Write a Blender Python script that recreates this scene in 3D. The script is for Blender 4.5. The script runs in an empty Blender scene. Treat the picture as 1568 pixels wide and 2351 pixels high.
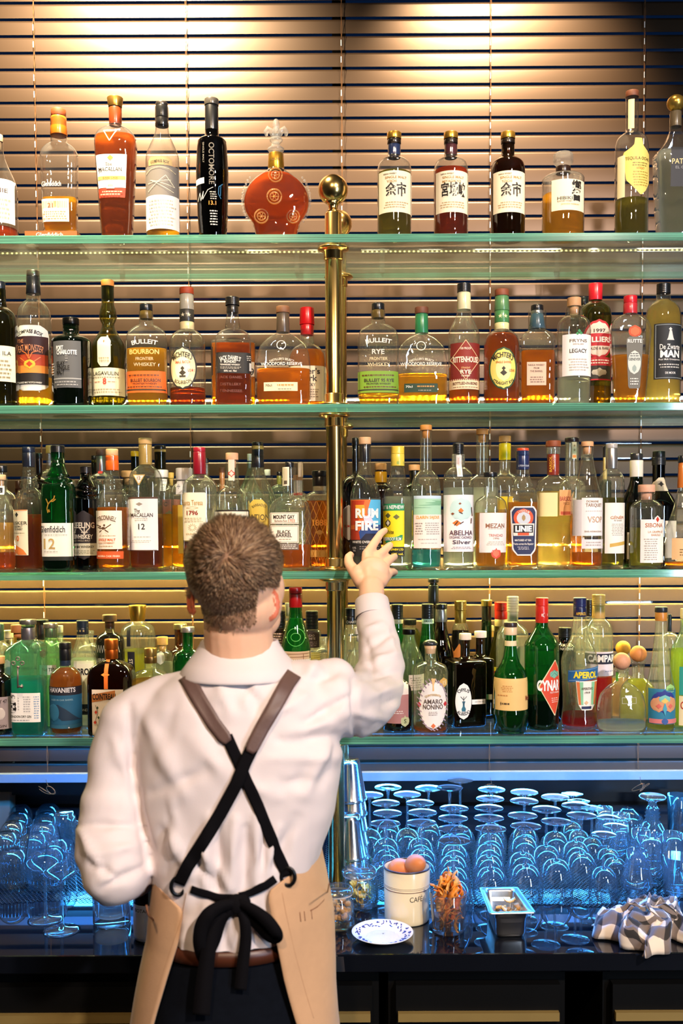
import bpy, bmesh, math, random
from mathutils import Vector, Matrix, noise
from mathutils.bvhtree import BVHTree
random.seed(7)
PI = math.pi
SC = bpy.context.scene
COL = SC.collection

# ------------------------------------------------------------------ camera
W, H, F = 1568, 2351, 2287.0
PPX, PPY = 784.0, 1323.0
CAM = Vector((0, 0, 1.78))
TILT = math.atan(0.0464)
ROLL = math.radians(-0.28)
CR = Matrix.Rotation(PI/2 - TILT, 3, 'X') @ Matrix.Rotation(ROLL, 3, 'Z')
cd = bpy.data.cameras.new('camera')
cam = bpy.data.objects.new('camera', cd); COL.objects.link(cam)
cam.location = CAM
cam.rotation_euler = CR.to_euler()
cd.sensor_fit = 'VERTICAL'; cd.sensor_height = 36.0
cd.lens = F*36.0/H
cd.shift_y = (PPY - H/2)/H
cd.clip_start = 0.05
cd.dof.use_dof = True; cd.dof.focus_distance = 2.36; cd.dof.aperture_fstop = 3.2
SC.camera = cam

# ------------------------------------------------------------------ light and exposure
vs = SC.view_settings
vs.view_transform = 'Standard'; vs.look = 'None'; vs.gamma = 1.0; vs.use_curve_mapping = False
vs.exposure = 0.08
cy = SC.cycles
cy.max_bounces = 10; cy.diffuse_bounces = 3; cy.glossy_bounces = 5
cy.transmission_bounces = 8; cy.transparent_max_bounces = 28
cy.caustics_reflective = False; cy.caustics_refractive = False
cy.sample_clamp_indirect = 4.0; cy.blur_glossy = 0.6
wd = bpy.data.worlds.new('dusk'); SC.world = wd; wd.use_nodes = True
wd.node_tree.nodes['Background'].inputs[0].default_value = (0.004, 0.018, 0.06, 1)
wd.node_tree.nodes['Background'].inputs[1].default_value = 0.5

def lamp(name, kind, loc, energy, color, target=None, **kw):
    l = bpy.data.lights.new(name, kind); l.energy = energy; l.color = color
    for k, v in kw.items(): setattr(l, k, v)
    o = bpy.data.objects.new(name, l); COL.objects.link(o); o.location = loc
    if target is not None:
        o.rotation_euler = (Vector(target) - Vector(loc)).to_track_quat('-Z', 'Y').to_euler()
    return o
WARM = (1.0, 0.66, 0.34)
# ceiling spots washing the blinds
lamp('ceiling_spot_light', 'SPOT', (-0.62, 2.02, 3.80), 900, (1.0, .78, .50), (-0.58, 2.74, 2.74), spot_size=math.radians(76), spot_blend=1.0, shadow_soft_size=.05)
lamp('ceiling_spot_light', 'SPOT', (0.44, 2.06, 3.80), 520, (1.0, .73, .44), (0.43, 2.74, 2.70), spot_size=math.radians(52), spot_blend=.9, shadow_soft_size=.05)
# the bar's front spots
lamp('bar_front_spot', 'SPOT', (1.5, -1.2, 3.80), 640, (1.0, .84, .74), (0.05, 2.2, 1.50), spot_size=math.radians(46), spot_blend=.35, shadow_soft_size=.09)
lamp('bar_front_spot', 'SPOT', (-.45, -1.3, 3.80), 260, (1.0, .72, .46), (0.0, 2.2, 1.50), spot_size=math.radians(46), spot_blend=.35, shadow_soft_size=.09)
# daylight entering by the street window behind the camera
lamp('daylight_window_light', 'AREA', (2.0, -0.9, 1.9), 50, (.62, .78, 1.0), (0.1, 2.35, 1.7), shape='RECTANGLE', size=.3, size_y=1.5)

# blue back-bar lighting
lamp('blue_back_light', 'AREA', (0.33, 2.40, 1.281), 48, (.02, .26, 1.0), (0.33, 2.5, .9), shape='RECTANGLE', size=2.6, size_y=.03)
lamp('blue_back_light', 'AREA', (0.33, 2.85, 1.087), 13, (.03, .36, 1.0), (0.33, 2.2, .90), shape='RECTANGLE', size=2.3, size_y=.04)

# ------------------------------------------------------------------ projection helpers
def ray(px, py):
    return CR @ Vector(((px-PPX)/F, -(py-PPY)/F, -1.0))
def at(px, py, Y):
    d = ray(px, py); return CAM + d*(Y/d.y)
def onz(px, py, z):
    d = ray(px, py); return CAM + d*((z-CAM.z)/d.z)
def mpp(Y): return Y/F
def proj(p):
    v = CR.transposed() @ (Vector(p)-CAM)
    return PPX + F*v.x/-v.z, PPY - F*v.y/-v.z

# ------------------------------------------------------------------ object helpers
def link(name, me, mat=None, parent=None):
    o = bpy.data.objects.new(name, me); COL.objects.link(o)
    if mat is not None:
        for m in (mat if isinstance(mat, (list, tuple)) else [mat]): me.materials.append(m)
    if parent is not None: o.parent = parent
    return o
def thing(name, label, cat, loc=(0, 0, 0), group=None, rz=0):
    o = bpy.data.objects.new(name, None); COL.objects.link(o); o.location = loc
    o.rotation_euler = (0, 0, rz); o.empty_display_size = .02
    o['label'] = label; o['category'] = cat
    if group: o['group'] = group
    return o
def tag(o, label, cat, group=None, kind=None):
    o['label'] = label; o['category'] = cat
    if group: o['group'] = group
    if kind: o['kind'] = kind
    return o
class MB:
    """collects vertices and faces for ONE mesh"""
    def __init__(s): s.v = []; s.f = []; s.m = []; s.sm = []
    def add(s, vs, fs, mi=0, smooth=True):
        b = len(s.v); s.v += [tuple(v) for v in vs]
        for f in fs: s.f.append([b+i for i in f]); s.m.append(mi); s.sm.append(smooth)
    def box(s, x0, x1, y0, y1, z0, z1, mi=0):
        s.add([(x0,y0,z0),(x1,y0,z0),(x1,y1,z0),(x0,y1,z0),(x0,y0,z1),(x1,y0,z1),(x1,y1,z1),(x0,y1,z1)],
              [(0,3,2,1),(4,5,6,7),(0,1,5,4),(1,2,6,5),(2,3,7,6),(3,0,4,7)], mi, False)
    def rings(s, rs, mi=0, closed=True, cap0=False, cap1=False, smooth=True):
        n = len(rs[0]); vs = [p for r in rs for p in r]; fs = []
        for i in range(len(rs)-1):
            for j in range(n if closed else n-1):
                k = (j+1) % n
                fs.append((i*n+j, i*n+k, (i+1)*n+k, (i+1)*n+j))
        if cap0: fs.append(tuple(range(n-1, -1, -1)))
        if cap1: fs.append(tuple((len(rs)-1)*n+j for j in range(n)))
        s.add(vs, fs, mi, smooth)
    def lathe(s, prof, n=32, c=(0, 0), mi=0, cap0=True, cap1=True, smooth=True):
        rs = [[(c[0]+r*math.cos(2*PI*j/n), c[1]+r*math.sin(2*PI*j/n), z) for j in range(n)] for z, r in prof]
        s.rings(rs, mi, True, cap0, cap1, smooth)
    def tube(s, pts, r, n=8, mi=0, cap=True):
        pts = [Vector(p) for p in pts]; rs = []
        up = None
        for i, p in enumerate(pts):
            d = (pts[min(i+1, len(pts)-1)] - pts[max(i-1, 0)]).normalized()
            if up is None:
                up = d.orthogonal().normalized()
            else:
                up = (up - d*up.dot(d)); up = up.normalized() if up.length > 1e-6 else d.orthogonal().normalized()
            b = d.cross(up); rr = r[i] if isinstance(r, (list, tuple)) else r
            rs.append([tuple(p + (up*math.cos(2*PI*j/n) + b*math.sin(2*PI*j/n))*rr) for j in range(n)])
        s.rings(rs, mi, True, cap, cap)
    def ball(s, c, r, n=24, m=14, mi=0, sx=1, sy=1, sz=1):
        rs = []
        for i in range(m+1):
            a = -PI/2 + PI*i/m; rr = max(math.cos(a), 1e-4)
            rs.append([(c[0]+r*sx*rr*math.cos(2*PI*j/n), c[1]+r*sy*rr*math.sin(2*PI*j/n), c[2]+r*sz*math.sin(a)) for j in range(n)])
        s.rings(rs, mi, True, False, False)
    def mesh(s, name):
        me = bpy.data.meshes.new(name); me.from_pydata(s.v, [], s.f); 
        me.polygons.foreach_set('material_index', s.m); me.polygons.foreach_set('use_smooth', s.sm)
        me.update(); return me
    def build(s, name, mat, parent=None): return link(name, s.mesh(name), mat, parent)
def struct(name, mb, mat):
    o = mb.build(name, mat); o['kind'] = 'structure'; return o
def copytree(o, parent=None):
    c = o.copy(); COL.objects.link(c); c.parent = parent
    for ch in list(o.children): copytree(ch, c)
    return c
def fix_normals(me):
    bm = bmesh.new(); bm.from_mesh(me); bmesh.ops.recalc_face_normals(bm, faces=bm.faces); bm.to_mesh(me); bm.free()

# ------------------------------------------------------------------ materials
MC = {}
def srgb(h):
    h = h.lstrip('#'); r = []
    for i in (0, 2, 4):
        c = int(h[i:i+2], 16)/255; r.append(c/12.92 if c <= .04045 else ((c+.055)/1.055)**2.4)
    return tuple(r)
def newmat(name):
    m = bpy.data.materials.new(name); m.use_nodes = True; nt = m.node_tree; nt.nodes.clear()
    out = nt.nodes.new('ShaderNodeOutputMaterial'); return m, nt, out
def prin(name, col, rough=.5, metal=0, var=.06, vscale=60, bump=0, bscale=80, sheen=0, coat=0, sss=0, alpha=None, stretch=None, spec=.5):
    if name in MC: return MC[name]
    m, nt, out = newmat(name); N = nt.nodes.new; L = nt.links.new
    b = N('ShaderNodeBsdfPrincipled'); L(b.outputs[0], out.inputs[0])
    if isinstance(col, str): col = srgb(col)
    b.inputs['Roughness'].default_value = rough; b.inputs['Metallic'].default_value = metal
    b.inputs['Specular IOR Level'].default_value = spec
    if sheen: b.inputs['Sheen Weight'].default_value = sheen
    if coat: b.inputs['Coat Weight'].default_value = coat; b.inputs['Coat Roughness'].default_value = .05
    if sss:
        b.inputs['Subsurface Weight'].default_value = sss; b.inputs['Subsurface Radius'].default_value = (.02, .006, .003)
        b.inputs['Subsurface Scale'].default_value = .5
    tc = N('ShaderNodeTexCoord'); mp = N('ShaderNodeMapping'); L(tc.outputs['Object'], mp.inputs[0])
    if stretch: mp.inputs['Scale'].default_value = stretch
    nz = N('ShaderNodeTexNoise'); nz.inputs['Scale'].default_value = vscale; L(mp.outputs[0], nz.inputs[0])
    mix = N('ShaderNodeMixRGB'); L(nz.outputs[0], mix.inputs[0])
    mix.inputs[1].default_value = tuple(min(1, c*(1-var)) for c in col)+(1,); mix.inputs[2].default_value = tuple(min(1, c*(1+var)) for c in col)+(1,)
    L(mix.outputs[0], b.inputs['Base Color'])
    if bump:
        n2 = N('ShaderNodeTexNoise'); n2.inputs['Scale'].default_value = bscale; n2.inputs['Detail'].default_value = 4; L(mp.outputs[0], n2.inputs[0])
        bp = N('ShaderNodeBump'); bp.inputs['Strength'].default_value = bump; bp.inputs['Distance'].default_value = .002
        L(n2.outputs[0], bp.inputs['Height']); L(bp.outputs[0], b.inputs['Normal'])
    MC[name] = m; return m
def paper(col):  return prin('paper_'+col, col, .65, 0, .03)
def ink(col):
    if col in ('gold', 'silver'):
        return prin('ink_'+col, {'gold': '#d9a441', 'silver': '#c9c9c9'}[col], .35, .6)
    return prin('ink_'+col, col, .5, 0, .02)
def emit(name, col, s, dots=None):
    if name in MC: return MC[name]
    m, nt, out = newmat(name); N = nt.nodes.new; L = nt.links.new
    e = N('ShaderNodeEmission'); e.inputs[0].default_value = tuple(col)+(1,); e.inputs[1].default_value = s
    if dots:
        tc = N('ShaderNodeTexCoord'); sp = N('ShaderNodeSeparateXYZ'); L(tc.outputs['Object'], sp.inputs[0])
        a = N('ShaderNodeMath'); a.operation = 'MULTIPLY'; a.inputs[1].default_value = 2*PI/dots; L(sp.outputs[0], a.inputs[0])
        c = N('ShaderNodeMath'); c.operation = 'COSINE'; L(a.outputs[0], c.inputs[0])
        r = N('ShaderNodeMapRange'); r.inputs[1].default_value = -.2; r.inputs[2].default_value = .9; r.inputs[3].default_value = s*.15; r.inputs[4].default_value = s*2
        L(c.outputs[0], r.inputs[0]); L(r.outputs[0], e.inputs[1])
    L(e.outputs[0], out.inputs[0]); MC[name] = m; return m
def thinglass(name, col, refl=1.0, rough=.02, haze=0.0, back=.5, edge=2.2, bump=.12, hazecol=None, bscale=22):
    """one wall of blown glass: clear in the middle, more glass (deeper tint) and mirror at the rim"""
    if name in MC: return MC[name]
    m, nt, out = newmat(name); N = nt.nodes.new; L = nt.links.new
    if isinstance(col, str): col = srgb(col)
    tr = N('ShaderNodeBsdfTransparent'); gl = N('ShaderNodeBsdfGlossy'); gl.inputs['Roughness'].default_value = rough
    lw = N('ShaderNodeLayerWeight'); lw.inputs[0].default_value = .5
    mixc = N('ShaderNodeMixRGB'); pw = N('ShaderNodeMath'); pw.operation = 'POWER'; pw.inputs[1].default_value = 3.0
    L(lw.outputs['Facing'], pw.inputs[0]); L(pw.outputs[0], mixc.inputs[0])
    mixc.inputs[1].default_value = tuple(col)+(1,); mixc.inputs[2].default_value = tuple(max(0, c)**edge*.72 for c in col)+(1,)
    L(mixc.outputs[0], tr.inputs[0])
    fr = N('ShaderNodeLayerWeight'); fr.inputs[0].default_value = .5
    if bump:
        tc = N('ShaderNodeTexCoord'); nz = N('ShaderNodeTexNoise'); nz.inputs['Scale'].default_value = bscale; L(tc.outputs['Object'], nz.inputs[0])
        bp = N('ShaderNodeBump'); bp.inputs['Strength'].default_value = bump; bp.inputs['Distance'].default_value = .01; L(nz.outputs[0], bp.inputs['Height'])
        L(bp.outputs[0], gl.inputs['Normal']); L(bp.outputs[0], fr.inputs['Normal'])
    p4 = N('ShaderNodeMath'); p4.operation = 'POWER'; p4.inputs[1].default_value = 4.0; L(fr.outputs['Facing'], p4.inputs[0])
    mu = N('ShaderNodeMath'); mu.operation = 'MULTIPLY_ADD'; mu.inputs[1].default_value = .85*refl; mu.inputs[2].default_value = .06*refl; mu.use_clamp = True; L(p4.outputs[0], mu.inputs[0])
    mx = N('ShaderNodeMixShader'); L(mu.outputs[0], mx.inputs[0]); L(tr.outputs[0], mx.inputs[1]); L(gl.outputs[0], mx.inputs[2])
    last = mx
    if haze:
        tl = N('ShaderNodeBsdfTranslucent'); df = N('ShaderNodeBsdfDiffuse'); ad = N('ShaderNodeMixShader'); ad.inputs[0].default_value = back
        hc = tuple(hazecol or col)+(1,); tl.inputs[0].default_value = hc; df.inputs[0].default_value = hc
        L(tl.outputs[0], ad.inputs[1]); L(df.outputs[0], ad.inputs[2])
        m2 = N('ShaderNodeMixShader'); m2.inputs[0].default_value = haze; L(mx.outputs[0], m2.inputs[1]); L(ad.outputs[0], m2.inputs[2]); last = m2
    L(last.outputs[0], out.inputs[0]); MC[name] = m; return m
def liquid(name, col):
    if name in MC: return MC[name]
    m, nt, out = newmat(name); N = nt.nodes.new; L = nt.links.new
    if isinstance(col, str): col = srgb(col)
    c4 = tuple(c**.68 for c in col)+(1,)
    tr = N('ShaderNodeBsdfTransparent'); tr.inputs[0].default_value = c4
    rf = N('ShaderNodeBsdfRefraction'); rf.inputs['IOR'].default_value = 1.33; rf.inputs['Roughness'].default_value = .06; rf.inputs[0].default_value = c4
    tl = N('ShaderNodeBsdfTranslucent'); tl.inputs[0].default_value = c4
    a = N('ShaderNodeMixShader'); a.inputs[0].default_value = .55; L(tr.outputs[0], a.inputs[1]); L(rf.outputs[0], a.inputs[2])
    b = N('ShaderNodeMixShader'); b.inputs[0].default_value = .48; L(a.outputs[0], b.inputs[1]); L(tl.outputs[0], b.inputs[2])
    L(b.outputs[0], out.inputs[0]); MC[name] = m; return m
GT = dict(clear=(.965, .972, .965), green=(.045, .42, .13), dgreen=(.05, .17, .07), olive=(.42, .40, .10), dolive=(.20, .19, .05),
          brown=(.36, .14, .035), dbrown=(.12, .05, .02), black=(.012, .012, .014), aqua=(.50, .86, .80), lgreen=(.55, .86, .62), pgreen=(.75, .93, .83), smoke=(.45, .42, .36))
def glass(k): return thinglass('glass_'+k, GT[k], bump=.25 if k in ('clear', 'lgreen', 'aqua') else .12, refl=1.6, haze=.05, back=.12, hazecol=tuple(c**.6 for c in GT[k]))
LQ = dict(amber='#ffa21e', gold='#ffc430', dark='#d8761a', red='#d81c28', pale='#ffe890', rum='#b8521a', orange='#f57a20', lime='#e4e468',
          water='#eef8f4', blue='#58c8dc', maroon='#701c14', honey='#ffb834', black='#1c0c06', olive='#a09a3c')
def liq(k): return liquid('liquid_'+k, LQ[k])
M_wood = prin('cork_wood', '#d9a066', .6, 0, .15, 120, .2)
M_brass = prin('polished_brass', (.90, .62, .22), .2, 1.0, .12, 14, .05, 40)
M_steel = prin('brushed_steel', (.62, .60, .58), .28, 1.0, .05, 30)
M_chrome = prin('polished_steel', (.82, .80, .78), .08, 1.0, .03, 30)
M_black = prin('black_lacquer', (.006, .006, .007), .35, 0, .2, 10)
# ------------------------------------------------------------------ the setting
ZC = 0.90                       # counter top
YC = 2.0275                     # counter front edge
SF, SB, BY = 2.29, 2.635, 2.74  # shelf front and back edge, blinds
SZ = {1: 2.4501, 2: 2.0675, 3: 1.6858, 4: 1.3007}
M_floor = prin('dark_floor', (.03, .022, .018), .3, 0, .3, 6)
M_wall = prin('dark_wall_paint', (.045, .035, .03), .6, 0, .2, 5, .1)
M_ceil = prin('ceiling_paint', (.12, .10, .09), .7, 0, .1, 5)
M_panel = prin('black_wall_panel', (.004, .004, .006), .4, 0, .2, 5)
mb = MB(); mb.box(-2.6, 2.6, -5.2, 3.2, -.05, 0); struct('floor', mb, M_floor)
mb = MB(); mb.box(-2.6, 2.6, -5.2, 3.2, 3.9, 3.95); struct('ceiling', mb, M_ceil)
mb = MB(); mb.box(-2.65, -2.6, -5.2, 3.2, 0, 3.9); struct('wall_left', mb, M_wall)
mb = MB(); mb.box(2.6, 2.65, -5.2, 3.2, 0, 3.9); struct('wall_right', mb, M_wall)
mb = MB(); mb.box(-2.6, 2.6, -5.25, -5.2, 0, 3.9); struct('wall_front', mb, M_wall)
mb = MB(); mb.box(-2.6, 2.6, 3.0, 3.05, 0, 1.2); mb.box(-2.6, 2.6, 3.0, 3.05, 3.75, 3.9)
mb.box(-2.6, -1.9, 3.0, 3.05, 1.2, 3.75); mb.box(1.9, 2.6, 3.0, 3.05, 1.2, 3.75); struct('wall_back', mb, M_panel)
mb = MB(); mb.box(-1.9, 1.9, 3.02, 3.03, 1.2, 3.75)
pane = struct('window_1', mb, thinglass('window_glass', (.85, .9, .95), bump=0))
mb = MB()
for x in (-1.9, -.02, 1.86): mb.box(x, x+.04, 2.98, 3.02, 1.2, 3.75)
mb.box(-1.9, 1.9, 2.96, 3.02, 1.17, 1.2)
fr = mb.build('window_frame', M_panel, pane)
# molding under the blinds and the ledge behind the counter
mb = MB(); mb.box(-1.9, 1.9, 2.86, 3.0, 1.025, 1.06); mb.box(-1.9, 1.9, 2.90, 3.0, 1.005, 1.025); struct('trim_1', mb, M_panel)
mb = MB(); mb.box(-1.9, 1.9, 2.93, 3.0, ZC, ZC+.03); mb.box(-1.9, 1.9, 2.96, 3.0, ZC+.03, ZC+.05)
struct('trim_2', mb, M_panel)
mb = MB(); x0 = at(-60, 1850, 2.9).x; x1 = at(28, 1850, 2.9).x; mb.box(x0-.1, x1, 2.88, 2.93, ZC, 1.10)
struct('trim_3', mb, prin('tan_post', '#b98f70', .6))
lb = MB(); lb.box(-.84, 1.55, 2.86, 2.872, 1.077, 1.097)
o = lb.build('led_strip', emit('blue_led', (.30, .65, 1.0), 6)); tag(o, 'white-blue LED tube behind the bottom rail of the blind', 'light strip')

# ------------------------------------------------------------------ venetian blind
M_slat = prin('satin_bronze_slat', '#403022', .38, .5, .05, 3)
blind = thing('venetian_blind', 'wide bronze venetian blind hanging behind the bottle shelves', 'blind', (0, BY, 1.14))
PIT = .0437; ztop = 2.9792
ms = MB(); nsl = 50
for k in range(-16, nsl):
    zb = ztop - k*PIT
    if zb < 1.075: break
    h = .0376; dy = .0035; rs = []
    for i in range(7):
        u = i/6; z = zb + h*u; y = BY - .004 + dy*u - .0004*math.sin(PI*u)
        rs.append([(-1.55, y, z), (-.5, y, z), (.5, y, z), (1.55, y, z)])
    rs2 = [[(p[0], p[1]+.0012, p[2]) for p in r] for r in reversed(rs)]
    allr = rs + rs2 + [rs[0]]
    ms.rings(allr, 0, False)
    zlast = zb
sl = ms.build('slats', M_slat, blind); sl.matrix_parent_inverse = Matrix.Translation(-blind.location)
def par(o, p): o.parent = p; o.matrix_parent_inverse = Matrix.Translation(-Vector(p.location)); return o
za, zb_ = at(784, 1774, BY-.02).z, at(784, 1793, BY-.02).z
mb = MB(); mb.box(-1.55, 1.55, BY-.022, BY+.022, zb_, za)
par(mb.build('bottom_rail', prin('grey_bottom_rail', '#9aa3ad', .35, .4)), blind)
M_cord = prin('blind_cord', '#6e4e34', .8, spec=.1)
M_glint = prin('cord_glint_blue_white', '#dfe8f4', .3, .3)
for cx in (-.8155, -.409, .007, .4065, .8178):
    mb = MB()
    for s in (-1, 1):
        pts = []; zz = 3.7
        while zz > za:
            pts.append((cx + s*.0016*math.sin(zz*70 + cx*5), BY-.0125 + .001*s, zz)); zz -= .006
        mb.tube(pts, .0007, 5)
    for k in range(-3, 40):
        z = ztop - k*PIT
        if z < za: break
        if (k*7 + int(cx*10)) % 3 or cx > .3: mb.box(cx-.0022, cx-.0002, BY-.0155, BY-.0145, z+.006, z+.022, 1)  # blue-white glints on the cord, painted as small pale tabs
    par(mb.build('ladder_cord', [M_cord, M_glint]), blind)
    if cx in (-.8155, .4065, .8178):
        mb = MB(); rnd = random.Random(int(cx*100)); p = Vector((cx, BY-.03, zb_+.01)); pts = [p.copy()]
        for i in range(60):
            a = i*.23
            pts.append(Vector((cx + .004 + .026*math.sin(a)*math.cos(a*.31+cx*9), BY-.03+.004*math.cos(a*1.7), zb_-.008-.011*(1-math.cos(a*1.3)))))
        mb.tube(pts, .0007, 5); par(mb.build('cord_loop', M_cord), blind)

# ------------------------------------------------------------------ glass shelves, LED bars, brass posts
def shelf_mats():
    top = thinglass('shelf_glass_face', (.87, .94, .90), refl=1.3, haze=.035, hazecol=(.85, .84, .74), bump=.03, rough=.04, bscale=5)
    m, nt, out = newmat('shelf_glass_edge'); N = nt.nodes.new; L = nt.links.new
    tl = N('ShaderNodeBsdfTranslucent'); tl.inputs[0].default_value = (.40, .95, .74, 1)
    df = N('ShaderNodeBsdfDiffuse'); df.inputs[0].default_value = (.22, .70, .54, 1)
    gl = N('ShaderNodeBsdfGlossy'); gl.inputs['Roughness'].default_value = .08
    tr = N('ShaderNodeBsdfTransparent'); tr.inputs[0].default_value = (.25, .62, .5, 1)
    a = N('ShaderNodeMixShader'); a.inputs[0].default_value = .5; L(tl.outputs[0], a.inputs[1]); L(df.outputs[0], a.inputs[2])
    # faint bands that run along a cut glass edge
    tc = N('ShaderNodeTexCoord'); mp = N('ShaderNodeMapping'); mp.inputs['Scale'].default_value = (2, 1, 420); L(tc.outputs['Object'], mp.inputs[0])
    nz = N('ShaderNodeTexNoise'); nz.inputs['Scale'].default_value = 1.0; nz.inputs['Detail'].default_value = 2; L(mp.outputs[0], nz.inputs[0])
    rp = N('ShaderNodeMapRange'); rp.inputs[1].default_value = .35; rp.inputs[2].default_value = .65; rp.inputs[3].default_value = .1; rp.inputs[4].default_value = .7; L(nz.outputs[0], rp.inputs[0])
    b = N('ShaderNodeMixShader'); L(rp.outputs[0], b.inputs[0]); L(a.outputs[0], b.inputs[1]); L(tr.outputs[0], b.inputs[2])
    c = N('ShaderNodeMixShader'); c.inputs[0].default_value = .14; L(b.outputs[0], c.inputs[1]); L(gl.outputs[0], c.inputs[2])
    L(c.outputs[0], out.inputs[0]); return top, m
MSH = shelf_mats()
shelf_lab = {1: 'topmost green-edged glass shelf with nine tall bottles and a crystal decanter', 2: 'second green-edged glass shelf from the top, holding one row of bottles',
             3: 'third glass shelf from the top, the one the man reaches for', 4: 'lowest glass shelf with blue-green edge above the glassware'}
TH = .0182
for k in (1, 2, 3, 4):
    z1 = SZ[k]; z0 = z1-TH; mb = MB(); x0, x1 = -1.45, 1.45; b = .0012
    mb.add([(x0,SF+b,z1),(x1,SF+b,z1),(x1,SB,z1),(x0,SB,z1)], [(0,1,2,3)], 0, False)
    mb.add([(x0,SF+b,z0),(x1,SF+b,z0),(x1,SB,z0),(x0,SB,z0)], [(3,2,1,0)], 0, False)
    mb.rings([[(x0,SF+b,z1),(x1,SF+b,z1)],[(x0,SF,z1-b),(x1,SF,z1-b)],[(x0,SF,z0+b),(x1,SF,z0+b)],[(x0,SF+b,z0),(x1,SF+b,z0)]], 1, False, smooth=False)
    mb.add([(x0,SB,z1),(x1,SB,z1),(x1,SB,z0),(x0,SB,z0)], [(0,1,2,3)], 1, False)
    for x in (x0, x1): mb.add([(x,SF+b,z1),(x,SB,z1),(x,SB,z0),(x,SF+b,z0)], [(0,1,2,3)], 1, False)
    tag(mb.build('glass_shelf', MSH), shelf_lab[k], 'shelf', 'glass bar shelves')
M_acr = thinglass('clear_acrylic', (.86, .87, .84), haze=.12, bump=0)
led = {1: (1.0, 'dim golden LED bar along the back of the topmost glass shelf', 5.0), 2: (1, 'LED bar behind the row of bottles on the second shelf', 200.0), 3: (1, 'LED bar glowing behind the crowded bottles on the third shelf', 520.0)}
for k, (a, lab, s) in led.items():
    t = thing('led_bar', lab, 'light strip', (0, SB-.006, SZ[k]), 'LED bars behind the shelves')
    z = SZ[k]+.054
    for x0, x1 in ((-1.45, -.02), (.055, 1.45)) if k == 1 else ((-1.45, -.04), (.0, 1.45)):
        mb = MB(); mb.box(x0, x1, SB-.0105, SB-.0015, z+.0005, z+.0045); mb.box(x0, x1, SB-.0015, SB, z-.0035, z+.0045)
        if k < 3: mb.box(x0, x1, SB-.0098, SB-.0015, z-.0050, z-.0036)
        par(mb.build('housing', M_steel), t)
        mb = MB(); mb.box(x0, x1, SB-.0105, SB-.0016, z-.0034, z+.0004)
        tb = par(mb.build('light_tube', [emit('warm_led_%d' % k, (1.0, .72, .26) if k == 1 else (1.0, .80, .34), s, .012)]), t)
        if k == 3:      # the lens on the underside is the brightest
            tb.data.materials.append(emit('warm_led_lens', (1.0, .80, .26), s*1.5))
            for p_ in tb.data.polygons:
                if p_.normal.z < -.9: p_.material_index = 1
    for px in (280, 682, 877, 1277):
        x = at(px, 600, SB).x
        mb = MB(); mb.box(x-.006, x+.006, SB-.012, SB, SZ[k]+.001, z+.006); par(mb.build('bracket', M_acr), t)

def brass_post(px, Y, lab, r=.0195):
    x = px
    t = thing('brass_post', lab, 'post', (x, Y, ZC), 'brass posts carrying the shelves')
    segs = [(ZC, SZ[4]-TH), (SZ[4], SZ[3]-TH), (SZ[3], SZ[2]-TH), (SZ[2], SZ[1]-TH), (SZ[1], SZ[1]+.062)]
    mb = MB()
    mb.lathe([(ZC, r), (SZ[1]+.058, r), (SZ[1]+.062, r-.003)], 32, (x, Y)); par(mb.build('tube', M_brass), t)
    for i, k in enumerate((4, 3, 2, 1)):
        for (z, s) in ((SZ[k]+.0005, 1), (SZ[k]-TH-.0005, -1)):
            if k == 1 and s == 1: continue
            mb = MB()
            mb.lathe([(z, .0355), (z+s*.0035, .037), (z+s*.006, .033), (z+s*.0075, .0245), (z+s*.009, .0225), (z+s*.027, .0225), (z+s*.029, .0198)], 36, (x, Y))
            o = par(mb.build('collar', M_brass), t)
    fb = MB(); z = SZ[1]+.062
    prof = [(z, .017), (z+.004, .0115), (z+.012, .0105), (z+.018, .013), (z+.0205, .0165)]
    R = .0345; zc = z+.0205+R*.88
    for i in range(17):
        a = math.asin(-.88) + (PI/2-math.asin(-.88))*i/16; prof.append((zc+R*math.sin(a), max(.0002, R*math.cos(a))))
    fb.lathe(prof, 40, (x, Y)); par(fb.build('ball_finial', M_brass), t)
    fb = MB(); fb.lathe([(ZC, .036), (ZC+.005, .036), (ZC+.008, .026), (ZC+.02, .024)], 32, (x, Y)); par(fb.build('base_flange', M_brass), t)
brass_post(at(765, 490, 2.335).x, 2.335, 'polished brass post with ball finial, in front near the shelf edge')
brass_post(at(777, 520, 2.59).x, 2.59, 'second brass post with ball finial, half hidden behind the front one')

# ------------------------------------------------------------------ counter
M_top = prin('polished_black_counter', (.004, .005, .008), .025, 0, .1, 10, 0, spec=1.0)
mb = MB(); mb.box(-1.9, 1.9, YC+.003, 2.93, ZC-.04, ZC-.002); mb.box(-1.9, 1.9, YC, 2.93, ZC-.037, ZC-.004)
mb = MB()
pr = [(2.93, ZC), (YC+.004, ZC), (YC+.0012, ZC-.0012), (YC, ZC-.004), (YC, ZC-.036), (YC+.004, ZC-.04), (2.93, ZC-.04), (2.93, ZC)]
mb.rings([[(-1.9, y, z), (1.9, y, z)] for y, z in pr], 0, False, smooth=False)
tag(mb.build('bar_counter', M_top), 'long polished black counter under the shelves, crowded with glassware', 'counter')
M_cab = prin('black_fridge_front', (.003, .003, .003), .5, 0, .2, 10, spec=.12)
M_cabf = prin('brushed_gold_rail', '#8a7340', .5, .15, .1, 20)
doors = [(-1.20, -.86), (-.83, -.40), (-.37, .06), (.11, .455), (.565, .985), (1.02, 1.45)]
zr0, zr1 = None, None
p = onz(784, 2192, ZC)
zt = at(784, 2322, YC+.02).z; zb = at(784, 2341, YC+.02).z
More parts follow.
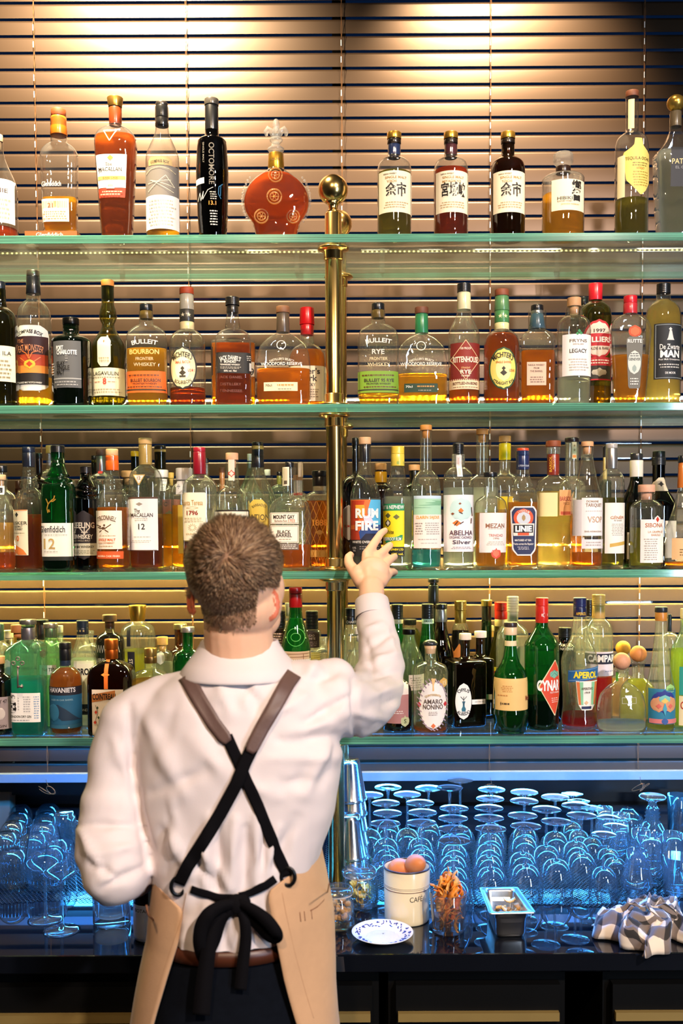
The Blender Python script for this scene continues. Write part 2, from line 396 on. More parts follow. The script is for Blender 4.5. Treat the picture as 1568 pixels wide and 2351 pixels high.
for i, (x0, x1) in enumerate(doors):
    nm = ('the towel corner', 'the steel pan', '')
    lab = ['black undercounter fridge unit at the far end past the left-hand tumblers', 'black undercounter fridge unit below the two upright wine glasses', 'black undercounter fridge unit hidden behind the man',
           'black undercounter fridge unit below the orange peel tumbler', 'black undercounter fridge unit below the steel pan', 'black undercounter fridge unit below the checked towel'][i]
    t = thing('undercounter_fridge', lab, 'fridge', ((x0+x1)/2, YC+.05, 0), 'undercounter fridges')
    mb = MB(); mb.box(x0-.015, x1+.015, YC+.045, 2.6, .06, ZC-.04); par(mb.build('body', M_cab), t)
    mb = MB(); mb.box(x0, x1, YC+.02, YC+.044, .10, zt+.055); d = par(mb.build('door', M_cab), t)
    mb = MB(); mb.box(x0+.004, x1-.004, YC+.008, YC+.02, zb, zt); par2 = mb.build('door_rail', M_cabf); par2.parent = d
# ------------------------------------------------------------------ bottle builder
GRP = {1: 'bottles on the topmost glass shelf', 2: 'bottles on the second glass shelf', 3: 'bottles on the third glass shelf', 4: 'bottles on the lowest glass shelf'}
TXT = {}
def text_mesh(s, bold=0.0):
    key = (s, bold)
    if key in TXT: return TXT[key]
    cu = bpy.data.curves.new('t', 'FONT'); cu.body = s; cu.size = 1.0; cu.resolution_u = 3; cu.offset = bold
    cu.align_x = 'CENTER'
    o = bpy.data.objects.new('t', cu); COL.objects.link(o)
    bpy.context.view_layer.update()
    me = bpy.data.meshes.new_from_object(o.evaluated_get(bpy.context.evaluated_depsgraph_get()))
    vs = [tuple(v.co[:2]) for v in me.vertices]; fs = [tuple(p.vertices) for p in me.polygons]
    bpy.data.objects.remove(o); bpy.data.curves.remove(cu); bpy.data.meshes.remove(me)
    if vs:
        xs = [v[0] for v in vs]; ys = [v[1] for v in vs]
        bb = (min(xs), max(xs), min(ys), max(ys))
    else: bb = (0, 1, 0, 1)
    TXT[key] = (vs, fs, bb); return TXT[key]

def smooth(t): t = max(0, min(1, t)); return t*t*(3-2*t)
def neck_profile(zn, zs, wn, wb, sty, n=12):
    out = []
    for i in range(n+1):
        t = i/n; z = zn + (zs-zn)*t
        if sty == 'r': q = math.sqrt(max(0, 1-(1-t)**2)); q = .25*smooth(t*2.5)*1 + .75*q if t < .4 else .25+.75*q; r = wn+(wb-wn)*min(1, q)
        elif sty == 's': r = wn+(wb-wn)*smooth(t)
        elif sty == 'c': r = wn+(wb-wn)*(t**1.25)*(1-.12*math.sin(PI*t))
        elif sty == 'q': r = wn+(wb-wn)*min(1, (1-(1-t)**3.2))
        out.append((z, r))
    return out

class Surf:
    """radius profile and cross-section of one bottle, in metres, local to its axis"""
    def __init__(s, prof, n, dr, wn):
        s.p = sorted(prof, key=lambda a: a[0]); s.n = n; s.dr = dr; s.wn = wn; s.wm = max(r for z, r in prof)
    def r(s, z):
        p = s.p
        if z <= p[0][0]: return p[0][1]
        for (z0, r0), (z1, r1) in zip(p, p[1:]):
            if z <= z1: return r0 + (r1-r0)*((z-z0)/max(1e-9, z1-z0))
        return p[-1][1]
    def sec(s, z, r=None):
        a = s.r(z) if r is None else r
        bl = smooth((a - s.wn*1.05)/max(1e-6, (s.wm - s.wn)*.75))
        return a, a*(1+(s.dr-1)*bl), 2+(s.n-2)*bl
    def ring(s, z, m=40, off=0, r=None):
        a, b, n = s.sec(z, r); a += off; b += off; out = []
        for j in range(m):
            t = 2*PI*j/m; c, d = math.cos(t), math.sin(t)
            out.append((a*math.copysign(abs(c)**(2/n), c), b*math.copysign(abs(d)**(2/n), d), z))
        return out
    def front(s, x, z, off=0, arc=False):
        """point on the camera-side skin; arc: x is measured along the skin"""
        a, b, n = s.sec(z)
        if arc:
            if n < 2.05: 
                u = x/max(a, 1e-6); return ((a+off)*math.sin(u), -(b+off)*math.cos(u), z)
        xx = max(-a*.999, min(a*.999, x))
        y = -b*(1-abs(xx/a)**n)**(1/n)
        e = abs(xx/a)
        return (xx*(1+off/a*e), y-off*(1-.3*e), z)

ALLB = []
QUEUE = []; ROOT = {}
PLACED = [((k_, None), at(px_, py_, Y_).x, Y_, .038, .038, 2) for k_ in (1, 2, 3, 4) for px_, py_, Y_ in ((765, 490, 2.335), (777, 520, 2.59))]
def bt(sh, x, top, *a, **k): QUEUE.append((k.get('d', .022), len(QUEUE), sh, x, top, a, k))
def flush():
    for q in sorted(QUEUE, key=lambda q: (q[0], q[1])): ROOT[(q[2], q[3], q[4])] = bt_build(q[2], q[3], q[4], *q[5], **q[6])
    QUEUE.clear()
def bt_build(sh, x, top, wb, wn, yn, ys, caps, lab, g='clear', lq=None, sty='r', n=2, dr=1.0, d=.022, rz=0, kind='whisky_bottle', cat='bottle', L=(), mid=None, base=None, pts=None, lip=True, bot=None, nk=None, zb=None, foot=True, grp=None):
    """one bottle measured in photograph pixels; x axis, top of cap, body and neck width, y of neck end and shoulder end"""
    wmax = max([wb]+[w for _, w in pts] if pts else [wb])
    sc_, tries = 1.0, 0
    while True:
        rb = wmax*sc_/2*mpp(SF+d+.04); Y = SF + d + rb*dr; Xc = at(x, (top+ys)/2, Y).x
        ex, ey = rb, rb*dr
        if rz: ex, ey = ex+ey*abs(math.sin(rz)), ey+rb*abs(math.sin(rz))
        bad = False
        for (sh2, x2, y2, a2, b2_, n2) in PLACED:
            if sh2 != (sh, zb): continue
            dx, dy = abs(Xc-x2), abs(Y-y2)
            m = max(n, n2)
            if (dx/(ex+a2+.0045))**m + (dy/(ey+b2_+.0045))**m < 1: bad = True; break
        if not bad: break
        d += .003; tries += 1
        if Y+ey > SB-.016: d = max(.10, d-.09); sc_ *= .96
        if sc_ < .45: break
    PLACED.append(((sh, zb), Xc, Y, ex, ey, n))
    wb *= sc_
    if pts: pts = [(a_, b_*sc_) for a_, b_ in pts]
    if base: base *= sc_
    if mid: mid = (mid[0], mid[1]*sc_)
    wn = min(wn, wb*.92)
    if nk: nk = [(a_, min(b_, wb*.95)) for a_, b_ in nk]
    s = mpp(Y); Rb = wb/2*s
    z0 = (SZ[sh] if zb is None else zb) + .0004
    def zz(py): return at(x, py, Y).z
    X = at(x, (top+ys)/2, Y).x
    capb = caps[0][1] if caps else top
    # outer profile from base up
    cr = min(.006, Rb*.15)
    prof = []
    b2 = (base or wb)/2*s
    prof += [(z0, b2-cr), (z0+cr*.3, b2-cr*.3), (z0+cr, b2)]
    if pts:          # explicit (y, width) list from the bottom to the neck top
        for py, w in pts: prof.append((zz(py), w/2*s))
        ztop = zz(pts[-1][0])
    else:
        zs = zz(ys); zn = zz(yn)
        if mid: prof.append((zz(mid[0]), mid[1]/2*s))
        for z, r in reversed(neck_profile(zn, zs, wn/2*s, Rb, sty)): prof.append((z, r))
        ztop = zz(capb)
        if nk:
            for py, w in nk: prof.append((zz(py), w/2*s))
        prof.append((ztop-.001, wn/2*s if not nk else nk[-1][1]/2*s))
    SFc = Surf(prof, n, dr, wn/2*s)
    root = thing(kind, lab, cat, (X, Y, z0), grp or GRP[sh], rz)
    root['_x'] = x
    def loc(mb, name, mat, parent):
        o = mb.build(name, mat, parent)
        return o
    # resample rings
    zl = [p[0] for p in SFc.p]; zs_ = []
    for a, b in zip(zl, zl[1:]):
        k = max(1, int((b-a)/.010)); zs_ += [a+(b-a)*i/k for i in range(k)]
    zs_.append(zl[-1])
    seg = 36 if n < 3 else 56
    mb = MB()
    rings = [[(p[0], p[1], p[2]-z0) for p in SFc.ring(z, seg)] for z in zs_]
    # pushed-in base
    bottom = [(p[0]*.72, p[1]*.72, .004) for p in rings[0]]; b1 = [(p[0]*.93, p[1]*.93, .0) for p in rings[0]]
    mb.rings([[(0, 0, .007)]*seg, bottom, b1] + rings, 0)
    gb = loc(mb, 'glass_body', glass(g), root)
    if foot and g not in ('black',):
        pass
    if lq:
        colr, lev = lq; zt = min(zz(lev), ztop-.01) if lev else ztop-.03
        zb2 = z0+.007; lr = []
        k = max(3, int((zt-zb2)/.010))
        for i in range(k+1):
            z = zb2+(zt-zb2)*i/k
            q = SFc.ring(z, seg, -.0022)
            if i == 0: q = [(p[0]*.93, p[1]*.93, p[2]) for p in q]
            lr.append([(p[0], p[1], p[2]-z0) for p in q])
        l = MB(); l.rings(lr, 0, True, True, True); loc(l, 'liquid', liq(colr), root)
    # thick glass base inside a clear bottle
    # caps and sleeves
    for i, c in enumerate(caps):
        y0, y1, w, colr = c[:4]; st = c[4] if len(c) > 4 else ''
        w2 = c[5] if len(c) > 5 else w
        za, zb_ = zz(y1)-z0, zz(y0)-z0; r0 = w/2*s; r1 = w2/2*s; mbc = MB(); bv = min(.0016, r0*.15)
        if 'ball' in st:
            mbc.ball((0, 0, (za+zb_)/2), (zb_-za)/2, sx=r0/((zb_-za)/2), sy=r0/((zb_-za)/2))
        elif 'dome' in st:
            h = zb_-za
            mbc.lathe([(za, r0*.5), (za+.0005, r0*.9), (za+h*.2, r0), (za+h*.45, r0*.97), (za+h*.7, r0*.82), (za+h*.9, r0*.5), (zb_, .0005)], 32)
        elif 'facet' in st:
            h = zb_-za
            mbc.lathe([(za, r0*.55), (za+h*.25, r0*.92), (za+h*.38, r0), (za+h*.8, r0*.98), (zb_-h*.06, r0*.9), (zb_, r0*.8)], 12, smooth=False)
        else:
            pr = [(za, r1*.985), (za+bv*.5, r1)]
            if 'ring' in st:
                for q in range(1, 6):
                    zq = za+(zb_-za)*q/6; pr += [(zq-.0012, r1+(r0-r1)*q/6), (zq, (r1+(r0-r1)*q/6)*.965), (zq+.0012, r1+(r0-r1)*q/6)]
            pr += [(zb_-bv, r0), (zb_-bv*.3, r0-bv*.35), (zb_, r0-bv)]
            mbc.lathe(pr, 30, cap1=(i == 0), cap0=False)
            if i == 0: mbc.lathe([(za-.018, r0*.62), (za, r0*.66)], 20) if 'cork' in st else None
        if 'glass' in st: mt = thinglass('stopper_glass', (.93, .94, .93), refl=1.6, haze=.10, bump=.3)
        elif 'metal' in st: mt = prin('metal_cap_'+colr, colr, .28, .85, .04)
        elif 'cork' in st or 'wood' in st: mt = prin('wood_'+colr, colr, .6, 0, .15, 120, .2)
        else: mt = prin('cap_'+colr, colr, .3, 0, .03, coat=.3)
        nm = ('stopper' if ('cork' in st or 'ball' in st or 'facet' in st or 'dome' in st) else 'cap') if i == 0 else 'neck_sleeve'
        loc(mbc, nm, mt, root)
    # labels
    cur = None; depth = 0; parts = []
    OFF = .0005
    def mp(px, py, off, arcx=None):
        z = zz(py)
        xx = (px-x)*s/ max(.2, math.cos(rz))
        p = SFc.front(xx, z, off)
        return (p[0], p[1], p[2]-z0)
    def mpt(dx, dz, cx, cy, off):
        z = zz(cy)+dz; a, b, nn = SFc.sec(z)
        x0 = (cx-x)*s/max(.2, math.cos(rz))
        if nn < 2.05:
            u0 = a*math.asin(max(-.98, min(.98, x0/a))); p = SFc.front(u0+dx, z, off, arc=True)
        else: p = SFc.front(x0+dx, z, off)
        return (p[0], p[1], p[2]-z0)
    def shape(poly_x, y0, y1, colr, off, cols=16):
        nr = max(2, int(abs(y1-y0)/5)); vs = []; fs = []
        rows = []
        for i in range(nr+1):
            y = y1+(y0-y1)*i/nr; xr = poly_x(y)
            rows.append([mp(xr[0]+(xr[1]-xr[0])*j/cols, y, off) for j in range(cols+1)])
        return rows, colr
    for it in L:
        k = it[0]
        if k[0] == 'L' or cur is None or k == 'E':
            cur = dict(sh=MB(), shm=[], tx=MB(), txm=[], e=(k == 'E'), nm='label'); parts.append(cur); depth = 0
            if k == 'E': continue
        off = OFF + .00022*depth
        def mi(lst, mt):
            if mt not in lst: lst.append(mt)
            return lst.index(mt)
        kk = k[1:] if k[0] == 'L' else k
        if kk in ('', 'R'):
            x0, y0, x1, y1, colr = it[1:6]; rows, _ = shape(lambda y: (x0, x1), y0, y1, colr, off)
            cur['sh'].rings(rows, mi(cur['shm'], paper(colr)), False); depth += 1
        elif kk == 'Q':  # slanted rectangle: x0,y0,x1,y1,col,rise
            x0, y0, x1, y1, colr, rise = it[1:7]
            rows = []
            for i in range(9):
                rows.append([mp(x0+(x1-x0)*j/16, y1+(y0-y1)*i/8 - rise*j/16, off) for j in range(17)])
            cur['sh'].rings(rows, mi(cur['shm'], paper(colr)), False); depth += 1
        elif kk == 'O':
            cx, cy, w, h, colr = it[1:6]
            rows, _ = shape(lambda y: (cx-w/2*math.sqrt(max(0, 1-((y-cy)/(h/2))**2)), cx+w/2*math.sqrt(max(0, 1-((y-cy)/(h/2))**2))), cy-h/2, cy+h/2, colr, off)
            cur['sh'].rings(rows, mi(cur['shm'], paper(colr)), False); depth += 1
        elif kk == 'D':
            cx, cy, w, h, colr = it[1:6]
            rows, _ = shape(lambda y: (cx-w/2*(1-abs(y-cy)/(h/2)), cx+w/2*(1-abs(y-cy)/(h/2))), cy-h/2, cy+h/2, colr, off)
            cur['sh'].rings(rows, mi(cur['shm'], paper(colr)), False); depth += 1
        elif kk == 'P':  # polygon rows: list of (y,x0,x1)
            rowsd, colr = it[1], it[2]
            def fx(y):
                for (ya, a0, a1), (yb, b0, b1) in zip(rowsd, rowsd[1:]):
                    if ya <= y <= yb:
                        t = (y-ya)/max(1e-6, yb-ya); return (a0+(b0-a0)*t, a1+(b1-a1)*t)
                return rowsd[0][1:] if y < rowsd[0][0] else rowsd[-1][1:]
            rows, _ = shape(fx, rowsd[0][0], rowsd[-1][0], colr, off); cur['sh'].rings(rows, mi(cur['shm'], paper(colr)), False); depth += 1
        elif kk in ('T', 'V', 'A', 'S'):
            off = .0009 + .00022*depth
            st, cx, cy, h, colr = it[1:6]; w = it[6] if len(it) > 6 else None; bold = it[7] if len(it) > 7 else .012
            vs, fs, bb = text_mesh(st, bold); sc = h*s/max(.3, min(.75, (bb[3]-bb[2])))
            if w: sx = w*s/(bb[1]-bb[0])
            else: sx = sc
            mx_ = (bb[0]+bb[1])/2; my = (bb[2]+bb[3])/2; out = []
            for (vx, vy) in vs:
                dx, dz = (vx-mx_)*sx, (vy-my)*sc
                if kk == 'V': dx, dz = dz, -dx       # reads downwards
                elif kk == 'S': dx, dz = -dz, dx     # reads upwards
                elif kk == 'A':                      # along an arch: it[8]=radius px (+ up, - down)
                    R = it[8]*s; a = dx/R; rr = R+dz; dx, dz = rr*math.sin(a), rr*math.cos(a)-R
                out.append(mpt(dx, dz, cx, cy, off))
            cur['tx'].add(out, fs, mi(cur['txm'], ink(colr)), False)
        elif kk == 'N':  # rows of fine print: x0,y0,x1,y1,rows,col
            x0, y0, x1, y1, nr, colr = it[1:7]; off = .0008 + .00022*depth; m_ = mi(cur['txm'], ink(colr))
            rnd = random.Random(int(x0*7+y0)); hh = (y1-y0)/nr*.42
            for i in range(nr):
                yy = y0+(y1-y0)*(i+.5)/nr; xx = x0+rnd.random()*(x1-x0)*.12; xe = x1-rnd.random()*(x1-x0)*.14
                while xx < xe:
                    wl = 2.0+rnd.random()*5
                    we = min(xe, xx+wl)
                    cur['tx'].add([mp(xx, yy+hh/2, off), mp(we, yy+hh/2, off), mp(we, yy-hh/2, off), mp(xx, yy-hh/2, off)], [(0, 1, 2, 3)], m_, False)
                    xx = we+1.4
        elif kk == 'I':  # free ink strokes: list of polylines, width px, col
            lines, wd_, colr = it[1:4]; off = .0009 + .00022*depth; m_ = mi(cur['txm'], ink(colr))
            for ln in lines:
                for (xa, ya), (xb, yb) in zip(ln, ln[1:]):
                    L_ = math.hypot(xb-xa, yb-ya) or 1; nx, ny = -(yb-ya)/L_*wd_/2, (xb-xa)/L_*wd_/2
                    ns = max(1, int(L_/6))
                    for q in range(ns):
                        u0, u1 = q/ns, (q+1)/ns
                        ax, ay, bx, by = xa+(xb-xa)*u0, ya+(yb-ya)*u0, xa+(xb-xa)*u1, ya+(yb-ya)*u1
                        cur['tx'].add([mp(ax+nx, ay+ny, off), mp(bx+nx, by+ny, off), mp(bx-nx, by-ny, off), mp(ax-nx, ay-ny, off)], [(0, 1, 2, 3)], m_, False)
    for c in parts:
        if c['sh'].v:
            lo = c['sh'].build('label', c['shm'], root)
            if c['tx'].v: c['tx'].build('lettering', c['txm'], lo)
        elif c['tx'].v: c['tx'].build('lettering', c['txm'], root)
    ALLB.append((sh, x, root)); return root
# ------------------------------------------------------------------ topmost shelf
W1, CRM, BLK, GLD = '#f3efe6', '#efe2c4', '#14110f', '#c79a3e'
bt(1, -3, 300, 80, 22, 345, 440, [(310, 326, 20, '#d9b98c', 'cork')], 'corked clear whisky bottle cut by the picture edge on the topmost shelf',
   lq=('rum', 528), sty='s', nk=[(344, 24), (360, 34), (375, 26), (335, 22)][:0], L=[('L', -40, 422, 35, 522, W1), ('T', 'ENIE', 10, 449, 9, '#3a2a20', 36), ('N', -20, 465, 30, 515, 5, '#b09a88')])
t21 = bt(1, 135, 252, 82, 36, 330, 366, [(252, 268, 33, '#9c4a1c', 'wood'), (269, 312, 34, '#e8791c', '', 38)], 'square-shouldered whisky bottle with orange neck on a small wooden plinth',
   lq=('gold', 457), n=4, dr=.55, sty='q', base=74, zb=SZ[1]+.0165, L=[('L', 98, 463, 160, 515, W1), ('LR', 100, 468, 158, 484, '#f1b47a'), ('T', '21', 119, 478, 10, '#8a4a20', 12), ('N', 102, 490, 156, 511, 4, '#c08a5a'), ('E',), ('T', 'Glenfiddich', 122, 429, 11, '#f4f0e4', 44)])
pl = thing('wooden_plinth', 'small brown wooden plinth under the orange-necked whisky bottle', 'plinth', (at(115, 530, 2.37).x, 2.36, SZ[1]+.0003))
mb = MB(); xa, xb = at(56, 530, 2.31).x, at(176, 530, 2.31).x; cx = pl.location.x
mb.box(xa-cx, xb-cx, -.048, .055, 0, .0162); mb.build('block', prin('walnut_block', '#9a5a2a', .45, 0, .15, 30, .1, stretch=(1, 12, 12)), pl)
vs, fs, bb = text_mesh('Glenfiddich.', .012); mb = MB(); w = at(147, 530, 2.31).x-at(82, 530, 2.31).x; sc = w/(bb[1]-bb[0])
mb.add([((v[0]-bb[0])*sc + at(82, 530, 2.31).x-cx, -.0484, .0030+(v[1]-bb[2])*sc*.95) for v in vs], fs, 0, False); mb.build('lettering', ink('#f6f2ea'), pl)
bt(1, 265, 225, 92, 28, 290, 336, [(225, 247, 36, '#c99a4a', 'metal', 30), (248, 288, 29, '#8a3a18', '', 28)], 'gold-capped tapering whisky bottle of dark red-brown spirit',
   lq=('dark', 316), n=3.2, dr=.8, sty='q', base=66, mid=(500, 74), L=[('LP', [(367, 226, 296), (442, 231, 292)], W1), ('P', [(443, 231, 292), (464, 232, 290)], '#a8391c'), ('R', 231, 416, 292, 424, '#d8b860'),
   ('T', 'MACALLAN', 259, 401, 8.5, '#2a211a', 51), ('T', 'The', 256, 390, 7, '#2a211a'), ('T', 'RARE CASK', 260, 420, 4, '#6a5020', 34), ('D', 260, 375, 14, 12, GLD), ('R', 250, 430, 268, 444, '#efe6d4'), ('T', '2022', 259, 437, 4, '#8a6a50'), ('N', 236, 448, 288, 460, 2, '#f0c8a0'),
   ('E',), ('I', [[(246, 313), (259, 337), (275, 313), (246, 313)]], 2, '#f0e4cc')])
bt(1, 372, 236, 75, 28, 292, 370, [(236, 244, 27, '#6a6460', 'metal'), (244, 270, 28, '#141414', ''), (271, 290, 26, '#1c1a18', '', 30)], 'clear whisky bottle with black neck, grey star-map label above a white one',
   lq=('gold', 530), sty='s', nk=[(291, 30)], L=[('LR', 336, 392, 409, 462, '#77726c'), ('R', 337, 460, 409, 536, W1), ('P', [(373, 352, 392), (378, 346, 398), (392, 346, 398)], '#a58f62'), ('A', 'COMPASS BOX', 372, 383, 6, '#2a2418', 42, .012, 90),
   ('I', [[(345, 450), (385, 415), (402, 440), (350, 425), (400, 452)], [(345, 432), (395, 425)]], 1, '#d8d0b8'), ('I', [[(340, 408), (352, 400), (372, 396), (392, 400), (404, 408)]], 1.2, '#b8ae90'), ('N', 344, 468, 404, 530, 8, '#b8ae9c')])
bt(1, 486, 228, 72, 30, 318, 326, [(228, 243, 32, '#4a4640', ''), (243, 316, 30, '#17181a', '')], 'tall matte black whisky bottle with grey vertical lettering, narrow at the foot',
   g='black', sty='q', base=60, mid=(400, 73), pts=[(500, 68), (400, 73), (340, 67), (326, 64), (321, 56), (318, 32), (300, 30)],
   L=[('LR', 451, 419, 472, 432, '#e8e4dc'), ('S', 'OCTOMORE', 489, 388, 11, '#4c4a46', 88) if 0 else ('V', 'OCTOMORE', 489, 388, 12, '#55524c', 92), ('T', '13.1', 490, 477, 9, '#e8902c', 16), ('N', 484, 450, 500, 470, 4, '#a8a49c'), ('N', 483, 492, 502, 528, 6, '#d0ccc4'), ('I', [[(457, 470), (462, 452), (464, 470), (470, 450), (468, 468), (480, 448), (492, 442)]], 1, '#e0dcd4'), ('I', [[(512, 432), (504, 440), (503, 456), (508, 466)], [(508, 436), (507, 460)]], 1.5, '#2a6f9a'), ('V', 'SINGLE MALT', 471, 362, 4, '#6a6862', 46)])
bt(1, 634, 353, 150, 34, 392, 470, [(353, 391, 34, '#c99834', 'metal', 37)], 'round crystal decanter of amber cognac with fleur-de-lis stopper and beaded sides', n=2, dr=.42, lq=('orange', 402), kind='crystal_decanter', cat='decanter',
   pts=[(534, 96), (530, 98), (522, 104), (512, 106), (500, 127), (485, 142), (468, 150), (450, 147), (435, 137), (420, 117), (410, 96), (402, 70), (396, 52), (392, 40), (388, 36), (353, 34)], base=92, g='clear',
   L=[('E',), ('T', 'LOUIS', 632, 371, 5, '#5a4010', 24)])
flush()
d6 = ROOT[(1, 634, 353)]
# crystal beads, medallions, fleur stopper
def px2loc(o, px, py, Y): return Vector(at(px, py, Y)) - Vector(o.location)
Yd = d6.location.y; M_cry = thinglass('crystal', (.95, .95, .94), refl=1.8, haze=.14, bump=.2)
for sgn in (-1, 1):
    mb = MB()
    for i in range(15):
        y = 408+i*7.2; 
        rr = 75*math.sqrt(max(0, 1-((y-460)/80)**2)) + 3
        p = px2loc(d6, 634+sgn*rr, y, Yd); mb.ball(p, .0036 if i % 2 else .0028, 8, 6)
    mb.build('crystal_beading', M_cry, d6)
for (mx, my, r) in ((634, 411, 15), (632, 462, 16), (602, 504, 15), (674, 504, 14)):
    mb = MB(); s = mpp(Yd); z = px2loc(d6, mx, my, Yd); 
    k = math.sqrt(max(0, 1-((mx-634)/76)**2-((my-460)/82)**2))
    yf = -.42*75*s*k-.001
    for rr, t in ((r*s, .0018), (r*s*.6, .0016)):
        mb.tube([(z.x+rr*math.cos(a*PI/12), yf, z.z+rr*math.sin(a*PI/12)) for a in range(25)], t, 6)
    for a in range(6):
        mb.tube([(z.x, yf, z.z), (z.x+r*s*.5*math.cos(a*PI/3), yf, z.z+r*s*.5*math.sin(a*PI/3))], .0012, 5)
    mb.build('medallion', thinglass('amber_crystal', (.95, .66, .30), refl=1.3, haze=.25, bump=.1), d6)
mb = MB()
def P6(px, py): return px2loc(d6, px, py, Yd)
s = mpp(Yd)
mb.lathe([(P6(634, 352).z, 10*s), (P6(634, 346).z, 18*s), (P6(634, 342).z, 19*s), (P6(634, 336).z, 10*s), (P6(634, 328).z, 9*s)], 16)
mb.ball(P6(634, 322), 15*s, 12, 8, sz=.5); 
mb.ball(P6(634, 305), 9*s, 12, 10, sz=1.6)
mb.ball(P6(634, 287), 8*s, 12, 10, sz=1.7)
for sg in (-1, 1):
    mb.tube([P6(634+sg*4, 318), P6(634+sg*12, 300), P6(634+sg*18, 296), P6(634+sg*24, 304), P6(634+sg*22, 312)], [5*s, 6.5*s, 7*s, 5.5*s, 3*s], 8)
mb.build('stopper', M_cry, d6)

def yo(x, band, liqc, lev, g, name, kan, lab, cols):
    t = 305
    bt(1, x, t, 77, 29, 362, 398, [(305, 320, 32, '#d9a848', 'metal'), (321, 331, 31, '#1a1410', ''), (333, 358, 28, band, ''), (358, 363, 28, '#17130f', '')], lab, g=g, lq=(liqc, lev), sty='r',
       L=[('L', x-35, 405, x+39, 499, CRM), ('T', 'SINGLE MALT', x+2, 420, 5.5, '#a07838', 50), ('T', name, x-(8 if len(name) < 7 else 2), 429, 5.5, '#a07838', 22 if len(name) < 7 else 42), ('T', 'NIKKA WHISKY', x-12, 412, 3.5, '#3a2a1c', 30), ('T', kan, x+(2 if len(kan) < 3 else 3), 447, 24, '#17120e', 48 if len(kan) < 3 else 58, .022),
          ('N', x-28, 474, x+30, 490, 3, '#b09468')])
    return
yo(905, '#1c2f5a', 'olive', 400, 'clear', 'YOICHI', '余市', 'gold-capped whisky bottle with blue neck band and yellow-green spirit', 0)
yo(1035, '#4a1c24', 'rum', 393, 'clear', 'MIYAGIKYO', '宮城峡', 'whisky bottle with gold cap and maroon neck band, three brushed characters on cream label', 0)
yo(1166, '#141a30', 'maroon', 372, 'brown', 'YOICHI', '余市', 'whisky bottle with gold cap, filled with very dark brown spirit, cream label', 0)
bt(1, 1293, 352, 94, 32, 400, 416, [(352, 383, 46, '#ffffff', 'facet glass'), (383, 399, 33, '#2a1a14', '')], 'squat faceted whisky bottle with clear glass stopper and gold spirit',
   lq=('gold', 450), sty='q', L=[('L', 1260, 427, 1334, 497, CRM), ('T', 'HIBIKI', 1287, 470, 7, '#2a211a', 33), ('T', 'SUNTORY WHISKY', 1287, 477, 3, '#6a5a48', 33), ('T', '響', 1314, 452, 36, '#17120e', 26, .02), ('T', 'JAPANESE HARMONY', 1300, 484, 3.5, '#c0a068', 44)])
bt(1, 1451, 210, 74, 28, 305, 348, [(210, 224, 29, '#6a3a22', 'wood')], 'tall long-necked tequila bottle with pale yellow shield-shaped label', kind='tequila_bottle', lq=('olive', 462), g='clear', sty='r',
   L=[('LR', 1440, 233, 1452, 300, '#ead9a0'), ('LP', [(330, 1448, 1464), (345, 1446, 1466), (352, 1440, 1472), (362, 1424, 1487), (425, 1430, 1486), (448, 1450, 1474), (458, 1460, 1464)], '#e8cf6c'), ('T', 'TEQUILA OCHO', 1457, 377, 7, '#6a5a2a', 60), ('T', 'AÑEJO', 1460, 399, 5, '#c08a3a', 20), ('N', 1440, 384, 1482, 395, 2, '#8a7a3a'), ('N', 1442, 404, 1482, 440, 6, '#a8923a'), ('LR', 1416, 367, 1428, 462, '#e4dcb0')])
bt(1, 1551, 218, 92, 26, 300, 356, [(218, 256, 40, '#c9a24a', 'ball metal'), (257, 292, 26, '#6a5a40', '')], 'tequila bottle with knobbly golden ball stopper at the picture edge, cut-glass foot', kind='tequila_bottle', g='clear', sty='c', n=5, dr=.8, base=72, mid=(480, 82),
   lq=('water', 352), L=[('LR', 1530, 350, 1580, 440, '#2a2c30'), ('T', 'PATRÓN', 1560, 382, 12, '#c8b878', 56), ('T', 'EL CIELO', 1560, 397, 6, '#7a7a7a', 40)])

# ------------------------------------------------------------------ second shelf
bt(2, 0, 647, 76, 27, 705, 760, [(647, 664, 25, '#1c2430', ''), (664, 690, 25, '#151a22', '')], 'dark olive whisky bottle, navy cap, cut by the picture edge on the second shelf', g='dolive', lq=('olive', 720), sty='r',
   nk=[(704, 30), (695, 27)], L=[('L', -36, 800, 36, 881, CRM), ('T', 'CAOL ILA', 4, 817, 9, '#2a2a20', 62), ('N', -10, 830, 32, 876, 5, '#8a8060')])
bt(2, 77, 622, 78, 31, 690, 752, [(622, 635, 29, '#a89c90', 'metal'), (635, 676, 29, '#14161c', '', 33)], 'clear whisky bottle with black neck and a red and orange sunset picture label', lq=('gold', 868), sty='r', nk=[(720, 42), (690, 34)][::-1][:0],
   L=[('LP', [(754, 55, 100), (762, 42, 112), (778, 40, 114), (895, 44, 112), (902, 60, 96)], W1), ('P', [(779, 42, 113), (850, 43, 113)], '#3a1c20'), ('R', 44, 820, 112, 852, '#b8401c'), ('R', 44, 845, 112, 862, '#e89038'), ('R', 44, 862, 112, 888, '#1c1416'),
      ('O', 77, 842, 26, 22, '#e8b838'), ('O', 77, 842, 15, 13, '#c83c1c'), ('I', [[(77, 830), (70, 818), (60, 812)], [(77, 830), (84, 816), (96, 812)], [(75, 830), (76, 812)], [(66, 836), (54, 826)], [(88, 836), (100, 826)]], 2, '#e87838'), ('A', 'COMPASS BOX', 77, 768, 8, '#1c1a1c', 60, .014, 62), ('A', 'PEAT MONSTER', 77, 805, 15, '#d88c60', 62, .01, 90), ('T', 'THE', 58, 790, 8, '#d88c60', 14), ('T', 'BLENDED MALT SCOTCH WHISKY', 77, 884, 4, '#e8e0d8', 52)])
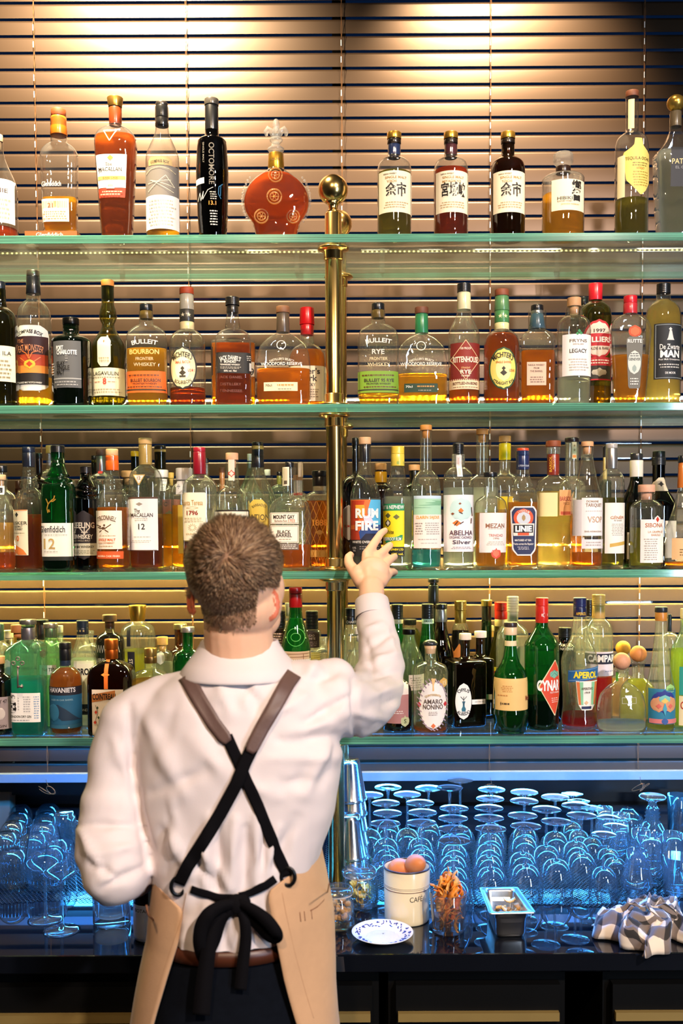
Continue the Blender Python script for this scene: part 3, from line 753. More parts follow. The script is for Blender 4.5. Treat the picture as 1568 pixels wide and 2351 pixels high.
bt(2, 163, 731, 88, 36, 770, 790, [(731, 746, 37, '#2a2826', 'metal')], 'short dark green whisky bottle with black cap and grey label', g='dgreen', sty='q', lq=('black', 775), nk=None,
   L=[('L', 131, 790, 193, 896, '#56585a'), ('T', 'PORT', 148, 806, 10, '#f0f0ec', 18, .03), ('T', 'CHARLOTTE', 163, 816, 10, '#f0f0ec', 46, .03), ('T', 'ISLAY', 150, 841, 9, '#121212', 21, .03), ('T', 'SINGLE', 155, 851, 10, '#121212', 30, .03), ('T', 'MALT', 149, 861, 10, '#121212', 19, .03), ('R', 131, 874, 193, 877, '#9a9c9c'), ('N', 160, 822, 168, 838, 3, '#8a8a8a'), ('N', 134, 880, 190, 892, 2, '#a0a0a0'), ('T', '10', 122, 833, 14, '#e8a020', 8), ('N', 126, 838, 134, 868, 5, '#e0e0e0')])
bt(2, 248, 644, 78, 27, 745, 800, [(644, 658, 29, '#d98a3c', 'wood'), (658, 689, 27, '#1a2038', '')], 'olive green whisky bottle with navy neck, tall oval badge above a cream label', g='olive', lq=('olive', 775), sty='s',
   nk=[(738, 34), (728, 40), (712, 36), (700, 28)], L=[('L', 210, 850, 286, 913, CRM), ('T', 'LAGAVULIN', 248, 863, 8.5, '#2a241c', 60), ('N', 215, 870, 280, 874, 1, '#8a7a60'), ('T', '8', 247, 881, 14, '#c8402c', 8, .03), ('N', 222, 880, 240, 884, 1, '#c87a5a'), ('N', 254, 880, 272, 884, 1, '#c87a5a'), ('N', 214, 896, 282, 908, 2, '#b0a080'),
      ('LP', [(779, 238, 254), (788, 231, 261), (838, 231, 261), (847, 238, 254)], CRM), ('D', 246, 790, 4, 8, '#8a5a30'), ('N', 234, 825, 258, 838, 2, '#b0a080')])
def bul(x, lab, lcol, lq_, lev, word, y0, tw):
    bt(2, x, y0, 93, 32, y0+48, y0+90, [(y0, y0+15, 29, '#17191d', ''), (y0+15, y0+34, 28, '#6a5220', '')], lab, lq=(lq_, lev), sty='r', n=2.6, dr=.6,
       L=[('LP', [(856, x-46, x+44), (905, x-46, x+46)], lcol), ('R', x-46, 897, x+46, 900, '#2a2a18'), ('T', word, x+1, 877, 7.5, '#2a1a10', 66, .02), ('T', 'FRONTIER WHISKEY', x, 885, 4, '#2a1a10', 54), ('N', x-40, 862, x+40, 869, 1, '#5a3010'), ('N', x-42, 889, x+42, 895, 1, '#5a3010'),
          ('E',), ('A', 'BULLEIT', x, 789 if word[0:9] != 'BULLEIT 9' else 786, 10, '#d8d4cc', 58, .02, 120), ('T', tw[0], x-1, 812, 11, '#e0c070' if lev < 830 else '#c8c4bc', tw[1], .02), ('T', 'FRONTIER', x, 828, 7, '#c8b890', 40), ('T', 'WHISKEY', x, 841, 8, '#c8b890', 50)])
bul(336, 'flat round-shouldered bourbon bottle with orange band label and raised glass lettering', '#e2661c', 'gold', 802, 'BULLEIT BOURBON', 699, ('BOURBON', 66))
bt(2, 429, 661, 82, 31, 758, 800, [(661, 676, 32, '#a8401c', 'wood'), (676, 712, 31, '#b0a894', '', 33), (712, 740, 33, '#3c3a34', ''), (740, 758, 33, '#ecd9a0', '')], 'bourbon bottle with large oval cream and black label and a little red-brown spirit', lq=('rum', 893), sty='r',
   L=[('LO', 424, 851, 62, 98, '#2a2822'), ('O', 424, 851, 56, 91, '#f0dfae'), ('O', 424, 852, 34, 56, '#f6eccb'), ('A', "MICHTER'S", 423, 820, 12, '#1c1a16', 52, .02, 36), ('A', 'BOURBON', 424, 884, 8, '#1c1a16', 40, .01, -36), ('T', 'SMALL BATCH', 424, 838, 6, '#c8501c', 34), ('T', 'US★1', 443, 856, 7, '#b8301c', 14), ('O', 424, 862, 16, 14, '#3a3426'), ('O', 424, 852, 9, 10, '#3a3426'), ('R', 417, 868, 431, 872, '#3a3426'), ('T', '★ ★', 429, 725, 8, '#e8dcb8', 22)])
bt(2, 572-36, 780, 100, 40, 782, 786, [(779, 780, 38, '#2a1a14', '')], 'square amber bottle standing behind the black-labelled square bourbon', lq=('amber', 790), n=6, dr=.5, d=.115, sty='q', kind='bourbon_bottle',
   L=[('LR', 488, 800, 492, 865, '#2a1a10'), ('LR', 560, 835, 584, 868, '#e8d8b0'), ('T', '9', 579, 858, 16, '#1a1410', 8)])
bt(2, 534, 683, 80, 26, 755, 790, [(683, 702, 32, '#1c1a1a', 'ring'), (702, 719, 27, '#24211f', '')], 'square-shouldered bourbon bottle with black label and dark amber spirit', lq=('dark', 792), n=5, dr=.85, sty='q', nk=[(754, 34), (735, 30), (720, 25)], rz=math.radians(9), kind='bourbon_bottle',
   L=[('L', 496, 815, 577, 862, '#1c1a18'), ('R', 499, 818, 557, 859, '#24211e'), ('A', "JACK DANIEL'S", 526, 828, 10, '#efe8da', 46, .02, 60), ('T', 'BONDED', 526, 836, 6, '#efe8da', 26, .02), ('T', 'TENNESSEE WHISKEY', 526, 843, 3.5, '#efe8da', 44), ('N', 503, 847, 550, 853, 2, '#b8b0a0'), ('T', '50% vol. 70cl', 526, 857, 4, '#efe8da', 28), ('R', 568, 838, 575, 856, '#e8e2d6'), ('N', 561, 821, 575, 834, 3, '#c8c0b0'),
      ('E',), ('T', 'JACK DANIEL', 527, 872, 6, '#6a2c10', 52), ('T', 'DISTILLERY', 527, 887, 6, '#6a2c10', 46), ('T', 'TENNESSEE', 527, 902, 6, '#6a2c10', 50)])
def wood(x, lab, w, liqc, lev, y0, capc, slc, lcol, lx0, lx1, ly):
    bt(2, x, y0, w, 29, y0+62, y0+146, [(y0, y0+15, 31, capc, 'wood'), (y0+15, y0+60, 29, slc, '', 30)], lab, lq=(liqc, lev), n=2.4, dr=.42, sty='r', kind='bourbon_bottle',
       L=[('LR', lx0, ly, lx1, ly+20, lcol), ('T', '70cl', lx0+11, ly+7, 5, '#3a3a3a' if lcol[1] == 'e' else '#e8e4d8', 15), ('N', lx0+26, ly+3, lx1-3, ly+10, 1, '#c88a3a'), ('N', lx0+30, ly+13, lx1-12, ly+18, 1, '#8a8a7a'),
          ('E',), ('T', 'WOODFORD RESERVE', x-3, 839, 7, '#e8e4d8', 92), ('A', "DISTILLER'S SELECT", x-2, 828, 5, '#d0ccc0', 56, .01, 70), ('I', [[(x-12+10*math.cos(q*PI/8)+9, y0+92+10*math.sin(q*PI/8)) for q in range(17)]], 1.5, '#d8d4cc')])
wood(650, 'broad round-shouldered bourbon bottle with brown cap, amber spirit and tiny cream label', 124, 'amber', 848, 704, '#8a5a3a', '#5a4a3c', '#ecd9b0', 607, 683, 881)
bt(2, 705, 707, 84, 29, 790, 835, [(707, 746, 32, '#d8141c', '', 34), (746, 770, 31, '#d01820', '', 29)], 'bourbon bottle sealed with dripping red wax, partly behind the broad brown-capped one', lq=('amber', 805), sty='q', d=.10, n=3, dr=.8, kind='bourbon_bottle',
   nk=[(789, 34), (780, 30)], L=[('LP', [(845, 664, 748), (925, 664, 746)], CRM), ('T', "Maker's", 705, 857, 13, '#1c1612', 58, .02), ('T', 'Mark', 708, 873, 14, '#1c1612', 40, .02), ('T', 'KENTUCKY', 704, 888, 7, '#1c1612', 40), ('N', 680, 896, 735, 918, 4, '#9a8a70')])
bul(868, 'flat round-shouldered rye bottle with green band label and raised glass lettering', '#7aa02c', 'gold', 900, 'BULLEIT 95 RYE', 697, ('RYE', 28))
wood(968, 'broad round-shouldered rye bottle with green neck strip, gold spirit, small green label', 118, 'gold', 860, 706, '#6a3a24', '#2c7a4c', '#1c3a24', 927, 1002, 884)
bt(2, 1065, 652, 71, 30, 712, 772, [(652, 672, 31, '#1a1c20', 'ring'), (672, 712, 30, '#d8cfa8', '', 32)], 'rye bottle with diamond label in dark red over black', lq=('dark', 845), sty='s', kind='rye_bottle',
   L=[('LR', 1033, 793, 1099, 878, '#7a1c14'), ('D', 1065, 831, 66, 92, '#8c2414'), ('I', [[(1065, 787), (1033, 831), (1065, 877), (1097, 831), (1065, 787)]], 1.2, '#e8c89a'), ('LP', [(816, 1050, 1080), (820, 1034, 1098), (840, 1034, 1098), (845, 1050, 1080)], '#1a1816'), ('T', 'RITTENHOUSE', 1066, 831, 13, '#f2e6cc', 62, .03), ('T', '100 PROOF', 1065, 806, 5, '#f2e6cc', 24), ('T', 'STRAIGHT', 1065, 850, 4, '#e8b87a', 20), ('T', 'RYE', 1065, 859, 9, '#f2e6cc', 24, .03), ('T', 'WHISKY', 1065, 868, 4, '#f2e6cc', 20),
      ('LR', 1031, 875, 1099, 898, '#f0d8b0'), ('T', 'BOTTLED-IN-BOND', 1065, 885, 6.5, '#5a2010', 60, .02), ('N', 1035, 891, 1096, 896, 1, '#a08060')])
bt(2, 1152, 665, 81, 31, 758, 803, [(665, 680, 32, '#8c4a2c', 'wood'), (680, 714, 31, '#5a8a58', '', 34), (714, 742, 33, '#4c8a50', ''), (742, 758, 33, '#e8dca0', '')], 'rye bottle full of dark amber with oval green-rimmed yellow label', lq=('dark', 768), sty='r', kind='rye_bottle',
   L=[('LO', 1150, 852, 61, 97, '#2c4a2c'), ('O', 1150, 852, 55, 90, '#ecd86c'), ('O', 1150, 853, 34, 56, '#f2e8a0'), ('A', "MICHTER'S", 1149, 821, 12, '#1c1a16', 52, .02, 36), ('A', 'STRAIGHT RYE', 1150, 886, 7, '#1c1a16', 50, .01, -36), ('T', 'SINGLE BARREL', 1150, 838, 5, '#c86a1c', 34), ('T', 'US★1', 1169, 856, 7, '#b8601c', 14), ('O', 1150, 862, 16, 14, '#3a3426'), ('O', 1150, 852, 9, 10, '#3a3426'), ('T', '★ ★', 1152, 728, 8, '#f0e8b0', 20)])
bt(2, 1233, 701, 77, 34, 758, 790, [(701, 713, 28, '#15161a', ''), (713, 721, 27, '#b0b4b0', 'metal'), (721, 756, 28, '#3c5a68', '', 38)], 'stubby square whisky bottle with teal neck sleeve and small pinkish label', lq=('amber', 808), n=5, dr=.8, sty='q', nk=[(757, 40)],
   L=[('L', 1205, 836, 1248, 889, '#dcb89c'), ('T', 'NIKKA WHISKY', 1226, 843, 4, '#5a3a2a', 36), ('T', 'FROM', 1226, 850, 4, '#5a3a2a', 12), ('T', 'THE BARREL', 1226, 857, 4, '#5a3a2a', 28), ('N', 1210, 868, 1244, 884, 3, '#7a5a48')])
bt(2, 1318, 684, 76, 38, 726, 762, [(684, 704, 31, '#c9986a', 'cork')], 'clear frosted gin bottle with cork and white label bearing a small green shamrock', kind='gin_bottle', lq=('water', 868), sty='r', nk=[(725, 40), (706, 34)], g='clear',
   L=[('L', 1287, 774, 1352, 868, '#f6f0ea'), ('T', 'FRYNS', 1320, 789, 7, '#6a5a4a', 40), ('T', 'LEGACY', 1320, 812, 9, '#3a322a', 40, .02), ('O', 1317, 773, 8, 8, '#2f8a50'), ('O', 1325, 772, 8, 8, '#2f8a50'), ('O', 1321, 767, 8, 8, '#2f8a50'), ('T', 'DISTILLERY', 1320, 797, 3, '#8a7a6a', 24), ('N', 1298, 828, 1344, 858, 5, '#c0b4a8')])
bt(2, 1367, 652, 72, 30, 694, 735, [(652, 690, 32, '#c8202c', '', 30)], 'olive green jenever bottle with red wax top and red round label', kind='jenever_bottle', g='olive', lq=('gold', 890), sty='r', d=.11,
   L=[('LO', 1367, 785, 66, 90, '#b8202c'), ('O', 1367, 785, 58, 80, '#e8d0c0'), ('R', 1335, 772, 1400, 800, '#b8202c'), ('T', '1997', 1368, 766, 8, '#1c1614', 26, .02), ('T', 'FILLIERS', 1368, 786, 12, '#f4ece0', 58, .03), ('T', 'OLDE & RARE', 1368, 806, 6, '#3a1c1c', 46), ('LR', 1336, 826, 1398, 878, '#b8202c'), ('R', 1338, 845, 1396, 875, '#2a2420'), ('O', 1368, 860, 34, 20, '#b8b0a0'), ('N', 1342, 830, 1392, 842, 2, '#f0e0d0')])
bt(2, 1340, 683, 60, 20, 700, 735, [(683, 700, 21, '#1a1c22', '')], 'black-capped bottle mostly hidden between shamrock bottle and red wax bottle', g='dolive', d=.2, kind='jenever_bottle')
bt(2, 1447, 680, 92, 30, 722, 768, [(680, 697, 30, '#c8202c', ''), (697, 721, 31, '#c03038', '')], 'jenever bottle with red cap, grey strip label and copper seal, narrowing to its foot', kind='jenever_bottle', lq=('honey', 817), n=3, dr=.6, sty='r', base=70,
   L=[('LP', [(778, 1438, 1462), (784, 1431, 1469), (890, 1437, 1464), (895, 1440, 1462)], '#6f6c62'), ('O', 1450, 836, 29, 54, '#cfd4c8'), ('T', 'RUTTE', 1450, 788, 8, '#f2ece0', 32, .02), ('T', 'GENEVER', 1450, 829, 6, '#3a3a34', 26), ('N', 1438, 814, 1462, 824, 2, '#5a5a54'), ('N', 1441, 870, 1460, 888, 3, '#e0dcd0'), ('O', 1450, 850, 10, 18, '#9aa8a0'), ('LO', 1450, 766, 29, 29, '#c2481c'), ('O', 1450, 766, 21, 21, '#d8683a')])
bt(2, 1523, 652, 79, 31, 690, 742, [(652, 675, 31, '#15161a', 'ring')], 'clear jenever bottle with large black label, last on the second shelf', kind='jenever_bottle', lq=('pale', 690), sty='r',
   L=[('L', 1494, 750, 1562, 876, '#1c2024'), ('I', [[(1497, 753), (1559, 753), (1559, 873), (1497, 873), (1497, 753)]], 1, '#a0a8a8'), ('T', 'De Zwarte', 1528, 803, 12, '#e8e4dc', 48), ('T', 'MAN', 1528, 819, 16, '#f2eee6', 46, .04), ('T', 'Puur Malt Graanjenever', 1528, 832, 4, '#e8e4dc', 52), ('N', 1502, 840, 1556, 852, 2, '#c8c4bc'), ('T', 'DE MOOR', 1528, 862, 5, '#e8e4dc', 24), ('O', 1527, 763, 8, 8, '#d8d4cc'), ('P', [(766, 1525, 1530), (785, 1521, 1534), (788, 1519, 1536)], '#d8d4cc')])
# ------------------------------------------------------------------ third shelf
def b3(x, top, wb, wn, yn, ys, caps, lab, **k): return bt(3, x, top, wb, wn, yn, ys, caps, lab, **k)
b3(2, 1090, 62, 22, 1125, 1185, [(1090, 1102, 24, '#d9b084', 'cork')], 'clear corked whisky bottle cut by the picture edge on the third shelf', lq=('dark', 1268), sty='s', L=[('LR', -8, 1116, 12, 1136, W1), ('R', -6, 1120, 9, 1132, '#2a2a2a'), ('T', 'a', 2, 1126, 8, W1, 6)])
b3(4, 1069, 70, 25, 1125, 1165, [(1069, 1084, 26, '#16181a', '')], 'black-capped bottle behind the edge whisky bottle on the third shelf', d=.12, lq=('gold', 1200))
b3(67, 1027, 71, 27, 1078, 1172, [(1027, 1039, 29, '#1c2438', ''), (1039, 1072, 29, '#161c30', '', 28)], 'navy-necked whisky bottle with cream label bearing an orange 10', lq=('dark', 1181), sty='s', nk=[(1125, 34), (1112, 39), (1098, 39), (1084, 32)],
   L=[('L', 30, 1171, 73, 1274, CRM), ('I', [[(31, 1172), (72, 1172)]], 1.6, '#e07a2c'), ('T', 'TALISKER', 44, 1201, 7.5, '#2a241c', 60), ('O', 46, 1182, 9, 12, '#1c1a1c'), ('T', 'SINGLE MALT', 48, 1209, 5, '#2a241c', 28), ('T', 'SCOTCH WHISKY', 46, 1215, 5, '#2a241c', 34), ('T', '10', 47, 1236, 13, '#e07020', 12, .03), ('P', [(1240, 31, 33), (1250, 31, 42), (1262, 34, 62), (1273, 48, 70)], '#e8803a'), ('N', 34, 1222, 70, 1226, 1, '#a09070')])
b3(133, 1023, 74, 31, 1060, 1128, [(1023, 1039, 32, '#14161a', 'ring')], 'emerald green whisky bottle with black cap and white label, golden stag on its shoulder', g='green', lq=('black', 1270), sty='s', n=3, dr=.9, nk=[(1110, 40), (1095, 36), (1060, 31), (1038, 31)],
   L=[('L', 100, 1201, 169, 1277, W1), ('T', 'Glenfiddich', 126, 1215, 15, '#2a2e36', 58), ('T', '12', 120, 1248, 24, '#c0a060', 26), ('N', 104, 1226, 162, 1230, 1, '#b0aaa0'), ('N', 104, 1264, 140, 1268, 1, '#b0aaa0'), ('LR', 101, 1277, 168, 1286, '#141a16'),
      ('E',), ('I', [[(118, 1178), (116, 1168), (119, 1158), (124, 1152), (132, 1146), (134, 1139)], [(124, 1152), (130, 1152), (136, 1147)], [(119, 1158), (116, 1150), (114, 1146)], [(117, 1172), (122, 1176), (120, 1170)]], 2.4, 'gold')])
b3(90, 1040, 58, 14, 1095, 1125, [(1040, 1052, 15, '#1a1a20', ''), (1052, 1090, 14, '#1c1214', '')], 'dark brown bottle with slim black neck behind the emerald bottle', g='dbrown', d=.13)
b3(114, 1023, 66, 14, 1078, 1110, [(1023, 1040, 16, '#d8b860', '')], 'pale clear bottle with yellow slim neck sleeve, hidden behind the emerald bottle', d=.17, lq=('pale', 1150))
b3(44, 1103, 50, 18, 1140, 1160, [(1103, 1121, 18, '#4a2e1c', '')], 'small bottle with brown cap behind the navy-necked whisky', g='brown', d=.17)
b3(164, 1104, 46, 18, 1130, 1150, [(1104, 1122, 18, '#e0dcd0', 'metal')], 'bottle with pale metal cap peeking out behind the emerald bottle', d=.16)
b3(197, 1071, 56, 26, 1100, 1152, [(1071, 1086, 25, '#1a1618', 'ring')], 'black glass whiskey bottle with white lettering and a cream strip label', g='black', sty='q', nk=[(1141, 34), (1125, 29), (1100, 28), (1086, 24)],
   L=[('LP', [(1173, 195, 199), (1185, 176, 218), (1247, 171, 223), (1274, 171, 223), (1284, 196, 198)], '#241c20'), ('T', 'TEELING', 196, 1206, 13, '#e8dcc8', 52, .03), ('T', 'WHISKEY', 196, 1232, 10, '#e8dcc8', 44, .03), ('T', 'SINGLE MALT', 197, 1241, 4, '#b8a890', 30), ('I', [[(188, 1212), (194, 1219), (199, 1226), (204, 1219), (210, 1212)], [(192, 1222), (206, 1222)], [(199, 1211), (199, 1228)]], 2.4, '#d8ccb8'), ('R', 171, 1247, 223, 1275, '#d8d0b4'), ('T', 'IRISH WHISKEY', 197, 1255, 5.5, '#2a241c', 48, .02), ('N', 173, 1262, 221, 1272, 3, '#8a8468')])
b3(258, 1031, 74, 28, 1080, 1158, [(1031, 1046, 28, '#dcae7c', 'cork'), (1046, 1080, 29, '#e8641c', '', 30)], 'whiskey bottle with orange neck and cream label showing a running horse', lq=('amber', 1165), sty='s', nk=[(1125, 36), (1108, 35), (1090, 30)],
   L=[('L', 222, 1173, 284, 1260, '#f4e8d4'), ('A', 'TYRCONNELL', 249, 1189, 11, '#5a3a22', 50, .02, 60), ('O', 243, 1213, 15, 7, '#5a3e26'), ('O', 236, 1209, 5, 6, '#5a3e26'), ('O', 246, 1206, 6, 6, '#5a3e26'), ('I', [[(238, 1214), (230, 1210)], [(240, 1217), (234, 1222)], [(247, 1216), (256, 1222)], [(247, 1214), (262, 1204)], [(236, 1208), (226, 1205)]], 2, '#5a3e26'), ('T', 'SINGLE MALT', 250, 1239, 6, '#d8602c', 42, .02), ('T', 'IRISH WHISKEY', 249, 1246, 4, '#c87a4a', 40), ('N', 230, 1228, 275, 1232, 1, '#c0a080'), ('N', 232, 1251, 268, 1256, 1, '#c0a080'), ('LR', 222, 1265, 286, 1282, '#d8561c'), ('T', 'MADEIRA CASK FINISH', 252, 1276, 4.5, '#f8e0c0', 56)])
b3(334, 1006, 76, 30, 1070, 1118, [(1006, 1020, 30, '#d8ae6c', 'wood'), (1021, 1067, 30, '#c8a558', '', 30)], 'tall whisky bottle with wooden cap and gold neck, large white label reading 12', lq=('dark', 1189), n=2.6, dr=.9, sty='r',
   L=[('L', 297, 1142, 365, 1263, '#f8f2ec'), ('R', 297, 1142, 365, 1146, '#5a3a2a'), ('T', 'The', 320, 1173, 9, '#3a2a22', 13), ('T', 'MACALLAN', 330, 1183, 9, '#3a2a22', 50), ('T', '12', 330, 1209, 13, '#2a211a', 15), ('N', 312, 1189, 345, 1197, 2, '#c0b0a0'), ('N', 308, 1231, 350, 1234, 1, '#b0a090'), ('N', 304, 1239, 352, 1246, 2, '#c8bcb0'), ('O', 325, 1158, 16, 8, '#a09080'), ('R', 300, 1262, 362, 1264, '#5a3a2a'), ('LD', 324, 1101, 28, 0.1, W1), ('P', [(1091, 311, 339), (1093, 312, 338), (1115, 324, 326)], '#c8a050'), ('P', [(1093, 314, 336), (1111, 324, 326)], '#f0e8dc'), ('T', '12', 325, 1099, 7, '#a8823a', 8)])
b3(216, 1046, 44, 12, 1100, 1130, [(1046, 1056, 12, '#1a1a1a', ''), (1056, 1062, 12, '#a0a040', ''), (1062, 1096, 12, '#141a18', '')], 'black-necked bottle with olive ring behind the horse-label whiskey', g='dgreen', d=.19)
b3(232, 1031, 66, 20, 1086, 1120, [(1031, 1046, 22, '#5a3826', 'wood'), (1046, 1083, 21, '#8a8a88', 'metal')], 'clear bottle with brown cap and silver neck, just left of the orange neck', d=.12, L=[('LR', 228, 1064, 238, 1088, '#b83020')])
b3(296, 1081, 62, 22, 1120, 1145, [(1081, 1096, 34, '#c8a060', 'cork')], 'clear bottle with a wide flat cork between horse label and large white label', d=.11, lq=('amber', 1190))
b3(310, 1036, 60, 18, 1085, 1120, [(1036, 1048, 18, '#e8b81c', ''), (1048, 1082, 17, '#161a18', '')], 'bottle with bright yellow cap and black neck behind the wooden-capped whisky', g='dgreen', d=.17)
b3(368, 1023, 64, 26, 1085, 1125, [(1023, 1032, 26, '#16161a', ''), (1032, 1038, 27, '#c8a85a', ''), (1038, 1078, 25, '#14161a', '')], 'bottle with tall black neck and gold ring behind the large white label', d=.17, g='olive')
b3(371, 1079, 54, 28, 1110, 1140, [(1079, 1096, 31, '#e8e4dc', '')], 'clear bottle with white stopper and paper neck strip beside the large white label', d=.11, lq=('gold', 1180), L=[('LR', 372, 1100, 384, 1128, '#e8e4d8'), ('N', 373, 1103, 383, 1126, 6, '#8a8a80')])
b3(393, 1085, 42, 14, 1118, 1140, [(1085, 1098, 13, '#e8c860', 'cork')], 'slim bottle of amber with pink label and yellow stopper', d=.12, lq=('amber', 1215), L=[('LR', 373, 1147, 413, 1215, '#f0927c'), ('O', 392, 1180, 20, 16, '#a8b890'), ('T', 'FC', 381, 1158, 10, '#3a1c18', 14)])
b3(423, 1075, 60, 32, 1108, 1140, [(1075, 1102, 38, '#ece4dc', '')], 'bottle with wide white stopper behind the red wax rum bottle', d=.12, lq=('honey', 1160), L=[('LR', 408, 1105, 432, 1136, '#f0ece4'), ('O', 414, 1118, 8, 12, '#a0a09a'), ('LR', 412, 1160, 440, 1270, '#e8c850')])
b3(458, 1027, 77, 28, 1090, 1128, [(1027, 1038, 28, '#a81c30', ''), (1038, 1089, 29, '#8c1426', '', 29)], 'rum bottle with dark red wax neck and cream label dated 1796', kind='rum_bottle', lq=('maroon', 1243), sty='q', n=2.6,
   L=[('LP', [(1132, 425, 475), (1138, 420, 477), (1240, 424, 476)], CRM), ('T', 'Santa Teresa', 446, 1155, 12, '#b0884a', 48), ('T', '1796', 446, 1178, 10, '#8a2c20', 26, .03), ('I', [[(446+10*math.cos(a*PI/6), 1211+9*math.sin(a*PI/6)), (446+5*math.cos(a*PI/6+.4), 1211+4*math.sin(a*PI/6+.4))] for a in range(12)], 1, '#a88a58'), ('N', 426, 1188, 472, 1200, 3, '#b8a078'), ('T', 'SOLERA RUM', 446, 1226, 4, '#a88a58', 30), ('I', [[(432, 1167), (446, 1164), (460, 1167), (446, 1170), (432, 1167)]], .8, '#b0884a')])
b3(474, 1052, 50, 11, 1100, 1125, [(1052, 1063, 11, '#14161a', '')], 'slim-necked clear bottle with small black cap behind the red wax rum', d=.17)
b3(533, 1040, 79, 29, 1118, 1165, [(1040, 1056, 29, '#e8b088', 'cork')], 'clear bottle with pale cork and black-edged cream label, just above the man\'s hair', lq=('gold', 1215), sty='r', nk=[(1117, 36), (1100, 30), (1060, 28)],
   L=[('LR', 494, 1172, 572, 1260, '#2c211c'), ('R', 496, 1175, 570, 1258, '#f0e6cc'), ('LR', 526, 1056, 540, 1104, '#f0d8c0'), ('O', 533, 1088, 16, 17, '#c84a30'), ('O', 533, 1088, 11, 12, '#f0d8c8')])
b3(510, 1073, 50, 13, 1110, 1135, [(1073, 1085, 13, '#7a4a2c', 'wood'), (1085, 1128, 12, '#c8884a', '')], 'slim bottle with brown cap and orange paper neck behind the pale-cork bottle', d=.17)
b3(573, 1042, 60, 12, 1080, 1130, [(1042, 1058, 10, '#d8e0d0', '')], 'pale green sloping bottle behind the tall black-necked rum', g='pgreen', d=.17, sty='c')
b3(592, 1015, 84, 28, 1075, 1155, [(1015, 1024, 26, '#14161a', ''), (1024, 1032, 28, '#c8a858', ''), (1032, 1046, 26, '#1c1c22', ''), (1046, 1073, 26, '#12141a', '', 29)], 'tall black-necked rum bottle with yellow label, rising behind the man\'s head', kind='rum_bottle', lq=('honey', 1190), d=.10, sty='s',
   L=[('LP', [(1148, 585, 604), (1160, 574, 616), (1215, 572, 616)], '#ecc850'), ('T', 'PLANTATION', 578, 1188, 13, '#5a4a1c', 86), ('A', 'BARBADOS', 598, 1160, 6, '#6a5a2a', 34, .01, 26)])
b3(614, 1078, 50, 24, 1100, 1120, [(1078, 1092, 14, '#ece8e0', '')], 'bottle with white cap in the back row, right of the tall black-necked rum', d=.18)
b3(641, 1083, 50, 12, 1112, 1140, [(1083, 1092, 12, '#14161a', ''), (1092, 1112, 11, '#b8a040', '')], 'bottle with black cap and yellow neck beside the barrel-label rum', d=.17, g='pgreen', L=[])
b3(665, 1061, 97, 30, 1138, 1185, [(1061, 1073, 20, '#1c1a1c', '')], 'broad flat rum bottle with two cream labels and a little amber rum', kind='rum_bottle', lq=('amber', 1250), sty='r', n=2.6, dr=.55, nk=[(1135, 32), (1090, 31), (1073, 31)],
   L=[('LR', 622, 1177, 686, 1203, '#f2e4d0'), ('I', [[(624, 1179), (684, 1179), (684, 1201), (624, 1201), (624, 1179)]], .8, '#7a5a4a'), ('T', 'MOUNT GAY', 653, 1187, 9, '#2a211c', 48, .03), ('T', 'Barbados Rum', 646, 1196, 5, '#7a5a4a', 28), ('T', '1703', 670, 1196, 7, '#d8603a', 15), ('LR', 622, 1206, 686, 1246, '#f2e4d0'), ('I', [[(624, 1208), (684, 1208), (684, 1244), (624, 1244), (624, 1208)]], .8, '#7a5a4a'), ('T', 'BLACK', 653, 1221, 8, '#3a2a20', 30, .02), ('T', 'BARREL', 653, 1229, 8, '#3a2a20', 36, .02), ('N', 640, 1236, 668, 1240, 1, '#9a8470'),
      ('LR', 634, 1247, 686, 1262, '#6a5a50'), ('N', 637, 1249, 684, 1260, 3, '#e8dccc'), ('LR', 648, 1073, 665, 1116, '#f0e4cc'), ('R', 652, 1076, 661, 1112, '#d8c8a8'), ('R', 653, 1104, 660, 1112, '#5a4a3a')])
b3(690, 1061, 70, 12, 1140, 1180, [(1061, 1095, 12, '#e8d8c8', '')], 'clear bottle with whitish slim neck behind the broad flat rum', kind='rum_bottle', d=.11, lq=('gold', 1250))
b3(684, 1091, 60, 20, 1130, 1150, [(1091, 1103, 22, '#b8743c', 'wood'), (1103, 1140, 20, '#d8c8b8', '')], 'clear bottle with copper-brown cap and red printed neck in the back row', kind='rum_bottle', d=.18, L=[('LR', 675, 1131, 695, 1138, '#b82c24')])
b3(734, 1081, 72, 32, 1128, 1155, [(1081, 1094, 36, '#14161c', ''), (1094, 1116, 33, '#201c1c', ''), (1116, 1127, 31, '#c8b890', '')], 'dark amber rum bottle covered in gold net, partly behind the brass post', kind='rum_bottle', lq=('dark', 1150), d=.10,
   L=[('E',), ('I', [[(700+q*14, 1152), (760+q*14, 1300)] for q in range(-4, 5)]+[[(768-q*14, 1152), (708-q*14, 1300)] for q in range(-4, 5)], 1.2, 'gold'), ('T', '1888', 735, 1200, 14, '#e0942c', 34, .03), ('L', 708, 1262, 758, 1278, '#e0a850'), ('O', 734, 1222, 22, 12, '#c09040')])
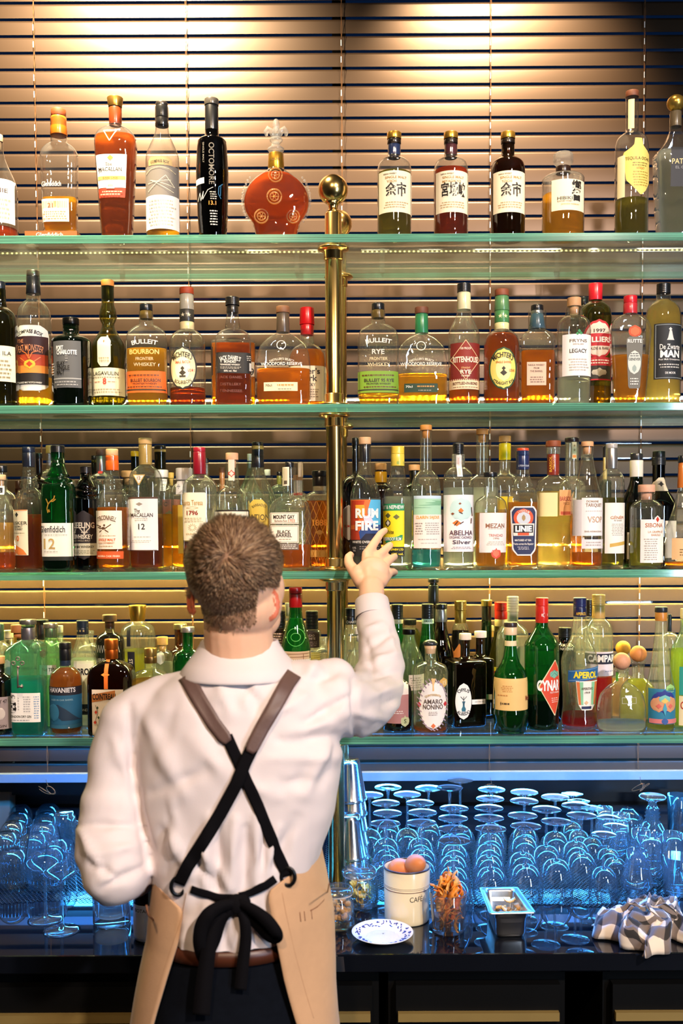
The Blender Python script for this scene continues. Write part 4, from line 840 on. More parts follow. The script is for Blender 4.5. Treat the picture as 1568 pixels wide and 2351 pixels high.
# right of the post
b3(838, 1004, 70, 27, 1062, 1148, [(1004, 1020, 28, '#e0b080', 'cork'), (1022, 1060, 25, '#1c1a1e', '', 26)], 'black-necked rum bottle with flame label that the man reaches for', kind='rum_bottle', sty='s', lq=('water', 1145), d=.030,
   L=[('LR', 805, 1148, 872, 1240, '#e8702c'), ('P', [(1150, 808, 836), (1175, 806, 830), (1195, 806, 822), (1205, 806, 814)], '#c8401c'), ('P', [(1148, 850, 872), (1175, 842, 872), (1200, 846, 872), (1215, 852, 872)], '#58b4dc'), ('P', [(1160, 815, 835), (1178, 818, 838), (1190, 822, 830)], '#f2a830'), ('P', [(1205, 835, 872), (1222, 822, 872), (1240, 812, 872)], '#2a4a8c'), ('P', [(1215, 806, 822), (1240, 806, 826)], '#a83418'), ('P', [(1225, 838, 860), (1240, 825, 870)], '#1c1e3a'), ('P', [(1185, 832, 850), (1202, 836, 856)], '#d8d0e0'), ('T', 'RUM', 842, 1179, 21, '#f6f0ec', 54, .045), ('T', 'FIRE', 842, 1207, 21, '#f6f0ec', 54, .045),
      ('R', 805, 1239, 872, 1276, '#17151a'), ('T', 'WHITE OVERPROOF RUM', 846, 1244, 5.5, '#f0e8e0', 80, .02), ('T', '63%', 814, 1257, 4.5, '#e0d8d0', 10), ('T', 'Vol.', 814, 1263, 4.5, '#e0d8d0', 8), ('N', 824, 1252, 868, 1262, 2, '#8a8484')])
b3(816, 1005, 68, 15, 1090, 1130, [(1005, 1022, 16, '#1a1a1c', ''), (1022, 1088, 15, '#1c1c1e', '')], 'black bottle with long black neck and white oval label, behind the flame-label rum', kind='rum_bottle', g='black', d=.12, sty='r', L=[('LO', 800, 1200, 34, 80, '#e8e4dc'), ('T', 'RUM', 796, 1208, 6, '#c8402c', 14)])
b3(874, 1064, 60, 26, 1110, 1140, [(1064, 1079, 27, '#dca868', 'cork'), (1083, 1108, 28, '#f0b020', '')], 'dark brown bottle with cork and bright yellow neck band', kind='rum_bottle', g='dbrown', d=.17)
b3(913, 1025, 66, 30, 1072, 1150, [(1025, 1042, 31, '#f0d048', 'ring'), (1042, 1070, 31, '#ecd050', '')], 'rum bottle with yellow cap and yellow and green label, touched by the man\'s fingers', kind='rum_bottle', lq=('water', 1140), sty='s', nk=[(1118, 38), (1072, 30)], d=.075,
   L=[('LR', 880, 1157, 926, 1173, '#1c8a58'), ('T', 'WRAY & NEPHEW', 892, 1165, 9, '#f2f0e8', 70, .02), ('R', 880, 1173, 926, 1255, '#f6dc1c'), ('R', 880, 1255, 926, 1276, '#17171a'), ('O', 890, 1184, 11, 13, '#5a5a30'), ('O', 908, 1187, 15, 12, '#6a6a3a'), ('O', 890, 1201, 11, 18, '#4a3a1c'), ('O', 890, 1201, 7, 13, '#e8dcb8'), ('T', 'White', 893, 1221, 9, '#5a3a10', 22), ('P', [(1228, 918, 922), (1232, 885, 922), (1242, 884, 920), (1246, 886, 890)], '#1c8a58'), ('T', 'OVERPROOF RUM', 896, 1237, 8, '#f4f2e8', 46, .02), ('T', 'NEPHEW LTD', 908, 1261, 5, '#f0d820', 30, .03), ('T', '63% vol.', 910, 1271, 5, '#f0d820', 26, .03), ('LR', 897, 1060, 928, 1067, '#2c9a60')])
b3(951, 1067, 56, 22, 1110, 1135, [(1067, 1080, 26, '#dca868', 'cork'), (1080, 1108, 22, '#1c1c1e', '')], 'black-necked bottle with cork between yellow-capped rum and blue-bottomed bottle', kind='rum_bottle', g='dgreen', d=.17)
b3(940, 1170, 34, 14, 1172, 1175, [(1168, 1170, 14, '#1a1a1a', '')], 'pale blank-labelled flask just behind the blue-bottomed bottle', kind='rum_bottle', g='pgreen', d=.13, L=[('LR', 932, 1184, 950, 1254, '#d4e0d4')]) if 0 else None
b3(978, 976, 68, 26, 1080, 1135, [(976, 988, 27, '#c8863c', 'cork')], 'tall clear rum bottle with cork, green landscape label and pale blue bottom', kind='rum_bottle', lq=('blue', 1262), sty='r', nk=[(1078, 27), (996, 26), (988, 29)],
   L=[('LR', 949, 1139, 1011, 1184, '#a8d4b4'), ('P', [(1139, 949, 1011), (1146, 949, 1011)], '#c8dcec'), ('P', [(1150, 990, 1011), (1160, 960, 1011), (1166, 949, 985)], '#7ab08a'), ('R', 949, 1182, 1011, 1258, '#f4e4da'), ('T', 'CLAIRIN SAJOUS', 980, 1189, 7, '#e8a83a', 56, .02), ('N', 952, 1199, 968, 1228, 5, '#9a9088'), ('N', 972, 1199, 1006, 1228, 6, '#a8a098'), ('N', 955, 1236, 1006, 1240, 1, '#b0a8a0'), ('N', 960, 1245, 1002, 1248, 1, '#b0a8a0')])
b3(1052, 1018, 70, 28, 1072, 1116, [(1018, 1042, 25, '#17181a', 'ring'), (1043, 1067, 30, '#d8dce0', 'glass')], 'clear spirit bottle with black cap and white label painted with orange bees', kind='cachaca_bottle', lq=('water', 1120), sty='r', nk=[(1100, 32), (1072, 28), (1066, 28)],
   L=[('LR', 1018, 1137, 1087, 1266, '#f6f0ee'), ('O', 1055, 1170, 50, 54, '#c8e4e0'), ('O', 1054, 1173, 13, 13, '#d87a30'), ('O', 1045, 1201, 20, 14, '#d87a30'), ('O', 1036, 1180, 8, 6, '#8a4a28'), ('O', 1052, 1157, 7, 5, '#8a4a28'), ('I', [[(1050, 1176), (1058, 1180)], [(1048, 1196), (1040, 1206)], [(1052, 1203), (1060, 1198)], [(1078, 1165), (1080, 1185)], [(1078, 1190), (1077, 1202)]], 2, '#4a2418'), ('T', 'ABELHA', 1056, 1223, 11, '#5a3a4c', 56, .01), ('T', 'ORGANIC CACHAÇA', 1055, 1234, 6, '#7a5a6a', 54), ('T', 'Silver', 1057, 1244, 9, '#5a4a5a', 42), ('N', 1032, 1254, 1082, 1260, 2, '#b0a0a8'), ('LR', 1046, 1046, 1058, 1096, '#f2e8e4'), ('R', 1049, 1052, 1055, 1092, '#e8ccc4')])
b3(1107, 985, 74, 28, 1090, 1125, [(985, 998, 27, '#c88a48', 'cork')], 'tall clear cork-stoppered bottle behind the bee-label bottle', kind='rum_bottle', d=.11, lq=('water', 1120), nk=[(1088, 28), (1010, 27), (998, 29)])
b3(1126, 1084, 75, 30, 1138, 1172, [(1084, 1095, 31, '#15161a', '')], 'short rum bottle with flat black cap, white label and round red wax seal', kind='rum_bottle', lq=('honey', 1177), sty='r', base=68,
   L=[('LR', 1098, 1178, 1160, 1268, '#f4ebe4'), ('T', 'MEZAN', 1133, 1207, 10, '#9a6a50', 46, .02), ('T', 'TRINIDAD', 1134, 1229, 6, '#c8786a', 34), ('T', '1996', 1134, 1236, 4.5, '#b88a70', 14), ('N', 1112, 1212, 1156, 1216, 1, '#c8b8a8'), ('N', 1112, 1242, 1156, 1252, 3, '#c8b8a8'), ('LO', 1134, 1270, 23, 25, '#d8503a'), ('O', 1134, 1270, 15, 17, '#e07a5a')])
b3(1159, 1001, 70, 26, 1085, 1125, [(1001, 1015, 27, '#dca45c', 'cork'), (1018, 1056, 27, '#f4d418', '')], 'tall clear bottle with cork and bright yellow neck wrap behind the wax-seal rum', kind='rum_bottle', d=.11, lq=('gold', 1150), L=[('LR', 1142, 1141, 1172, 1170, '#f4d418')])
b3(1200, 1029, 69, 30, 1080, 1152, [(1029, 1036, 28, '#d8502c', ''), (1035, 1046, 30, '#1c3468', 'ring'), (1046, 1078, 30, '#1c2c60', '')], 'flat aquavit bottle with blue cap and blue octagonal label under a red arch', kind='aquavit_bottle', lq=('honey', 1153), n=3.5, dr=.7, sty='s', nk=[(1120, 40), (1100, 37), (1085, 31)],
   L=[('LP', [(1163, 1177, 1221), (1172, 1169, 1228), (1262, 1173, 1226), (1275, 1184, 1216)], '#e8e4e0'), ('P', [(1166, 1179, 1219), (1174, 1172, 1225), (1260, 1176, 1223), (1272, 1185, 1214)], '#232c54'), ('O', 1198, 1189, 44, 42, '#d8542c'), ('O', 1198, 1190, 31, 30, '#c8ccd4'), ('D', 1198, 1189, 12, 16, '#a88a5a'), ('P', [(1202, 1172, 1222), (1230, 1176, 1220)], '#e8dcd0'), ('P', [(1205, 1176, 1219), (1223, 1176, 1219)], '#17161a'), ('T', 'LINIE', 1198, 1214, 13, '#f4f0ec', 36, .05), ('R', 1185, 1223, 1210, 1229, '#d8542c'), ('A', 'LYSHOLM', 1198, 1173, 5, '#f0e0d0', 26, .01, 18), ('T', 'MATURED AT SEA', 1197, 1240, 4.5, '#f0e8e0', 36, .02), ('T', 'Twice across the Equator', 1198, 1249, 5, '#f0e8e0', 44), ('N', 1184, 1254, 1212, 1262, 3, '#c8c4cc'), ('LR', 1186, 1067, 1214, 1074, '#232c54'), ('T', 'LYSHOLM', 1200, 1070, 4, '#c8ccd4', 24)])
b3(1270, 1012, 76, 28, 1092, 1128, [(1012, 1026, 34, '#8a4420', 'wood'), (1026, 1042, 31, '#d8cca8', 'glass'), (1043, 1091, 28, '#982c14', '')], 'pisco bottle with brown stopper, rust-red neck and thick carved glass foot', kind='pisco_bottle', lq=('pale', 1128), sty='r', n=4, dr=.8,
   L=[('LR', 1278, 1126, 1306, 1184, '#f0a868'), ('T', 'BARSOL', 1292, 1146, 10, '#a83c2c', 26), ('T', 'PISCO', 1294, 1157, 6, '#a8703c', 14), ('R', 1281, 1175, 1305, 1182, '#c85a3c'), ('LR', 1232, 1132, 1274, 1186, '#ecd898'), ('E',), ('S', 'BARSOL', 1262, 1066, 6, '#f0b03a', 36, .02), ('S', 'PISCO', 1268, 1068, 4, '#f0b03a', 20)])
b3(1313, 1005, 62, 31, 1100, 1125, [(1005, 1015, 32, '#2a1c20', ''), (1015, 1057, 31, '#d8d4cc', 'glass')], 'clear-necked amber bottle with dark cap and star strip, behind rust-necked pisco', kind='rum_bottle', d=.11, lq=('amber', 1178), L=[('LR', 1310, 1016, 1320, 1054, '#ecd8a8'), ('T', '★', 1315, 1024, 6, '#a07a3a', 6), ('T', '★', 1315, 1034, 6, '#a07a3a', 6), ('R', 1311, 1046, 1319, 1052, '#e88a3a'), ('LR', 1304, 1144, 1316, 1180, '#f2e8cc')])
b3(1348, 1014, 70, 27, 1050, 1142, [(1014, 1025, 28, '#dca474', 'cork')], 'armagnac bottle with cork, sloping shoulders and white label', kind='armagnac_bottle', lq=('amber', 1268), sty='c', nk=[(1050, 28), (1030, 27), (1025, 29)],
   L=[('LR', 1329, 1144, 1383, 1230, '#f2ece8'), ('R', 1314, 1148, 1329, 1230, '#e4dcdc'), ('T', 'DOMAINE', 1353, 1152, 5, '#a89078', 28), ('T', 'TARIQUET', 1357, 1161, 8, '#9a7a62', 40), ('T', 'VSOP', 1360, 1193, 14, '#c8a488', 38), ('T', 'BAS-ARMAGNAC', 1357, 1220, 4, '#b09a88', 44), ('N', 1334, 1172, 1378, 1176, 1, '#c8bcb4'), ('LR', 1329, 1238, 1382, 1259, '#ece4e2'), ('N', 1336, 1242, 1376, 1254, 2, '#b8a8a0')])
b3(1404, 1019, 59, 26, 1077, 1125, [(1019, 1029, 26, '#b0aaa4', ''), (1029, 1076, 27, '#b8b4b0', 'metal')], 'slim liqueur bottle with grey metal neck and white label crossed by a gold strip', kind='liqueur_bottle', lq=('olive', 1143), sty='r', g='clear',
   L=[('LR', 1384, 1155, 1431, 1270, '#f4ece0'), ('T', 'GÉNÉPI', 1411, 1188, 7, '#b8703a', 32, .01), ('N', 1397, 1202, 1426, 1230, 8, '#b0a498'), ('T', 'le Grand', 1412, 1195, 3.5, '#8a7a6a', 18), ('Q', 1394, 1248, 1431, 1256, '#d0a850', 6)])
b3(1389, 1025, 30, 8, 1100, 1110, [(1025, 1050, 10, '#1a1a1c', 'ring'), (1050, 1106, 9, '#d8c070', '')], 'black-capped bottle with yellow neck paper just behind the grey-necked liqueur', kind='liqueur_bottle', g='dgreen', d=.14)
b3(1461, 1041, 62, 27, 1096, 1160, [(1041, 1057, 28, '#2a2a2c', ''), (1057, 1095, 30, '#e8e2d0', '')], 'dark green bottle with white-wrapped neck and black cap, second row', kind='liqueur_bottle', g='dgreen', d=.11, lq=('black', 1100), sty='s', L=[('LR', 1436, 1222, 1480, 1283, '#e8e0c8'), ('N', 1438, 1240, 1476, 1270, 3, '#8a8474')])
b3(1484, 1113, 75, 36, 1148, 1174, [(1113, 1130, 38, '#e0a888', 'cork')], 'short grappa bottle with fat cork, tall white label and pale yellow spirit', kind='grappa_bottle', lq=('lime', 1211), sty='q', nk=[(1147, 36), (1134, 36), (1130, 40)],
   L=[('LR', 1462, 1193, 1521, 1291, '#f6eee4'), ('T', 'SIBONA', 1493, 1206, 10, '#b8704a', 44), ('T', 'LA GRAPPA DI', 1496, 1221, 5, '#c8946a', 38), ('T', 'BAROLO', 1496, 1228, 5, '#c8946a', 24), ('N', 1468, 1235, 1500, 1286, 10, '#b0a498'), ('O', 1499, 1193, 16, 18, '#f6eee4'), ('O', 1499, 1193, 9, 14, '#c8402c')])
b3(1512, 1036, 82, 28, 1105, 1165, [(1036, 1050, 28, '#14161a', ''), (1050, 1068, 31, '#1a1c20', 'ring')], 'black bottle with crested paper seal on its neck, behind the fat-cork grappa', kind='liqueur_bottle', g='black', d=.12, sty='s', L=[('LP', [(1097, 1508, 1520), (1110, 1496, 1528), (1128, 1497, 1529)], '#e0d0b0'), ('O', 1513, 1112, 16, 12, '#3a3024'), ('LR', 1515, 1196, 1545, 1280, '#e8e0d0')])
b3(1567, 1046, 78, 20, 1120, 1215, [(1046, 1062, 22, '#1a1c20', ''), (1062, 1120, 20, '#c8702c', '', 24)], 'cone-shaped bottle with orange neck and peach label, cut by the picture edge', kind='liqueur_bottle', lq=('amber', 1290), sty='c', L=[('LR', 1536, 1235, 1598, 1284, '#eec088'), ('N', 1548, 1258, 1580, 1276, 3, '#8a6a3a'), ('T', 'R', 1562, 1222, 9, '#c8703c', 6)])

# ------------------------------------------------------------------ lowest shelf
def b4(x, top, wb, wn, yn, ys, caps, lab, **k): return bt(4, x, top, wb, wn, yn, ys, caps, lab, **k)
b4(0, 1506, 58, 20, 1545, 1570, [(1506, 1523, 23, '#c8945c', 'cork')], 'corked black gin bottle with grey stamp-like label at the picture edge', kind='gin_bottle', g='dbrown', lq=('black', 1550), sty='q', L=[('LR', -28, 1596, 27, 1669, '#9a8a8c'), ('O', 0, 1634, 36, 36, '#c8bcb8'), ('T', 'MONKEY 47', -1, 1606, 8, '#3a2e30', 48), ('T', 'DRY GIN', 2, 1662, 6, '#3a2e30', 38), ('O', 0, 1634, 14, 18, '#4a3e40')])
b4(65, 1422, 74, 30, 1468, 1496, [(1422, 1433, 38, '#a8a49c', 'metal'), (1440, 1468, 32, '#aaa6b0', 'metal')], 'aqua green gin bottle with a key on its front and white 3 label', kind='gin_bottle', g='aqua', lq=('blue', 1555), sty='q', n=5, dr=.9, d=.012,
   L=[('LR', 27, 1586, 98, 1652, '#f4f2f2'), ('T', 'Nº:', 36, 1594, 8, '#17181c', 14, .03), ('T', '3', 37, 1617, 26, '#17181c', 17, .045), ('T', 'LONDON DRY GIN', 54, 1639, 5.5, '#17181c', 49, .02), ('V', 'A B C D E', 50, 1610, 3, '#8a8a90', 30), ('N', 60, 1592, 78, 1630, 7, '#b0b0b8'), ('N', 30, 1645, 78, 1650, 1, '#a0a0a8'), ('N', 84, 1592, 96, 1645, 10, '#8aa8d0')])
b4(117, 1430, 66, 30, 1462, 1510, [(1430, 1441, 33, '#d0c4b0', 'metal'), (1441, 1462, 30, '#b8b0a4', 'metal')], 'light green gin bottle with silver cap and round red seal', kind='gin_bottle', g='lgreen', lq=('water', 1560), d=.10, sty='s', L=[('LO', 106, 1497, 17, 20, '#a81c28'), ('LR', 98, 1523, 136, 1545, '#dce4d0'), ('T', 'No TEN', 121, 1533, 8, '#2a4a34', 30, .02)])
b4(150, 1474, 75, 26, 1530, 1570, [(1474, 1489, 28, '#17171c', ''), (1489, 1515, 27, '#14151c', ''), (1513, 1528, 25, '#1c3050', '')], 'small round gin bottle with black cap, amber glass and deep blue label', kind='gin_bottle', lq=('dark', 1535), sty='r', d=.012, base=72,
   L=[('LR', 113, 1572, 188, 1592, '#1c1c2c'), ('T', 'HAVANIETS', 150, 1579, 11, '#d8d4dc', 64, .03), ('R', 113, 1591, 188, 1658, '#1c5a80'), ('P', [(1612, 138, 142), (1624, 134, 162), (1640, 140, 178), (1648, 150, 186)], '#17304a'), ('T', 'AGED IN OAK BARREL', 150, 1601, 4, '#88b0c8', 52), ('O', 130, 1630, 28, 40, '#2a6c90'), ('R', 113, 1658, 188, 1666, '#2a6484'), ('O', 165, 1664, 4, 4, '#d8d4dc')])
b4(190, 1424, 62, 26, 1457, 1516, [(1424, 1440, 27, '#1c2838', 'ring'), (1440, 1456, 27, '#1a2230', '')], 'clear gin bottle with navy cap, frosted panel and large black lettering', kind='gin_bottle', lq=('water', 1512), d=.11, sty='c', n=4, dr=.9,
   L=[('LR', 176, 1514, 221, 1612, '#e4e4c0'), ('R', 176, 1520, 221, 1546, '#f0ecd0'), ('T', "BROKER'S", 213, 1538, 15, '#17181a', 58, .04), ('R', 180, 1612, 221, 1636, '#17202c'), ('T', 'LONDON', 202, 1625, 6, '#d8d4c8', 30), ('T', '★ ★ ★', 188, 1447, 5, '#c8b070', 20)])
b4(252, 1411, 66, 22, 1450, 1480, [(1411, 1426, 33, '#8a5a34', 'cork')], 'rounded flask of black-looking gin with brown stopper and etched zigzag glass', kind='gin_bottle', g='smoke', lq=('black', 1455), d=.11, sty='r', L=[('E',), ('I', [[(224+q*6, 1495), (227+q*6, 1478), (230+q*6, 1495)] for q in range(9)], 1, '#b8b0a0'), ('T', 'LIBBY', 240, 1512, 9, '#b8b0a0', 34)])
b4(256, 1467, 104, 27, 1515, 1562, [(1467, 1490, 31, '#d8742c', 'metal'), (1490, 1512, 30, '#c86424', 'metal')], 'square brown liqueur bottle with orange cap, orange ribbon and cream fruit label', kind='liqueur_bottle', g='dbrown', lq=('rum', 1530), n=5, dr=.75, sty='r', d=.012,
   L=[('LR', 219, 1577, 290, 1680, '#f2e0cc'), ('Q', 219, 1588, 272, 1606, '#c87a3a', 9), ('T', 'COINTREAU', 247, 1593, 14, '#17130f', 52, .03), ('O', 228, 1628, 7, 9, '#d8402c'), ('O', 226, 1651, 7, 9, '#d8402c'), ('O', 232, 1618, 5, 8, '#3a4a2c'), ('O', 234, 1640, 5, 8, '#3a4a2c'), ('I', [[(228, 1612), (233, 1630), (228, 1645), (232, 1660)]], 1, '#5a3a2c'), ('LR', 247, 1511, 256, 1576, '#e8701c'), ('LO', 250, 1544, 20, 12, '#d89038')])
b4(316, 1389, 80, 30, 1427, 1462, [(1389, 1425, 40, '#c8963c', 'metal', 33)], 'large clear round-shouldered elderflower liqueur bottle with flared gold stopper', kind='liqueur_bottle', lq=('lime', 1492), d=.11, sty='r', mid=(1560, 70), L=[('LR', 298, 1436, 307, 1480, '#1c1c28'), ('LR', 299, 1492, 316, 1560, '#1c1c28'), ('V', 'ST-GERMAIN', 307, 1538, 9, '#e8e0c8', 60, .02)])
b4(346, 1487, 92, 27, 1535, 1570, [(1487, 1506, 29, '#b89454', 'metal'), (1506, 1522, 29, '#8a6a3c', 'metal')], 'low clear bottle with gold screw cap above the man\'s shoulder', kind='liqueur_bottle', lq=('gold', 1560), sty='r', d=.02)
b4(373, 1462, 48, 20, 1492, 1512, [(1462, 1480, 25, '#d8a854', 'cork')], 'small clear bottle with gold cork and oval neck label', kind='liqueur_bottle', d=.09, lq=('water', 1520), L=[('LO', 372, 1508, 20, 30, '#e0e4d0')])
b4(414, 1432, 66, 26, 1485, 1512, [(1432, 1444, 31, '#d8c48c', 'metal')], 'brown glass bottle with cream cap behind the man\'s shoulder', kind='liqueur_bottle', g='brown', d=.10, sty='r')
b4(431, 1439, 70, 24, 1490, 1518, [(1439, 1451, 32, '#dcd0c0', 'metal')], 'bright green bottle with white cap beside the man\'s shoulder', kind='liqueur_bottle', g='green', d=.035, sty='r')
b4(0, 1432, 50, 18, 1475, 1500, [(1432, 1470, 18, '#2a4a3c', '')], 'bottle with dark green neck at the picture edge, back of the lowest shelf', kind='gin_bottle', d=.13)
b4(20, 1447, 50, 20, 1475, 1500, [(1447, 1464, 22, '#e4d4a8', 'cork')], 'clear bottle with pale cap left of the brown-stoppered gin, back row', kind='gin_bottle', d=.17)
b4(42, 1434, 68, 20, 1478, 1515, [(1434, 1452, 32, '#b8743c', 'cork')], 'pale aqua bottle with brown stopper behind the key gin bottle', kind='gin_bottle', g='aqua', d=.12, L=[('LR', 30, 1462, 42, 1476, '#d8b040'), ('O', 25, 1530, 26, 40, '#d8e4dc')])
b4(97, 1422, 60, 26, 1470, 1495, [(1422, 1433, 30, '#2a2c30', ''), (1433, 1468, 26, '#1c1e24', '')], 'bottle with tall black neck behind the key gin bottle', kind='gin_bottle', d=.18)
b4(138, 1436, 56, 14, 1470, 1500, [(1436, 1452, 14, '#d8d0b8', '')], 'bottle with small white cap behind the red-seal gin', kind='gin_bottle', d=.18, g='pgreen')
b4(205, 1450, 60, 20, 1475, 1500, [(1448, 1456, 22, '#d8dcd8', 'glass')], 'clear glass carafe behind the black-lettered gin bottle', kind='gin_bottle', d=.18)
# middle, between head and post
b4(679, 1348, 68, 29, 1400, 1490, [(1348, 1362, 30, '#b8181c', ''), (1363, 1394, 30, '#a81418', '')], 'green maraschino bottle with red cap and straw-wrapped body beside the man\'s neck', kind='liqueur_bottle', g='green', lq=('water', 1420), sty='s', d=.06,
   L=[('LR', 643, 1492, 714, 1512, '#d8b898'), ('I', [[(645, 1498), (712, 1497)], [(645, 1505), (712, 1504)], [(664, 1500), (664, 1510)], [(697, 1498), (697, 1510)]], 1.2, '#8a5a3a'), ('LR', 643, 1510, 712, 1534, '#f0ecec'), ('T', 'LUXARDO', 683, 1521, 9, '#d0202c', 50, .03), ('E',), ('I', [[(680+20*math.cos(q*PI/10), 1460+20*math.sin(q*PI/10)) for q in range(21)], [(680+11*math.cos(q*PI/8), 1460+9*math.sin(q*PI/8)) for q in range(17)]], 1.2, '#58b858')])
b4(716, 1402, 42, 26, 1445, 1452, [(1402, 1444, 29, '#14161c', 'ring')], 'cacao liqueur bottle with black cap, brown label and ribbed glass', kind='liqueur_bottle', d=.07, sty='q', lq=('pale', 1500), L=[('LR', 700, 1445, 733, 1485, '#3a2a26'), ('T', 'CACAO', 712, 1457, 5, '#d8c4b0', 20), ('T', 'WHITE', 714, 1464, 5, '#d8c4b0', 20), ('N', 702, 1470, 730, 1482, 3, '#9a8474'), ('E',), ('I', [[(697, 1490+q*5), (736, 1490+q*5)] for q in range(10)], 1, '#e8dcc0')])
b4(642, 1402, 42, 26, 1445, 1452, [(1402, 1442, 27, '#17161c', 'ring')], 'black-capped liqueur bottle with brown label peeking out beside the man\'s jaw', kind='liqueur_bottle', d=.07, sty='q', g='dbrown', L=[('LR', 624, 1446, 652, 1484, '#4a3428'), ('N', 628, 1450, 650, 1480, 5, '#d8b898')])
b4(661, 1384, 50, 13, 1440, 1460, [(1384, 1414, 13, '#e8dcb0', '')], 'bottle with cream cap half hidden behind the red-capped green one', kind='liqueur_bottle', d=.17)
b4(745, 1470, 56, 20, 1485, 1510, [(1462, 1472, 20, '#d8d4cc', 'glass')], 'round clear bottle hidden behind the front brass post', kind='liqueur_bottle', d=.17)
b4(806, 1396, 60, 27, 1432, 1500, [(1396, 1414, 28, '#17171a', 'ring'), (1414, 1433, 28, '#1a1a1c', '')], 'clear bottle with black cap between the brass post and the raised sleeve', kind='liqueur_bottle', d=.08, sty='s', lq=('gold', 1640), L=[('E',), ('T', 'CHART', 806, 1427, 6, '#e8d8c0', 24, .02)])
b4(826, 1440, 62, 26, 1490, 1530, [(1440, 1455, 26, '#d8d0c0', 'cork')], 'round clear bottle mostly hidden behind the raised sleeve', kind='liqueur_bottle', d=.02, sty='r', lq=('pale', 1600))
# right of the sleeve
b4(912, 1387, 66, 26, 1432, 1500, [(1387, 1421, 27, '#17181a', 'ring'), (1421, 1431, 27, '#ecd4a0', '')], 'green vermouth bottle with black cap and cream neck ring beside the sleeve', kind='vermouth_bottle', g='green', d=.13, sty='s', lq=('black', 1500))
b4(941, 1421, 60, 28, 1440, 1490, [(1421, 1434, 30, '#15161a', '')], 'clear bottle with flat black cap and golden contents behind the pale green flask', kind='liqueur_bottle', d=.18, lq=('olive', 1438), sty='r')
b4(939, 1443, 68, 26, 1460, 1520, [(1443, 1456, 30, '#1a1a1c', 'metal')], 'round pale green flask with black cap and white paper label', kind='liqueur_bottle', g='pgreen', d=.09, sty='s', L=[('LR', 936, 1545, 972, 1580, '#e8d8c8'), ('N', 938, 1550, 968, 1576, 5, '#a89888')])
b4(912, 1520, 68, 26, 1560, 1600, [(1500, 1520, 24, '#17181a', '')], 'dark wine bottle with dusky pink label under the man\'s elbow', kind='wine_bottle', g='dbrown', lq=('black', 1590), sty='r', d=.02, L=[('LR', 880, 1550, 936, 1655, '#b87a74'), ('R', 880, 1550, 936, 1590, '#e8d4c8'), ('N', 900, 1625, 925, 1634, 2, '#f0dcd0'), ('LO', 928, 1650, 20, 26, '#c8c490'), ('T', 'S', 928, 1650, 10, '#5a5a30', 6)])
b4(982, 1386, 56, 27, 1432, 1520, [(1386, 1420, 28, '#15171a', 'ring'), (1420, 1431, 28, '#c8dcc8', '')], 'deep green cone-shaped amaro bottle with black cap', kind='amaro_bottle', g='green', d=.095, sty='c', lq=('black', 1475), L=[('E',), ('T', 'AMARO', 982, 1425, 5, '#2a4a34', 22)])
b4(995, 1328, 42, 22, 1390, 1440, [(1328, 1337, 25, '#1a1a1c', ''), (1337, 1343, 17, '#e8c898', ''), (1343, 1388, 24, '#15161a', '')], 'tall black-necked bottle with round green neck label rising just under the shelf above', kind='amaro_bottle', g='dgreen', d=.19, sty='r', L=[('LO', 995, 1378, 24, 26, '#a8c89c'), ('O', 995, 1378, 16, 17, '#3c7a4a')])
b4(1013, 1386, 60, 25, 1432, 1510, [(1386, 1398, 27, '#1a1a1c', ''), (1398, 1427, 26, '#a8a4a8', 'metal', 28)], 'pear-shaped dark bottle with black cap and silver neck sleeve', kind='amaro_bottle', g='dbrown', d=.10, sty='s', lq=('black', 1440))
b4(988, 1468, 81, 26, 1518, 1545, [(1468, 1481, 34, '#26282c', 'dome'), (1481, 1500, 28, '#dcb48c', '', 22)], 'round clear amaro bottle with black dome stopper and wreath-shaped cream label', kind='amaro_bottle', lq=('dark', 1662), sty='r', d=.012,
   L=[('LO', 991, 1612, 62, 108, '#efe6e0'), ('I', [[(991+33*math.cos(q*PI/14)-3, 1612+57*math.sin(q*PI/14)-4), (991+31*math.cos(q*PI/14)+4, 1612+54*math.sin(q*PI/14)+4)] for q in range(28)], 2.6, '#a890a0'), ('O', 960, 1612, 9, 13, '#c02430'), ('O', 1019, 1611, 9, 13, '#c02430'), ('O', 991, 1659, 11, 12, '#e0703c'), ('T', 'AMARO', 991, 1604, 11, '#5a4a44', 44), ('T', 'NONINO', 991, 1616, 11, '#5a4a44', 46), ('A', 'QUINTESSENTIA', 991, 1589, 5, '#c8a050', 38, .01, 34), ('N', 980, 1626, 1002, 1636, 3, '#a89a94'), ('P', [(1552, 986, 996), (1562, 988, 994), (1566, 990, 992), (1580, 989, 993)], '#e8b87a'), ('LO', 1015, 1563, 20, 24, '#d8a85a'), ('T', '15', 1017, 1563, 9, '#f4e8cc', 10)])
b4(1057, 1379, 70, 25, 1430, 1475, [(1379, 1400, 28, '#c8a558', 'metal ring'), (1400, 1430, 26, '#c0a050', 'metal')], 'clear-necked bottle of black liqueur with gold cap, orange diamond on its side', kind='amaro_bottle', d=.13, lq=('black', 1448), sty='r', g='clear', L=[('D', 1052, 1500, 30, 50, '#c87830')])
b4(1117, 1377, 54, 22, 1425, 1455, [(1377, 1391, 25, '#d8c070', 'metal ring'), (1391, 1424, 22, '#1a2024', '')], 'broad dark bottle with gold cap and black neck, back row', kind='amaro_bottle', g='dgreen', d=.16, sty='r')
b4(1124, 1436, 30, 16, 1455, 1475, [(1436, 1448, 20, '#e4c8a0', 'cork'), (1448, 1462, 18, '#c89a54', '')], 'small bottle with pale cork between the dark square bottles and the red-capped one', kind='amaro_bottle', g='dbrown', d=.14)
